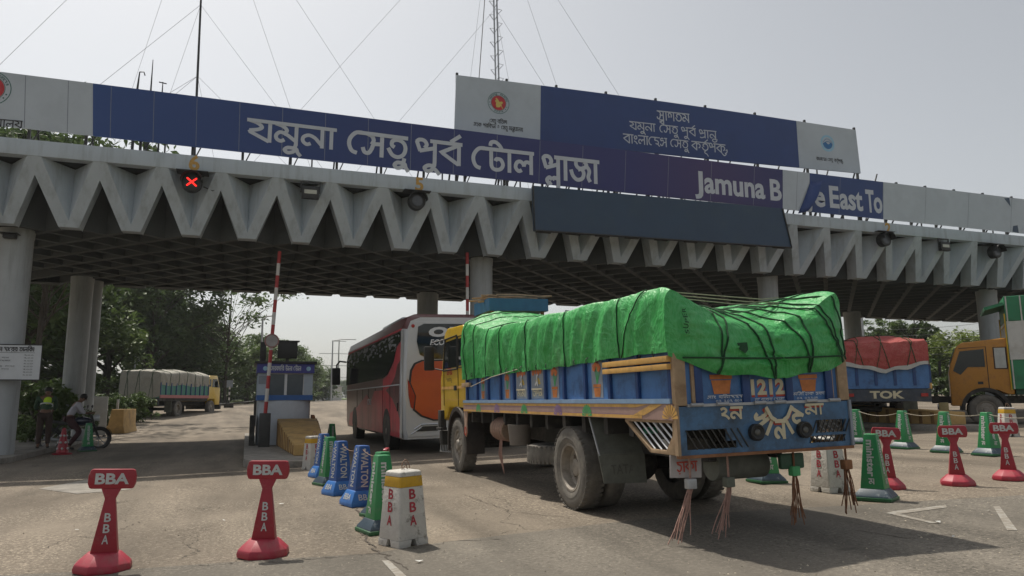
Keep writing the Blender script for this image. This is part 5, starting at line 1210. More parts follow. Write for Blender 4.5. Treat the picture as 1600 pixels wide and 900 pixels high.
# another, half hidden behind
ht = thing('dark_truck', 'dark green truck cab half hidden behind the orange cab truck', 'truck', (24.6, 24.6, .55), R(8))
mb = MB(); mb.box((-1.1,-.2,1.15), (1.1,4.2,2.2)); mb.build('body_panels', mat('dark_bluish_green', (.03,.10,.10), .6, dirt=(.04,.05,.06)), ht, bevel=.03)
T = Tarp(1.1, -.2, 4.2, lambda y: 1.9, lambda y, x: 3.0, lambda y: 3.15, lambda x: 1.9, 9.1, [], .05, .2, .08); T.mesh(40, 10, 16).build('tarpaulin', M_TGREEN, ht, smooth=True, angle=80)
mb = MB(); mb.box((-.5,-.1,.75), (.5,4.1,1.1)); mb.build('chassis', M_CHASSIS, ht)
mb = MB(); mb.prism([(-1.0,-.26,.9),(-.1,-.26,.9),(-.1,-.26,1.25),(-.25,-.26,1.42),(-.5,-.26,1.5),(-.8,-.26,1.42),(-1.0,-.26,1.25)], (0,.05,0)); mb.build('mud_guard', M_PGREY, ht)
for e in (-1, 1):
    wheel(ht, (e*.9,1.2,.52), .52, .27, e, deep=True, detail=False); wheel(ht, (e*.9,5.0,.52), .52, .27, e, detail=False)
mb = MB(); mb.box((-1.05,4.35,1.0), (1.05,6.0,2.7)); mb.build('cab', mat('dark_green_cab', (.02,.09,.05), .5), ht, bevel=.08)
# ---------------------------------------------------------------- lane islands
M_WEDGE = mat('ochre_wedge_concrete', (.50,.32,.12), .8, var=.18, scale=3, dirt=(.24,.16,.08), dscale=2)
M_WEDGEB = mat('brown_wedge_ribs', (.23,.13,.05), .85, var=.2, scale=4)
def island(label, x0, x1, y0, y1, group):
    z = zg((x0+x1)/2); n = 8; r = (x1-x0)/2; cx = (x0+x1)/2
    pl = [(x0,y1),(x1,y1),(x1,y0+r)]+[(cx+r*math.cos(a), y0+r-r*math.sin(a)) for a in [math.pi*k/n for k in range(1, n)]]+[(x0,y0+r)]
    mb = MB(); mb.prism([(x,y,z-.05) for x, y in reversed(pl)], (0,0,.20)); o = mb.build('lane_island', M_KERB, None, bevel=.02)
    return tag(o, label, 'traffic island', group)
GI = 'raised lane islands under the canopy'
island('raised kerb island carrying the toll booth and ochre wedge', .0, 2.4, 17.7, 34, GI)
island('raised kerb island under the canopy between the coach lane and the red tarpaulin truck', 6.9, 8.3, 20, 34, GI)
island('raised kerb island with the long ochre guard wedge at the right', 20.2, 22.2, 17.0, 34, GI)
island('wide kerb island under the left column by the motorcycle', -9.5, -5.75, 21.2, 33, GI)
def wedge(label, cx, y0, y1, wn, wf, h0, h1, z):
    o = thing('guard_wedge', label, 'crash barrier', (cx, y0, z), 0, 'ochre guard wedges on the islands'); L = y1-y0
    mb = MB(); mb.rings([[(-wn,0,0),(wn,0,0),(wn,0,h0),(-wn,0,h0)],[(-wf,L,0),(wf,L,0),(wf,L,h1),(-wf,L,h1)]]); mb.build('wedge', M_WEDGE, o, bevel=.03)
    mb = MB(); n = int(L/.42)
    for i in range(n):
        t = (i+.5)/n; w_ = wn+(wf-wn)*t; h = h0+(h1-h0)*t
        for e in (-1, 1): mb.box((e*(w_-.005)-.02,L*t-.06,.02), (e*(w_-.005)+.03,L*t+.06,h-.05))
    mb.build('side_ribs', M_WEDGEB, o)
wz = zg(1.3)+.15
wedge('ochre sloping guard wedge in front of the toll booth', 1.52, 19.3, 24.2, .36, .60, .27, .80, wz)
wedge('long low ochre guard wedge in front of the red tarpaulin truck', 21.2, 17.6, 25.0, .32, .5, .40, .75, zg(21.2)+.15)

# ---------------------------------------------------------------- toll booth
M_BOOTHW = mat('booth_pale_blue_grey', (.40,.47,.54), .55, var=.08); M_BOOTHB = mat('booth_blue_band', (.03,.12,.36), .5)
M_BFASC = mat('booth_indigo_fascia', (.05,.055,.26), .5); M_BGL = mat('booth_window_glass', (.06,.08,.10), .06, spec=.7)
booth = thing('toll_booth', 'small pale blue toll booth with wide windows and an indigo fascia', 'toll booth', (1.13, 24.4, wz))
w2, dp = .83, 2.4
rs = []
for z, o_ in ((0,.0),(.25,.03),(1.2,.03),(1.36,.0)):
    rs.append([(-w2+.03,.35,z),(-w2+.03,dp,z),(w2-.03,dp,z),(w2-.03,.35,z)]+[((w2-.03)*math.cos(a), .33-(.33+o_)*math.sin(a)**.6, z) for a in [math.pi*k/12 for k in range(1, 12)]])
mb = MB(); mb.rings(rs); b0 = mb.build('lower_wall', mat('booth_white_wall', (.48,.52,.57), .55, var=.06, dirt=(.40,.42,.44)), booth, smooth=True)
mb = MB(); mb.box((-w2-.01,-.012,1.36), (w2+.01,dp,1.52)); mb.build('blue_band', M_BOOTHB, booth)
for a, b in (((-w2,.0,1.522),(-.52,.10,2.2)), ((.55,.0,1.522),(w2,.10,2.2)), ((-w2,dp-.1,1.522),(w2,dp,2.2)), ((-w2,.7,1.522),(-w2+.06,.85,2.2)), ((w2-.06,.7,1.522),(w2,.85,2.2))):
    mb = MB(); mb.box(a, b); mb.build('wall_pier', M_BOOTHW, booth)
mb = MB(); mb.box((-w2+.02,.86,1.522), (-w2+.04,dp-.1,2.18)); mb.build('window', M_BGL, booth); mb = MB(); mb.box((-.518,.03,1.522), (.548,.05,2.18)); g = mb.build('window', M_BGL, booth)
mb = MB(); mb.box((-.03,-.01,1.522), (.05,.06,2.2)); mb.tube([(-.52,.0,1.53),(-.52,.0,2.19),(.55,.0,2.19),(.55,.0,1.53)], .02, 4); mb.build('window_frame', M_PWH, g)
mb = MB(); mb.box((-w2-.03,-.10,2.205), (w2+.03,dp+.05,2.49)); f = mb.build('fascia', M_BFASC, booth)
mb = MB(); put_bn(mb, 'সরকাির টালা েটাল', wall_frame((-.45,-.101,2.28)), .13, width=.9, wd=.16, z=.003); mb.build('lettering', M_LETTER, f)
for x in (-.62, .68):
    mb = MB(); mb.disc((x,2.34,0), .07, wall_frame((0,-.104,0)), 16); mb.build('round_emblem', M_EMBL, f)
mb = MB(); mb.box((-w2-.10,-.16,2.495), (w2+.10,dp+.1,2.57)); mb.build('roof', M_BLACK, booth, bevel=.01)
mb = MB(); mb.box((-.80,-.006,1.86), (-.55,-.001,2.12)); nb = mb.build('notice', M_PGREY, booth)
mb = MB(); mb.box((-1.0,-.2,0), (-.85,.9,.9)); mb.build('side_guard', M_CHASSIS, booth)
mb = MB(); mb.prism([(.84,-.02,.05),(1.16,-.02,.05),(1.02,-.02,.55),(.92,-.02,.9),(.84,-.02,.9)], (0,.5,0)); mb.build('kerb_guard', M_RUST, booth)
c = thing('display_box', 'dark square display box standing on the toll booth roof', 'display', (1.18, 24.9, wz+2.57)); mb = MB(); mb.box((-.05,-.05,0), (.05,.05,.12)); mb.build('foot', M_STEEL, c); mb = MB(); mb.box((-.30,-.12,.12), (.30,.12,.66)); mb.build('case', M_BLACK, c, bevel=.02); mb = MB(); mb.box((-.36,-.16,.66), (.36,.3,.69)); mb.build('hood', M_STEEL, c)
c = thing('speaker_box', 'narrow dark loudspeaker box on the left of the booth roof', 'loudspeaker', (.42, 24.7, wz+2.57)); mb = MB(); mb.box((-.08,-.1,0), (.10,.1,.62)); mb.build('case', M_BLACK, c, bevel=.02); mb = MB(); mb.cyl((0,-.102,.4),(0,-.12,.4),.06,n=12); mb.build('cone', M_STEEL, c)

# ---------------------------------------------------------------- boom barriers
M_BOOMR = mat('boom_red', (.40,.04,.04), .5, var=.15); M_BOOMW = mat('boom_white', (.60,.58,.55), .5, var=.1)
def boom(label, base, top, n=9, cabinet=True, disc=False):
    o = thing('boom_barrier', label, 'barrier', base, 0, 'raised red and white boom arms'); a = Vector((0,0,.95)); b = Vector(top)-Vector(base); mb = MB()
    for i in range(n):
        mb.cur = i % 2; mb.cyl(a+(b-a)*i/n, a+(b-a)*(i+.999)/n, .055, .055, 8)
    arm = mb.build('arm', [M_BOOMR, M_BOOMW], o)
    mb = MB(); mb.box((-.16,-.14,0), (.16,.14,1.0)); mb.build('cabinet', M_STEEL if disc else M_BOOMW, o, bevel=.02)
    if disc:
        q = a+(b-a)*.44; mb = MB(); mb.cyl((q.x,q.y-.09,q.z),(q.x,q.y-.07,q.z),.215,n=24); d = mb.build('round_sign', mat('sign_back_grey', (.34,.32,.31), .6), arm)
        mb = MB(); mb.lathe([(0,.215),(-.012,.215),(-.012,.175),(0,.175)], (q.x,q.y-.09,q.z), 'y', 24); mb.build('red_rim', mat('faded_red_rim', (.28,.14,.13), .6), d)
b0 = PY(414, 655, 23.6); t0 = PY(437, 393, 23.9)
boom('raised red and white boom arm with a round sign beside the toll booth', (b0.x, 23.6, zg(b0.x)+.15), tuple(t0), 13, True, True)
b0 = PY(731, 640, 23.4); t0 = PY(730, 395, 23.6)
boom('raised red and white boom arm standing behind the coach roof', (b0.x, 23.4, zg(b0.x)+.15), tuple(t0), 13)
lb = thing('lowered_barrier', 'dark lowered boom across the far left lane', 'barrier', (G(350,668).x, 40, zg(0, 40)-.05)); pa = PY(343,632,40)-Vector(lb.location); pb = PY(402,627,40)-Vector(lb.location)
mb = MB(); mb.tube([tuple(pa), tuple(pb)], .045, 6); mb.build('arm', M_STEEL, lb); mb = MB(); mb.box((pb.x-.15,-.15,0), (pb.x+.15,.15,pb.z+.1)); mb.build('cabinet', M_STEEL, lb)
ps = PY(357, 640, 62); ps.z = zg(ps.x, 62); sp_ = thing('striped_post', 'small striped post sign on a dark base on the far road', 'road sign', tuple(ps)); sp_.scale = (.7,.7,.7); k = 2.6
mb = MB(); mb.box((-.5,-.3,0), (.5,.3,.5)); mb.build('base', M_CHASSIS, sp_, bevel=.03); mb = MB()
for i in range(6): mb.cur = i % 2; mb.cyl((0,0,.5+i*.3),(0,0,.799+i*.3),.09,n=8)
mb.build('post', [M_BLACK, M_BOOMW], sp_); mb = MB(); mb.box((-.32,-.06,2.2), (.32,-.02,3.0)); mb.build('plate', M_PGREY, sp_)

# ---------------------------------------------------------------- signals, lamps and cameras on the canopy edge
def lamp_round(px, py, label, lit=False):
    p = PY(px, py, YC-.02); o = thing('lane_signal', label, 'traffic light', tuple(p), 0, 'lane signals hung on the canopy edge')
    mb = MB(); mb.cyl((0,.14,0), (0,-.12,0), .27, n=26); c = mb.build('housing', M_BLACK, o, bevel=.015)
    mb = MB(); rs = []
    for k in range(15):
        t = math.pi*k/14; rs.append([(q*math.cos(t), y, q*math.sin(t)) for q, y in ((.275,-.10),(.29,-.10),(.29,-.34),(.275,-.34))])
    mb.rings(rs); mb.build('hood', M_BLACK, o); mb = MB(); mb.box((-.42,-.2,.31), (.42,.3,.33)); mb.build('rain_shield', M_STEEL, o); mb = MB(); mb.box((-.04,.03,.25), (.04,.07,.5)); mb.build('bracket', M_STEEL, o)
    M = wall_frame((0,-.122,0)); mb = MB()
    if lit:
        for e in (-1, 1):
            for k in range(9):
                t = -1+2*k/8; mb.disc((.115*t, e*.10*t, .003+.001*(e+1)), .026, M, 8)
        mb.build('lit_cross', mat('red_signal_light', (.6,.02,.01), .4, emit=(1.0,.02,.015,1.5)), o)
    else: mb.disc((0,0,.003), .17, M, 24); mb.build('lens', mat('unlit_signal_lens', (.07,.075,.085), .25), o)
lamp_round(300, 286, 'lane signal showing a lit red cross under the number 6', True)
lamp_round(651, 315, 'dark unlit lane signal under the number 5'); lamp_round(1381, 375, 'dark unlit lane signal under the number 2'); lamp_round(1554, 394, 'dark unlit lane signal nearest the right edge')
def flood(px, py, label, lit):
    p = PY(px, py, YC-.02); o = thing('floodlight', label, 'floodlight', tuple(p), 0, 'floodlights on the canopy edge')
    mb = MB(); mb.box((-.25,-.06,-.19), (.25,.10,.19)); mb.build('case', M_BLACK, o, bevel=.015); mb = MB(); mb.box((-.18,-.075,-.05), (.18,-.061,.07)); mb.build('reflector', mat('floodlight_glass', (.45,.45,.38), .15), o)
    mb = MB(); mb.box((-.29,.02,.0), (-.255,.06,.3)); mb.box((.255,.02,.0), (.29,.06,.3)); mb.box((-.29,.02,.3), (.29,.06,.34)); mb.build('bracket', M_STEEL, o)
flood(485, 301, 'square floodlight between the numbers 6 and 5', True); flood(1476, 385, 'square floodlight between the two right hand signals', False)
p = PY(25, 374, 24.2); o = thing('camera', 'small dark camera at the head of the left column', 'camera', tuple(p)); mb = MB(); mb.box((-.22,-.45,-.05), (.10,-.25,.07)); mb.build('case', M_BLACK, o, bevel=.02); mb = MB(); mb.box((-.3,-.56,.075), (.16,-.2,.09)); mb.build('shield', M_STEEL, o)
mb = MB(); pts = [PY(x, y, YC+.25) for x, y in ((318,292),(332,298),(345,295),(352,288))]; mb.tube([tuple(q) for q in pts], .018, 5); tag(mb.build('loose_cable', M_BLACK), 'loose black cable hanging beside the lit red signal', 'cable')
# price board on the left column
p = PY(21, 566, 23.78); bd = thing('notice_board', 'white rate board with a dark frame fixed to the left column', 'notice board', tuple(p)); wv, hv = .66, .48
mb = MB(); mb.box((-wv,-.03,-hv), (wv,0,hv)); mb.build('board', mat('rate_board_white', (.58,.60,.62), .5, var=.05), bd); mb = MB(); mb.tube([(-wv,-.03,-hv),(wv,-.03,-hv),(wv,-.03,hv),(-wv,-.03,hv),(-wv,-.03,-hv)], .018, 4); mb.build('frame', M_STEEL, bd)
mb = MB(); M = wall_frame((0,-.031,0)); put_bn(mb, 'েটাল হােরর তালিকা', M @ Matrix.Translation((-.52,.30,0)), .11, width=1.0, wd=.17)
for i in range(8):
    y = .18-i*.078
    if i in (1,2,4,5): put_bn(mb, random.choice(['মটর সাইেকল','বাস টাক','কার জিপ']).replace('ই','হ').replace('জি','গ').replace('টর','টর'), M @ Matrix.Translation((-.55,y,0)), .035, width=random.uniform(.4,.6), wd=.14)
    put_bn(mb, '২০০', M @ Matrix.Translation((.24,y,0)), .035, width=.24, wd=.16)
rect(mb, M, -.55,.26,.5,.268); mb.build('lettering', M_INK, bd)

# ---------------------------------------------------------------- cones, posts and blocks
M_RED = mat('faded_red_plastic', (.31,.014,.028), .42, var=.14, scale=4, dirt=(.30,.07,.065), dscale=7, dlo=.52, dhi=.75); M_RED2 = mat('scuffed_red_base', (.36,.026,.048), .5, var=.15, scale=6, dirt=(.30,.08,.08), dscale=7)
M_CG = mat('green_cone_plastic', (.022,.23,.075), .4, var=.1, scale=5, dirt=(.07,.20,.10), dscale=7, dlo=.52, dhi=.75)
M_CGB = mat('dark_green_base', (.015,.10,.035), .5, var=.15); M_CV = mat('cone_violet_band', (.035,.06,.085), .45, var=.2, scale=6, dirt=(.22,.25,.26), dscale=5, dlo=.56, dhi=.66)
M_CB = mat('blue_cone_plastic', (.02,.095,.34), .4, var=.1, scale=5, dirt=(.08,.14,.30), dscale=7, dlo=.52, dhi=.75); M_CBB = mat('blue_cone_base', (.03,.15,.45), .45, var=.15, scale=6)
M_DIRTW = mat('grubby_white_print', (.50,.51,.50), .6, var=.12, scale=9)
M_BLK = mat('chipped_white_block_paint', (.52,.50,.46), .8, var=.1, scale=6, dirt=(.24,.22,.19), dscale=7, dlo=.56, dhi=.66, bump=.35); M_BLY = mat('block_yellow_band', (.55,.32,.02), .7, var=.15, scale=8, dirt=(.35,.22,.06), dscale=8, dlo=.55, dhi=.7)
M_STEN = mat('stencilled_red_paint', (.36,.035,.05), .8, var=.2, scale=20, dirt=(.45,.35,.32), dscale=22, dlo=.58, dhi=.64); M_WIRE = mat('bare_wire', (.20,.12,.08), .7)
def sq(h, z): return [(-h,-h,z),(h,-h,z),(h,h,z),(-h,h,z)]
def pframe(k, h0, z0, h1, z1, inset=0.0):
    """frame on face k of a square pyramid: origin mid bottom, v up the slope"""
    a = R(90*k); d = Vector((math.sin(a), -math.cos(a), 0)); r = Vector((math.cos(a), math.sin(a), 0))
    o = d*h0+Vector((0,0,z0)); u = d*h1+Vector((0,0,z1))-o
    return wall_frame(tuple(o), tuple(r), tuple(u)), u.length
def vert(mb, s, M, L, size, bold, z=.003, down=True, off=0.0, run=None):
    """word running down the face"""
    T = M @ Matrix.Translation((off, L, 0)) @ Matrix.Rotation(R(-90), 4, 'Z'); put_text(mb, s, T @ Matrix.Translation((0,-size/2,0)), size, bold, run, False, z)
CONES = {}
def green_cone():
    o = thing('traffic_cone', 'x', 'traffic cone')
    mb = MB(); mb.rings([sq(.235,0), sq(.235,.045)]); mb.build('base', M_CGB, o, bevel=.012)
    mb = MB(); mb.rings([sq(.222,.046), sq(.212,.07), sq(.150,.15)]); mb.build('skirt', M_CV, o, bevel=.008)
    mb = MB(); mb.rings([sq(.145,.15), sq(.075,.84), sq(.066,.85)]); b = mb.build('body', M_CG, o, bevel=.010)
    mb = MB()
    for k in range(4):
        M, L = pframe(k, .146, .15, .076, .84); vert(mb, 'minister', M, L*.90, .088, .03, .004, run=.47)
        put_bn(mb, 'ম', M @ Matrix.Translation((-.035,.06,0)), .07, width=.07, wd=.18, z=.004)
        mb.disc((0,.775*L,.004), .012, M, 8)
    mb.build('lettering', M_DIRTW, b); return o
def blue_cone():
    o = thing('traffic_cone', 'x', 'traffic cone')
    mb = MB(); mb.rings([sq(.225,0), sq(.225,.06), sq(.16,.20), sq(.145,.22)]); ba = mb.build('base', M_CBB, o, bevel=.012)
    mb = MB(); mb.rings([sq(.140,.22), sq(.082,.84), sq(.072,.85)]); b = mb.build('body', M_CB, o, bevel=.010); mb = MB(); m2 = MB()
    for k in range(4):
        M, L = pframe(k, .141, .22, .083, .84); vert(mb, 'WALTON', M, L*.88, .108, .024, .004, run=.50)
        mb.disc((0,.92*L,.004), .02, M, 10)
        M, L = pframe(k, .2265, .06, .1615, .20); put_text(m2, 'BBA', M @ Matrix.Translation((0,.035,0)), .085, .012, .22, True, .003)
    mb.build('lettering', M_DIRTW, b); m2.build('base_lettering', M_DIRTW, ba); return o
def red_post(neck=True):
    o = thing('marker_post', 'x', 'marker post'); n = 8
    oc = lambda r, z, sy=1.0: [(r*math.cos(R(22.5+45*k)), r*sy*math.sin(R(22.5+45*k)), z) for k in range(n)]
    mb = MB(); mb.rings([oc(.255,0), oc(.262,.035), oc(.25,.075), oc(.15,.165), oc(.13,.17)]); mb.build('base', M_RED2, o, bevel=.008)
    mb = MB(); mb.rings([[(-.115,-.075,.165),(.115,-.075,.165),(.115,.075,.165),(-.115,.075,.165)], [(-.05,-.045,.62),(.05,-.045,.62),(.05,.045,.62),(-.05,.045,.62)], [(-.045,-.035,.655),(.045,-.035,.655),(.045,.035,.655),(-.045,.035,.655)], [(-.085,-.03,.75),(.085,-.03,.75),(.085,.03,.75),(-.085,.03,.75)]]); b = mb.build('post', M_RED, o, bevel=.008)
    mb = MB(); c = [(-.19,.755),(-.205,.80),(-.205,.87),(-.19,.92),(-.17,.93),(.17,.93),(.19,.92),(.205,.87),(.205,.80),(.19,.755),(.17,.748),(-.17,.748)]
    mb.prism([(x,-.032,z) for x, z in c], (0,.064,0)); h = mb.build('head_plate', M_RED, o, bevel=.010)
    mb = MB(); M = wall_frame((0,-.033,.795)); put_text(mb, 'BBA', M, .095, .035, .29, True, .003); M = wall_frame((0,.033,.795), (-1,0,0)); put_text(mb, 'BBA', M, .095, .035, .29, True, .003); mb.build('lettering', M_DIRTW, h)
    mb = MB(); M = wall_frame((0,-.076,.165), (1,0,0), (0,.03,.455))
    for i, c in enumerate('BBA'): put_text(mb, c, M @ Matrix.Translation((0,.285-.10*i,0)), .078, .018, .056, True, .003)
    mb.build('post_lettering', M_DIRTW, b); return o
def block(h=.78):
    o = thing('concrete_block', 'x', 'concrete block'); s = h/.78
    def hw(z): return .195-.052*(z-.03)/(h-.05) if z > .03 else .195
    def ch(hh, z, c=.012): return [(-hh+c,-hh,z),(hh-c,-hh,z),(hh,-hh+c,z),(hh,hh-c,z),(hh-c,hh,z),(-hh+c,hh,z),(-hh,hh-c,z),(-hh,-hh+c,z)]
    mb = MB(); mb.rings([ch(.190,.075), ch(hw(h-.17),h-.17)]); body = mb.build('body', M_BLK, o, bevel=.006)
    mb = MB()
    for sx in (-1, 1):
        for sy in (-1, 1): mb.rings([[(sx*.193,sy*.193,0),(sx*.045,sy*.193,0),(sx*.045,sy*.045,0),(sx*.193,sy*.045,0)], [(sx*.190,sy*.190,.074),(sx*.022,sy*.190,.074),(sx*.022,sy*.022,.074),(sx*.190,sy*.022,.074)]])
    mb.build('feet', M_BLK, body, bevel=.006)
    mb = MB(); mb.rings([ch(hw(h-.168),h-.168), ch(hw(h-.06),h-.06)]); mb.build('yellow_band', M_BLY, o, bevel=.004)
    mb = MB(); mb.rings([ch(hw(h-.058),h-.058), ch(.140,h-.015), ch(.12,h)]); mb.build('cap', M_BLK, o, bevel=.006)
    mb = MB(); mb.tube([(.03+.05*math.cos(t)*(1+.1*math.sin(3*t)), .02*math.sin(2*t), h+.045-.065*math.sin(t-.2)*-1) for t in [math.pi*k/10 for k in range(-1, 12)]], .006, 5); mb.tube([(-.02,.0,h-.01),(.0,.03,h+.07),(.05,.05,h+.09),(.07,.02,h-.01)], .005, 5); mb.build('wire_loop', M_WIRE, o)
    mb = MB()
    for k in range(4):
        M, L = pframe(k, hw(.075)+.0015, .075, hw(h-.17)+.0015, h-.17)
        for i, c in enumerate('BBA'): put_text(mb, c, M @ Matrix.Translation((0,L-.12-.135*i,0)), .10, .024, .085, True, .003)
    mb.build('stencil_lettering', M_STEN, body); return o
MAKE = {'green': green_cone, 'blue': blue_cone, 'red': red_post, 'block': block}
GRP = {'green': 'green sponsored traffic cones', 'blue': 'blue sponsored traffic cones', 'red': 'red lane marker posts', 'block': 'white concrete lane blocks'}
def place(kind, px, py, rz, label, s=1.0, tilt=0.0):
    p = G(px, py)
    if kind not in CONES: o = CONES[kind] = MAKE[kind]()
    else: o = copy_tree(CONES[kind])
    o.location = p; o.rotation_euler = (R(random.uniform(-1.2,1.2)), tilt+R(random.uniform(-1.5,1.5)), R(rz)-math.atan2(p.x, p.y)); o.scale = (s, s, s); o['label'] = label; o['group'] = GRP[kind]; return o
place('red', 160, 891, -6, 'red marker post in the left foreground, leftmost and nearest', .98, R(1))
place('red', 411, 868, -8, 'red marker post standing alone left of the cone row', .98)
place('red', 602, 792, 84, 'red marker post mostly hidden behind the green cone in the left row', .86)
place('red', 1388, 763, 4, 'red marker post directly behind the nearest right hand green cone', .93, R(2))
place('red', 1497, 758, 5, 'red marker post in the open between two others on the right', .92)
place('red', 1578, 750, -3, 'red marker post at the right edge, in front of the far white block', .92)
place('block', 630, 850, 36, 'white concrete block with a wire loop on top, nearest, ending the left row', .96)
place('block', 489, 733, 30, 'white block with an orange band behind the farthest blue cone', .92)
place('block', 1297, 768, 44, 'white concrete block seen under the tail corner of the loaded truck', .98)
place('block', 1576, 682, 30, 'white concrete block beyond the right edge marker post', 1.0)
place('blue', 562, 789, 24, 'nearest blue cone with white lettering, beside the green cone', .98)
place('blue', 531, 772, 26, 'middle blue cone with white lettering in the left row', .98)
place('blue', 504, 745, 22, 'farthest blue cone of the left row, partly behind a green one', .98)
place('green', 596, 830, 22, 'tall green cone right beside the nearest white block', 1.0)
place('green', 598, 806, 30, 'pale sided green cone tucked behind the tall green one', .95)
place('green', 514, 757, 24, 'green cone between the far and middle blue cones', .98)
place('green', 517, 700, 30, 'small dusty green cone farthest away in the left row', .88)
place('green', 1369, 781, -14, 'nearest green cone on the right, just clear of the truck tail', 1.0)
place('green', 1198, 754, 32, 'green cone under the truck behind its rear wheels', 1.0)
place('green', 1413, 701, -32, 'green cone left of the middle pair in the far right row', 1.02)
place('green', 1479, 707, -25, 'green cone behind the middle red marker post on the right', 1.02)
place('green', 1547, 712, -38, 'green cone in the far right row closest to the orange truck wheel', 1.02)
place('green', 1342, 693, -20, 'green cone just right of the truck tail corner', 1.02)
place('green', 136, 705, 10, 'green cone beside the motorcycle front wheel', 1.05)
def rope(label, pts, r=.006, m=M_WIRE):
    mb = MB(); q = []
    for i in range(len(pts)-1):
        a, b = Vector(pts[i]), Vector(pts[i+1])
        for k in range(8):
            t = k/8; q.append(tuple(a.lerp(b, t)-Vector((0,0,(b-a).length*.06*4*t*(1-t)))))
    q.append(pts[-1]); mb.tube(q, r, 5); tag(mb.build('slack_rope', m), label, 'rope')
tp_ = lambda px, py, h: tuple(G(px, py)+Vector((0,0,h)))
rope('thin brown rope strung from the left row cones to the near white block', [tp_(504,745,.82), tp_(531,772,.80), tp_(562,789,.80), tp_(598,806,.78), tp_(630,850,.78)])
rope('thin pale rope strung along the far right row of green cones', [tp_(1342,693,.84), tp_(1413,701,.84), tp_(1479,707,.84), tp_(1547,712,.84), tp_(1640,720,.84)], .007, M_ROPEN)
# red and white spotted cone by the motorcycle
p = G(97, 710); o = thing('traffic_cone', 'dark red cone with pale spots in front of the motorcycle', 'traffic cone', tuple(p)); mb = MB(); mb.lathe([(.0,.27),(.04,.27),(.05,.20),(.06,.17),(.78,.05),(.80,.0)], (0,0,0), 'z', 20); mb.build('body', M_RED, o, smooth=True)
mb = MB()
for z, r in ((.18,.155),(.36,.125),(.56,.092)):
    for k in range(6): a = R(60*k+20*z*10); mb.ball((r*math.cos(a), r*math.sin(a), z), .035, 6, 5)
mb.build('pale_spots', M_DIRTW, o)
# ochre barrier block and white panel
p = G(181, 677); o = thing('barrier_block', 'ochre stepped concrete barrier block on the far left', 'barrier', tuple(p), R(-8)); mb = MB()
prf = [(-.58,0),(-.52,.12),(-.26,.35),(-.16,1.05),(.34,1.05),(.36,.35),(.42,.12),(.45,0)]
mb.prism([(x,-.3,z) for x, z in prf], (0,1.9,0)); mb.build('block', M_WEDGE, o, bevel=.02); mb = MB(); mb.box((-.18,.4,1.05), (-.10,.5,1.5)); mb.build('stub_post', M_GALV, o)
p = G(150, 682); o = thing('white_panel', 'plain white upright panel behind the motorcycle', 'panel', tuple(p)); mb = MB(); mb.box((-.35,-.04,.05), (.35,.04,1.65)); mb.build('sheet', M_BOOMW, o, bevel=.02); mb = MB(); mb.box((-.35,-.25,0), (-.28,.25,.06)); mb.box((.28,-.25,0), (.35,.25,.06)); mb.build('feet', M_STEEL, o)

# ---------------------------------------------------------------- roof masts, antennas, wires
M_WIRET = mat('thin_grey_guy_wire', (.22,.22,.22), .6)
p1 = PY(308, 180, 27); p2 = PY(316, 0, 27); d = (p2-p1)
m1 = thing('guyed_mast', 'slim dark guyed pole mast on the roof left of the lettering', 'mast', (p1.x, 27, 8.7)); mb = MB(); up_ = Vector((d.x/d.z, 0, 1))
mb.tube([(0,0,0), tuple(up_*7.0)], [.05,.035], 8); mb.tube([tuple(up_*7.0), tuple(up_*13)], [.035,.03], 8); mb.build('pole', M_STEEL, m1)
mb = MB()
for h, pts in ((4.2, ((-4.0,-1.5),(-2.6,-2.5),(4.8,1),(1.0,4))), (6.9, ((-5.5,-1.0),(5.5,.5),(-2.5,4))), (12.5, ((-9,1),(9,1),(-4,5),(4,-2)))):
    for x, y in pts: mb.tube([tuple(up_*h), (x, y, 0)], .006, 4)
mb.build('guy_wires', M_WIRET, m1)
p1 = PY(782, 125, 28); m2 = thing('lattice_mast', 'pale lattice mast with side brackets behind the upper billboard', 'mast', (p1.x, 28, 8.7)); mb = MB()
for e in (-.07, .07): mb.tube([(e,0,0),(e-.35,0,15)], .035, 6)
for i in range(26): mb.tube([(-.07-.35*i/26,0,i*.55),(.07-.35*(i+.5)/26,0,i*.55+.27)], .018, 4)
mb.build('lattice', M_GALV, m2); mb = MB()
for i in range(20):
    z = 2.6+i*.62; x = -.35*z/15
    for e, dz in ((-1,0),(1,.3)): mb.tube([(x+e*.05,0,z+dz),(x+e*.28,0,z+dz+.28),(x+e*.05,0,z+dz+.30)], .016, 4)
mb.build('side_brackets', M_GALV, m2); mb = MB()
for h, pts in ((9.4, ((-7,-.5),(6,-.5),(1.0,-1.2))), (14.6, ((-11,1),(11,1),(-2.4,-1.6),(4.2,-1)))):
    for x, y in pts: mb.tube([(-.35*h/15,0,h), (x, y, 0)], .006, 4)
mb.tube([(-.35,0,14.9),(-1.4,-1.2,4.3)], .02, 4); mb.build('guy_wires', M_WIRET, m2)
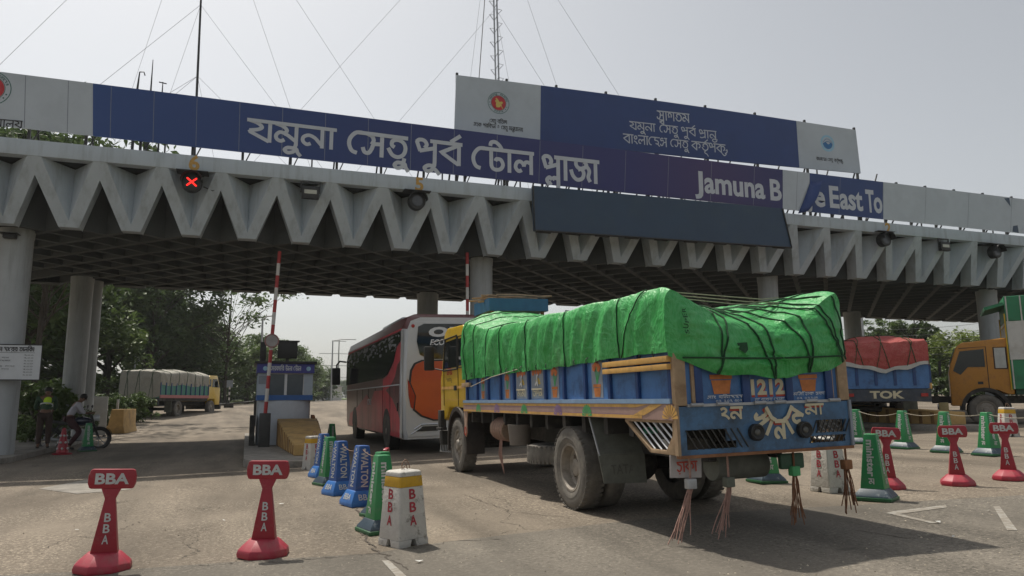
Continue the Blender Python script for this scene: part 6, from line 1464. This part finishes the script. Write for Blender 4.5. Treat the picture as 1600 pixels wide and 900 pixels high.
for px, py0, py1, lab, th in ((213,148,112,'short crooked antenna with a bent top on the roof',.05), (235,150,93,'slim whip antenna on the roof',.03), (253,150,128,'short stub antenna with a small cross piece on the roof',.035)):
    a = PY(px, py0, 26.5); b = PY(px+1, py1, 26.5); o = thing('antenna', lab, 'antenna', (a.x, 26.5, 8.7), 0, 'small antennas on the roof'); z = b.z-8.7; mb = MB()
    mb.tube([(0,0,0),(0,0,z*.75),(.05 if th > .04 else 0,0,z)], [th,th,th*.4], 6); mb.build('rod', M_STEEL, o); mb = MB()
    if th == .05: mb.tube([(.05,0,z),(.18,0,z+.02),(.22,0,z-.1)], .02, 5); mb.tube([(-.12,0,z*.8),(0,0,z*.72)], .03, 5)
    elif th == .035: mb.tube([(-.12,0,z-.02),(.12,0,z-.05)], .02, 5)
    else: mb.cyl((0,0,z*.5),(0,0,z*.56),.05,n=6)
    mb.build('fitting', M_STEEL, o)
# far pylon, lamps, poles
def pole(px, pyb, pyt, Y, r, label, arm=0.0, name='light_pole', m=M_GALV):
    a = PY(px, pyb, Y); b = PY(px, pyt, Y); o = thing(name, label, 'lamp post' if name == 'light_pole' else 'utility pole', (a.x, Y, zg(a.x, Y)-.05)); h = b.z-zg(a.x, Y)+.05
    mb = MB(); mb.tube([(0,0,0),(0,0,h)], [r, r*.6], 8); mb.build('shaft', m, o)
    if arm:
        mb = MB(); mb.tube([(0,0,h-.05),(arm*.5,0,h+.25),(arm,0,h+.3)], r*.5, 6); mb.cbox((arm*1.15,0,h+.28), (abs(arm)*.4,.25,.12)); mb.build('lamp_arm', m, o)
    return o, h
pole(517, 628, 532, 150, .2, 'distant street lamp beside the pylon', 3.4); pole(404, 640, 498, 70, .13, 'thin grey lamp post behind the toll booth', 0.8); pole(205, 650, 549, 78, .12, 'thin pale pole rising behind the far truck')
pole(1357, 640, 486, 46, .17, 'grey concrete utility pole behind the red tarpaulin truck', 0, 'utility_pole'); pole(1590, 640, 460, 60, .16, 'thin utility pole beyond the green and white cargo body', 0, 'utility_pole')
a = PY(527, 628, 260); o = thing('power_pylon', 'far off power line pylon above the road', 'pylon', (a.x, 260, 0)); h = PY(527, 530, 260).z; mb = MB(); mb.tube([(0,0,0),(0,0,h)], [.5,.2], 4)
for k, w_ in ((.97,2.4),(.78,6.5),(.60,7),(.42,6)): mb.tube([(-w_,0,h*k),(w_,0,h*k)], .12, 4)
mb.build('tower', mat('far_grey_steel', (.22,.22,.22), .7), o)
mb = MB()
for k in range(5):
    y0 = PY(1260, 512+k*9, 46); y1 = PY(1700, 472+k*12, 46); q = [tuple(y0.lerp(y1, t/12)-Vector((0,0,1.0*4*(t/12)*(1-t/12)))) for t in range(13)]; mb.tube(q, .02, 4)
tag(mb.build('power_lines', M_WIRET), 'thin power lines sagging past the utility pole at the right', 'power line')
p = PY(1530, 470, 24.9); o = thing('lamp_bracket', 'curved lamp bracket reaching left from the right column', 'lamp', (p.x+.2, 24.9, p.z)); mb = MB(); mb.tube([(0,0,-.1),(-.35,0,.28),(-1.0,0,.42),(-1.5,0,.40)], .035, 6); mb.build('arm', M_STEEL, o); mb = MB(); mb.cbox((-1.6,0,.38), (.3,.12,.07)); mb.build('lamp_head', M_STEEL, o)
HAZE = 0.0004
# ---------------------------------------------------------------- trees
M_BARK = mat('grey_brown_bark', (.055,.043,.032), .9, var=.3, scale=4, bump=.5)
def leaf_mat(name, col, col2):
    m = bpy.data.materials.new(name); m.use_nodes = True; t = m.node_tree; N = t.nodes; L = t.links; N.remove(N['Principled BSDF'])
    tc = N.new('ShaderNodeTexCoord'); n = N.new('ShaderNodeTexNoise'); n.inputs['Scale'].default_value = .55; n.inputs['Detail'].default_value = 4; L.new(tc.outputs['Object'], n.inputs['Vector'])
    g = N.new('ShaderNodeNewGeometry'); a = N.new('ShaderNodeMath'); a.operation = 'MULTIPLY_ADD'; a.inputs[1].default_value = .5; L.new(g.outputs['Random Per Island'], a.inputs[0])
    mr = N.new('ShaderNodeMapRange'); mr.inputs[1].default_value = .35; mr.inputs[2].default_value = .65; mr.inputs[3].default_value = -.1; mr.inputs[4].default_value = .6; L.new(n.outputs[0], mr.inputs[0]); L.new(mr.outputs[0], a.inputs[2])
    mx = N.new('ShaderNodeMix'); mx.data_type = 'RGBA'; mx.inputs[6].default_value = (*col,1); mx.inputs[7].default_value = (*col2,1); L.new(a.outputs[0], mx.inputs[0])
    d = N.new('ShaderNodeBsdfDiffuse'); tr = N.new('ShaderNodeBsdfTranslucent'); ms = N.new('ShaderNodeMixShader'); ms.inputs[0].default_value = .3
    gl = N.new('ShaderNodeBsdfGlossy'); gl.inputs['Roughness'].default_value = .45; m3 = N.new('ShaderNodeMixShader'); m3.inputs[0].default_value = .05
    L.new(mx.outputs[2], d.inputs[0]); L.new(mx.outputs[2], tr.inputs[0]); L.new(d.outputs[0], ms.inputs[1]); L.new(tr.outputs[0], ms.inputs[2]); L.new(ms.outputs[0], m3.inputs[1]); L.new(gl.outputs[0], m3.inputs[2]); L.new(m3.outputs[0], N['Material Output'].inputs[0])
    return m
M_LF = [leaf_mat('dark_broad_leaves', (.046,.080,.026), (.105,.165,.048)), leaf_mat('mid_green_leaves', (.06,.105,.028), (.13,.19,.05)), leaf_mat('light_yellow_green_leaves', (.11,.155,.028), (.21,.27,.06)), leaf_mat('feathery_leaves', (.055,.095,.030), (.12,.18,.05))]
def make_tree(name, label, H, R0, trunk_h, m, clumps, per, leaf, seed, flat=.75, spread=1.0, limbs=7, droop=0.0, thin=1.0):
    rnd = random.Random(seed); o = thing(name, label, 'tree')
    mb = MB(); cz = trunk_h+(H-trunk_h)*.5; hz = (H-trunk_h)*.5
    lean = (rnd.uniform(-.06,.06)*H, rnd.uniform(-.06,.06)*H)
    tr = [(lean[0]*t*t+.15*math.sin(t*5+seed), lean[1]*t*t+.12*math.cos(t*4+seed), H*.8*t) for t in [k/7 for k in range(8)]]
    mb.tube(tr, [max(.03, H*.026*thin*(1-.85*k/7)) for k in range(8)], 8)
    cs = []
    for i in range(clumps):
        while True:
            p = Vector((rnd.uniform(-1,1), rnd.uniform(-1,1), rnd.uniform(-1,1)))
            if .35 < p.length < 1: break
        k = 1-.35*max(0, p.z)
        q = Vector((p.x*R0*spread*k+lean[0]*.6, p.y*R0*spread*k+lean[1]*.6, cz+p.z*hz*.92)); cs.append(q)
        if i < limbs*3:
            t = min(max((q.z-trunk_h*.4)/(H*.8), .25), .9); b = Vector((lean[0]*t*t, lean[1]*t*t, H*.8*t*.72)); mid = b.lerp(q, .5)+Vector((rnd.uniform(-.3,.3), rnd.uniform(-.3,.3), .25))
            r = H*.009*thin*(1.3-t); mb.tube([tuple(b), tuple(mid), tuple(q)], [r, r*.6, r*.2], 5)
    mb.build('trunk', M_BARK, o, smooth=True)
    mb = MB(); vs = []; fs = []
    for q in cs:
        cr = rnd.uniform(.16,.34)*R0*.95
        for k in range(int(per*rnd.uniform(.6,1.2))):
            d = Vector((rnd.gauss(0,1), rnd.gauss(0,1), rnd.gauss(0,1))); d = d.normalized()*cr*rnd.random()**.45; d.z *= flat
            p = q+d-Vector((0,0,droop*d.length)); s = leaf*rnd.uniform(.55,1.25)
            n = Vector((rnd.gauss(0,.7), rnd.gauss(0,.7), 1)).normalized(); a = n.orthogonal().normalized(); a = (Matrix.Rotation(rnd.uniform(0,6.28), 3, n) @ a); b = n.cross(a)
            i0 = len(vs); vs += [tuple(p+a*s), tuple(p+b*s*.42+n*s*.12), tuple(p-a*s), tuple(p-b*s*.42+n*s*.12)]; fs.append((i0, i0+1, i0+2, i0+3))
    mb.v = vs; mb.f = fs; mb.mi = [0]*len(fs); mb.build('crown', m, o)
    return o
K = {'broad': make_tree('broadleaf_tree', 'x', 18, 6.5, 2.5, M_LF[0], 80, 120, .34, 1), 'round': make_tree('broadleaf_tree', 'x', 12, 5.2, 1.6, M_LF[1], 60, 115, .30, 2),
     'light': make_tree('broadleaf_tree', 'x', 9, 4.2, 1.2, M_LF[2], 55, 105, .24, 3), 'spread': make_tree('spreading_tree', 'x', 19, 9.5, 9.0, M_LF[0], 34, 85, .36, 4, .45, 1.1, 11, thin=.5), 'feather': make_tree('feathery_tree', 'x', 10, 2.3, 2.0, M_LF[3], 60, 95, .20, 5, .6, 1.0, 9, .6),
     'shrub': make_tree('shrub', 'x', 2.6, 1.6, .1, M_LF[1], 26, 90, .13, 6)}
used = set()
def tree(kind, px, Y, s, rz, label, group, py=None, sz=None):
    p = PY(px, 628, Y); z = zg(p.x, Y)-.1
    o = K[kind] if kind not in used else copy_tree(K[kind]); used.add(kind)
    o.location = (p.x, Y, z); o.rotation_euler = (0, 0, R(rz)); o.scale = (s, s, sz or s); o['label'] = label; o['group'] = group
    if kind == 'shrub': o['category'] = 'shrub'
    return o
GL, GR, GF = 'trees beyond the far left road', 'trees beyond the lanes on the right', 'far trees at the end of the road'
L_ = 'tall dark tree crowding the left edge behind the column'
for i, (k, px, Y, s, rz, sz) in enumerate([('broad',-70,52,1.1,0,1.15),('broad',30,60,1.05,70,1.15),('broad',95,74,1.0,130,1.0),('broad',165,84,.95,200,1.0),('broad',228,80,1.02,260,1.02),('broad',285,86,.9,310,.62),('round',340,98,1.1,20,.85),('broad',200,104,1.1,40,1.0),('round',120,66,1.0,90,.8),('round',262,92,1.2,170,1.1),
        ('round',385,112,1.1,300,.85),('round',420,125,1.0,60,.80),('round',455,140,1.0,210,.85),('spread',352,84,.78,35,.86),('spread',50,47,.78,120,.98),('round',490,170,.95,15,.8),('round',470,118,.72,95,.72),('round',40,72,1.1,33,.9),('round',310,110,1.1,222,.8),('round',440,155,1.15,350,1.05),('broad',-20,76,1.1,280,1.1)]):
    lab = ['leafy dark tree at the left edge of the photo behind the column', 'dense dark tree between the left column and the far trees', 'dark tree right behind the pair of pale columns', 'dark tree rising just right of the pale columns', 'tallest dark tree above the far teal truck', 'dark tree above the yellow cab of the far truck', 'mid green tree right of the far truck cab', 'dark tree at the back of the left wood', 'bushy tree low behind the pale columns', 'bushy tree low behind the far trucks',
           'round tree left of the boom arm', 'round tree behind the round boom sign', 'round tree above the toll booth roof', 'open branched tree reaching over the road under the canopy edge', 'tall open tree showing above the canopy at the far left', 'small far tree right of the toll booth', 'low tree directly behind the toll booth', 'bushy tree low behind the left column', 'bushy tree at the back behind the far trucks', 'taller round tree back behind the booth', 'dark tree at the back behind the left column'][i]
    tree(k, px, Y, s, rz, lab, GL, sz=sz)
for i, (k, px, Y, s, rz, sz) in enumerate([('feather',1375,56,.92,0,.82),('feather',1405,58,1.05,80,.95),('feather',1440,54,1.0,150,.98),('light',1500,50,.85,20,.72),('light',1462,56,.85,100,.58),('light',1530,60,.95,190,.75),('round',1580,64,.9,240,.8),('feather',1350,66,1.0,250,.70),('light',1420,70,.9,300,.5),('round',1480,84,.9,60,.55),('light',1610,58,1.1,330,.95),('round',870,150,1.1,10,1.35),('round',838,160,1.0,200,1.2),('round',910,170,1.1,120,1.15)]):
    lab = ['feathery tree just right of the utility pole', 'tallest feathery tree above the red tarpaulin', 'feathery tree above the right end of the red tarpaulin', 'light green tree left of the right column', 'low light green tree behind the red tarpaulin end', 'light green tree behind the right column', 'mid green tree above the orange cab', 'feathery tree left of the utility pole', 'light green tree low behind the feathery trees', 'mid green tree at the back right', 'light green tree above the green cargo body', 'far tree peeping over the tarpaulin beside the roof carrier', 'far tree behind the roof carrier', 'far tree showing over the middle of the green tarpaulin'][i]
    tree(k, px, Y, s, rz, lab, GR, sz=sz)
for i, (px, Y, s, k) in enumerate([(515,330,1.0,'round'),(528,360,1.2,'round'),(540,340,1.0,'round'),(552,370,1.2,'round'),(500,300,.9,'round')]):
    tree(k, px, Y, s, 50*i, ['far small tree left of the pylon', 'far small tree under the pylon', 'far small tree right of the pylon', 'far small tree left of the coach mirror', 'far small tree right of the booth'][i], GF, sz=s*.75)
for i, (px, py, s) in enumerate([(44,694,.95),(28,688,1.1),(75,688,.8),(110,690,.6),(165,668,.7),(190,664,.7),(215,660,.7),(60,676,1.0)]):
    p = G(px, py); o = K['shrub'] if i == 0 else copy_tree(K['shrub']); o.location = p-Vector((0,0,.1)); o.scale = (s,s,s); o.rotation_euler = (0,0,i*1.3); o['category'] = 'shrub'; o['group'] = 'shrubs along the left verge'
    o['label'] = ['bush beside the left column behind the man in the vest', 'bush directly behind the left column', 'bush behind the man in the vest', 'low bush behind the motorcycle', 'low bush left of the ochre barrier block', 'low bush behind the ochre barrier block', 'low bush under the far grey truck', 'bush farther back behind the left column'][i]
for i in range(44):                                    # undergrowth closing the foot of the wood
    px = -40+i*15.2 if i < 22 else 1335+(i-22)*36 if i < 30 else 292+(i-30)*16.5; Y = 62+i*2.3+(i % 3)*5 if i < 22 else 47+(i % 3)*4 if i < 30 else 118+(i-30)*4; p = PY(px, 640, Y); o = copy_tree(K['shrub']); s_ = random.uniform(1.3,2.0)*(1 if i < 30 else 1.45)
    o.location = (p.x, Y, zg(p.x, Y)-.2); o.scale = (s_*1.25, s_*1.25, s_); o.rotation_euler = (0,0,i*2.1); o['category'] = 'shrub'; o['group'] = 'undergrowth at the foot of the far trees'
    o['label'] = 'one of the large leafy shrubs at the foot of the far trees'
# clipped hedge and a pale shed far down the road
p = PY(512, 628, 190); o = thing('shed', 'small pale shed far down the road beside the coach', 'shed', (p.x, 190, zg(p.x, 190))); mb = MB(); mb.box((-3,-3,0),(3,3,3.4)); mb.build('wall', M_BOOMW, o); mb = MB(); mb.prism([(-3.4,-3.4,3.42),(3.4,-3.4,3.42),(0,-3.4,4.6)], (0,6.8,0)); mb.build('roof', M_GALV, o); mb = MB(); mb.box((-.8,-3.05,0),(.8,-3.01,2.2)); mb.build('door', M_PGREY, o)
mb = MB(); rs = []
a, b = PY(365, 628, 120), PY(400, 628, 126)
for i in range(25):
    q = a.lerp(b, i/24); r = []
    for y, z in ((-.8,-.1),(-.9,1.0),(-.5,1.7),(.5,1.75),(.9,1.0),(.8,-.1)): n_ = .18*mn.noise(Vector((i*.9, y*3, z*3))); r.append((q.x, q.y+y+n_, z+n_))
    rs.append(r)
mb.rings(rs, cap=True, close=False); tag(mb.build('hedge', M_GRASS, smooth=True), 'clipped green hedge beside the far road left of the booth', 'hedge')

# ---------------------------------------------------------------- people and motorcycle
M_SKIN = mat('brown_skin', (.17,.085,.05), .6, var=.08); M_HAIR = mat('black_hair', (.012,.01,.009), .6); M_SHIRTW = mat('pale_lilac_shirt', (.46,.45,.50), .8, var=.08, scale=8); M_TROU = mat('dark_maroon_trousers', (.06,.022,.026), .85, var=.15)
M_VEST = mat('hi_vis_yellow_green', (.55,.78,.03), .7, var=.08); M_SHIRTG = mat('dark_green_shirt', (.03,.07,.035), .85); M_SHOE = mat('dark_shoe', (.02,.018,.016), .5); M_TROUB = mat('dark_brown_trousers', (.05,.03,.024), .85, var=.15); M_STRIP = mat('silver_reflective_strip', (.5,.5,.48), .35)
def skinned(name, J, E, m, parent, sub=2, root=0):
    me = bpy.data.meshes.new(name); ks = list(J); me.from_pydata([J[k][0] for k in ks], [(ks.index(a), ks.index(b)) for a, b in E], []); me.materials.append(m)
    o = bpy.data.objects.new(name, me); COL.objects.link(o); sk = o.modifiers.new('skin', 'SKIN'); sk.use_smooth_shade = True
    if not me.skin_vertices: me.skin_vertices.new() if hasattr(me.skin_vertices, 'new') else None
    for i, k in enumerate(ks):
        r = J[k][1]; me.skin_vertices[0].data[i].radius = r if isinstance(r, tuple) else (r, r); me.skin_vertices[0].data[i].use_root = (i == root)
    sb = o.modifiers.new('sub', 'SUBSURF'); sb.levels = sub; sb.render_levels = sub
    dg = bpy.context.evaluated_depsgraph_get(); dg.update(); m2 = bpy.data.meshes.new_from_object(o.evaluated_get(dg)); bpy.data.objects.remove(o)
    m2.name = name
    if not m2.materials: m2.materials.append(m)
    o = bpy.data.objects.new(name, m2); COL.objects.link(o); o.parent = parent; m2.polygons.foreach_set('use_smooth', [True]*len(m2.polygons)); return o
def person(label, loc, rz, J, shirt, trou, vest=None):
    """J: joint places, x right, y forward"""
    t = thing('person', label, 'person', loc, rz); V = {k: Vector(v) for k, v in J.items()}
    def mix(a, b, k): return tuple(V[a].lerp(V[b], k))
    j = {'pel': (J['pel'], (.13,.10)), 'spine': (mix('pel','neck',.45), (.12,.09)), 'chest': (mix('pel','neck',.8), (.15,.10)), 'neck': (J['neck'], .055), 'head0': (mix('neck','head',.45), .065), 'head': (J['head'], (.078,.092)), 'top': (tuple(V['head']+(V['head']-V['neck']).normalized()*.09), (.06,.07))}
    e = [('pel','spine'),('spine','chest'),('chest','neck'),('neck','head0'),('head0','head'),('head','top')]
    for s in 'lr':
        j.update({'sh'+s: (J['sh'+s], .062), 'el'+s: (J['el'+s], .044), 'wr'+s: (J['wr'+s], .029), 'ha'+s: (tuple(V['wr'+s]+(V['wr'+s]-V['el'+s]).normalized()*.07), (.040,.020)),
                  'hp'+s: (J['hp'+s], .095), 'kn'+s: (J['kn'+s], .062), 'an'+s: (J['an'+s], .040), 'to'+s: (J['to'+s], (.04,.028))})
        e += [('chest','sh'+s),('sh'+s,'el'+s),('el'+s,'wr'+s),('wr'+s,'ha'+s),('pel','hp'+s),('hp'+s,'kn'+s),('kn'+s,'an'+s),('an'+s,'to'+s)]
        dr = (V['wr'+s]-V['el'+s]).normalized(); sd = dr.orthogonal().normalized(); h = Vector(j['ha'+s][0])
        for q in range(4):
            f0 = 'f%d%s' % (q, s); f1 = 'g%d%s' % (q, s); o_ = sd*(.024-.016*q); b_ = sd.cross(dr)
            j[f0] = (tuple(h+o_+dr*.045), .0095); j[f1] = (tuple(h+o_+dr*(.085-.008*abs(q-1.3))+b_*.02), .0075); e += [('ha'+s, f0), (f0, f1)]
        j['th'+s] = (tuple(h+sd*.045+dr*.005), .011); j['ti'+s] = (tuple(h+sd*.055+dr*.04), .009); e += [('ha'+s,'th'+s),('th'+s,'ti'+s)]
    body = skinned('body', j, e, M_SKIN, t)
    f = (V['head']-V['neck']).normalized(); fw = Vector(J['face']).normalized(); rt = fw.cross(f).normalized(); mb = MB(); hc = V['head']
    mb.ball(tuple(hc+fw*.098-f*.01), .016, 8, 6)
    for s in (-1, 1): mb.ball(tuple(hc+rt*s*.082-f*.005), .022, 8, 6, (.6,1,1.3))
    mb.build('nose_and_ears', M_SKIN, body, smooth=True); mb = MB()
    for s in (-1, 1): mb.ball(tuple(hc+rt*s*.032+fw*.088+f*.02), .011, 8, 6)
    mb.ball(tuple(hc+fw*.09-f*.05), .014, 8, 5, (1.4,.6,.5)); mb.build('eyes_and_mouth', M_HAIR, body, smooth=True)
    mb = MB(); mb.ball(tuple(hc+f*.052-fw*.022), .104, 14, 10, (1,1,.92)); mb.build('hair', M_HAIR, body, smooth=True)
    k = lambda key, r: (j[key][0], tuple(x+r for x in j[key][1]) if isinstance(j[key][1], tuple) else j[key][1]+r)
    js = {'pel': (mix('pel','neck',.02), (.148,.118)), 'spine': k('spine',.018), 'chest': k('chest',.018), 'col': (mix('pel','neck',.96), .062)}; es = [('pel','spine'),('spine','chest'),('chest','col')]
    for s in 'lr': js['sh'+s] = k('sh'+s,.016); js['el'+s] = k('el'+s,.014); js['cu'+s] = (mix('el'+s,'wr'+s,.55), .048); es += [('chest','sh'+s),('sh'+s,'el'+s),('el'+s,'cu'+s)]
    skinned('shirt', js, es, shirt, body)
    jt = {'pel': (mix('pel','neck',.0), (.145,.115))}; et = []
    for s in 'lr': jt['hp'+s] = k('hp'+s,.016); jt['kn'+s] = k('kn'+s,.024); jt['an'+s] = (tuple(V['an'+s]+Vector((0,0,.03))), .062); et += [('pel','hp'+s),('hp'+s,'kn'+s),('kn'+s,'an'+s)]
    skinned('trousers', jt, et, trou, body)
    for s in 'lr': skinned('shoe', {'a': (tuple(V['an'+s]+Vector((0,0,-.02))), .048), 'b': (tuple(V['to'+s]), (.045,.032))}, [('a','b')], M_SHOE, body, 1)
    if vest:
        jv = {'pel': (mix('pel','neck',.30), (.16,.125)), 'chest': (mix('pel','neck',.78), (.185,.135)), 'col': (mix('pel','neck',.97), (.10,.08))}; skinned('safety_vest', jv, [('pel','chest'),('chest','col')], M_VEST, body)
        d = (V['neck']-V['pel']).normalized(); mb = MB(); c = Vector(mix('pel','neck',.45)); a = d.orthogonal().normalized(); b = d.cross(a)
        for h in (.0,): mb.rings([[tuple(c+d*(h+z)+a*.158*math.cos(2*math.pi*q/18)*1.05+b*.158*math.sin(2*math.pi*q/18)) for q in range(18)] for z in (0,.04)], cap=False)
        mb.build('reflective_strip', M_STRIP, body)
    return t
SD = lambda x, y, z, s: ((-x if s == 'l' else x), y, z)
p = G(66, 701, .15)
J = {'pel': (0,0,.94), 'neck': (.02,.20,1.44), 'head': (.03,.32,1.55), 'face': (0,.8,-.6)}
for s in 'lr': J['sh'+s] = SD(.19,.18,1.38,s); J['el'+s] = SD(.24,.30,1.12,s); J['wr'+s] = SD(.16,.50,1.02,s); J['hp'+s] = SD(.09,0,.90,s); J['kn'+s] = SD(.11,.03,.49,s); J['an'+s] = SD(.11,-.03,.08,s); J['to'+s] = SD(.13,.14,.03,s)
person('man in a bright yellow green vest standing bent forward by the left column', tuple(p+Vector((0,0,0))), R(12), J, M_SHIRTG, M_TROUB, True).scale = (1.12,1.12,1.12)
p = G(114, 702); bike = thing('motorcycle', 'dark motorcycle facing right beside the left column', 'motorcycle', tuple(p), R(-70)); bz = R(-70); bike.scale = (1.12,1.12,1.12)
mb = None
for y, nm in ((-.62,'rear'),(.66,'front')):
    mb = MB(); n = 26; mb.lathe([(x, .30+r) for x, r in ((-.05,-.06),(-.065,.0),(-.05,.035),(0,.055),(.05,.035),(.065,0),(.05,-.06),(-.05,-.06))], (0,y,.300), 'x', n); wo = mb.build('wheel', M_BLACK, bike, smooth=True)
    mb = MB(); mb.lathe([(-.025,.27),(.025,.27),(.025,.25),(-.025,.25),(-.025,.27)], (0,y,.315), 'x', 24)
    for q in range(8): a = R(45*q); mb.tube([(0,y,.315),(0,y+.25*math.cos(a),.315+.25*math.sin(a))], .012, 4)
    mb.cyl((-.06,y,.315),(.06,y,.315),.05,n=10); mb.build('rim', M_GALV, wo)
mb = MB()
for e in (-.09,.09): mb.tube([(e,.66,.315),(e,.50,.70),(e,.42,.98)], .022, 6); mb.tube([(e,-.62,.315),(e,-.1,.36),(e,.30,.40),(e,.38,.85)], .02, 6); mb.tube([(e,-.62,.36),(e,-.40,.72),(e,.35,.80)], .018, 6)
mb.build('frame', M_STEEL, bike, smooth=True); mb = MB(); mb.box((-.13,-.08,.26),(.13,.26,.58)); mb.cyl((-.16,.06,.36),(.16,.06,.36),.10,n=14); mb.build('engine', M_GALV, bike, bevel=.03)
mb = MB(); mb.ball((0,.18,.82), .2, 14, 10, (.75,1.45,.68)); mb.build('fuel_tank', mat('glossy_dark_blue_tank', (.02,.025,.05), .2, coat=.4), bike, smooth=True)
mb = MB(); mb.rings([[(-.12,-.75,.80),(.12,-.75,.80),(.10,-.75,.89),(-.10,-.75,.89)],[(-.13,-.3,.74),(.13,-.3,.74),(.11,-.3,.83),(-.11,-.3,.83)],[(-.08,.0,.76),(.08,.0,.76),(.06,.0,.84),(-.06,.0,.84)]]); mb.build('seat', M_BLACK, bike, bevel=.02)
mb = MB(); mb.tube([(-.36,.28,1.06),(-.16,.40,1.0),(.16,.40,1.0),(.36,.28,1.06)], .016, 6); hb = mb.build('handlebar', M_STEEL, bike)
for e in (-1, 1):
    mb = MB(); mb.tube([(e*.27,.32,1.04),(e*.32,.36,1.22)], .008, 5); mb.ball((e*.33,.36,1.26), .06, 10, 7, (1.2,.4,.8)); mb.build('mirror', M_BLACK, hb)
mb = MB(); mb.cyl((0,.46,.90),(0,.62,.92),.08,.10,16); mb.ball((0,.62,.92), .09, 12, 8, (1,.35,1)); mb.build('headlight', M_PWH, bike, smooth=True)
for y0, a0, a1 in ((.66,.2,2.6),(-.62,.5,3.2)):
    mb = MB(); rs = []
    for q in range(9): t = a0+(a1-a0)*q/8; rs.append([(x, y0+.37*math.cos(t), .315+.37*math.sin(t)) for x in (-.06,-.03,.03,.06)])
    mb.rings(rs, cap=False, close=False); mb.build('mudguard', M_BLACK, bike, smooth=True)
mb = MB(); mb.tube([(.15,.2,.28),(.17,-.3,.26),(.17,-.8,.36)], [.03,.045,.05], 8); mb.build('exhaust', M_GALV, bike, smooth=True)
mb = MB(); mb.tube([(-.12,.0,.28),(-.30,-.05,.0)], .012, 5); mb.build('side_stand', M_STEEL, bike)
J = {'pel': (0,0,.93), 'neck': (0,.26,1.38), 'head': (0,.36,1.50), 'face': (0,.9,-.4)}
for s in 'lr': J['sh'+s] = SD(.19,.22,1.32,s); J['el'+s] = SD(.27,.34,1.07,s); J['wr'+s] = SD(.30,.50,1.06,s); J['hp'+s] = SD(.10,.02,.88,s); J['kn'+s] = SD(.25,.30,.52,s); J['an'+s] = SD(.28,.02,.09,s); J['to'+s] = SD(.30,.18,.03,s)
rp = Matrix.Rotation(bz, 3, 'Z') @ Vector((0,-.22,0))
person('man in a pale shirt and dark trousers astride the motorcycle leaning forward', tuple(p+rp), bz, J, M_SHIRTW, M_TROU).scale = (1.12,1.12,1.12)

# grit and scraps lying on the road
rg = random.Random(5); mb = MB()
for i in range(2600):
    Y = 4.5+rg.random()**1.6*14; X = rg.uniform(-4, 13)*(.5+Y/18)
    if 3.4 < X < 6.8 and Y > 6: continue
    r = rg.uniform(.004,.013)*(1+.5*(rg.random() < .06)); z = zg(X, Y)+.004; a = rg.uniform(0,6.28); c, s_ = math.cos(a)*r, math.sin(a)*r
    mb.add([(X+c,Y+s_,z),(X-s_,Y+c*1.2,z),(X-c,Y-s_,z),(X+s_,Y-c*.8,z),(X,Y,z+r*rg.uniform(.5,1))], [(0,1,4),(1,2,4),(2,3,4),(3,0,4)])
o = mb.build('loose_grit', mat('road_grit', (.30,.26,.20), .9, var=.3, island=.5)); tag(o, 'small loose stones and grit scattered over the road', None, None, 'stuff')
hz = MB(); hz.box((-1500,-70,-2.0), (1500,2300,34)); o = hz.build('haze', mat('haze_air', (1,1,1)))
t_ = bpy.data.materials.new('thin_haze_air'); t_.use_nodes = True; N_ = t_.node_tree.nodes; N_.clear(); vo = N_.new('ShaderNodeVolumePrincipled'); vo.inputs['Color'].default_value = (.86,.90,.92,1); vo.inputs['Density'].default_value = HAZE; vo.inputs['Anisotropy'].default_value = .35
mo = N_.new('ShaderNodeOutputMaterial'); t_.node_tree.links.new(vo.outputs[0], mo.inputs['Volume']); o.data.materials.clear(); o.data.materials.append(t_); o['kind'] = 'stuff'; o['label'] = 'thin pale haze in the air'
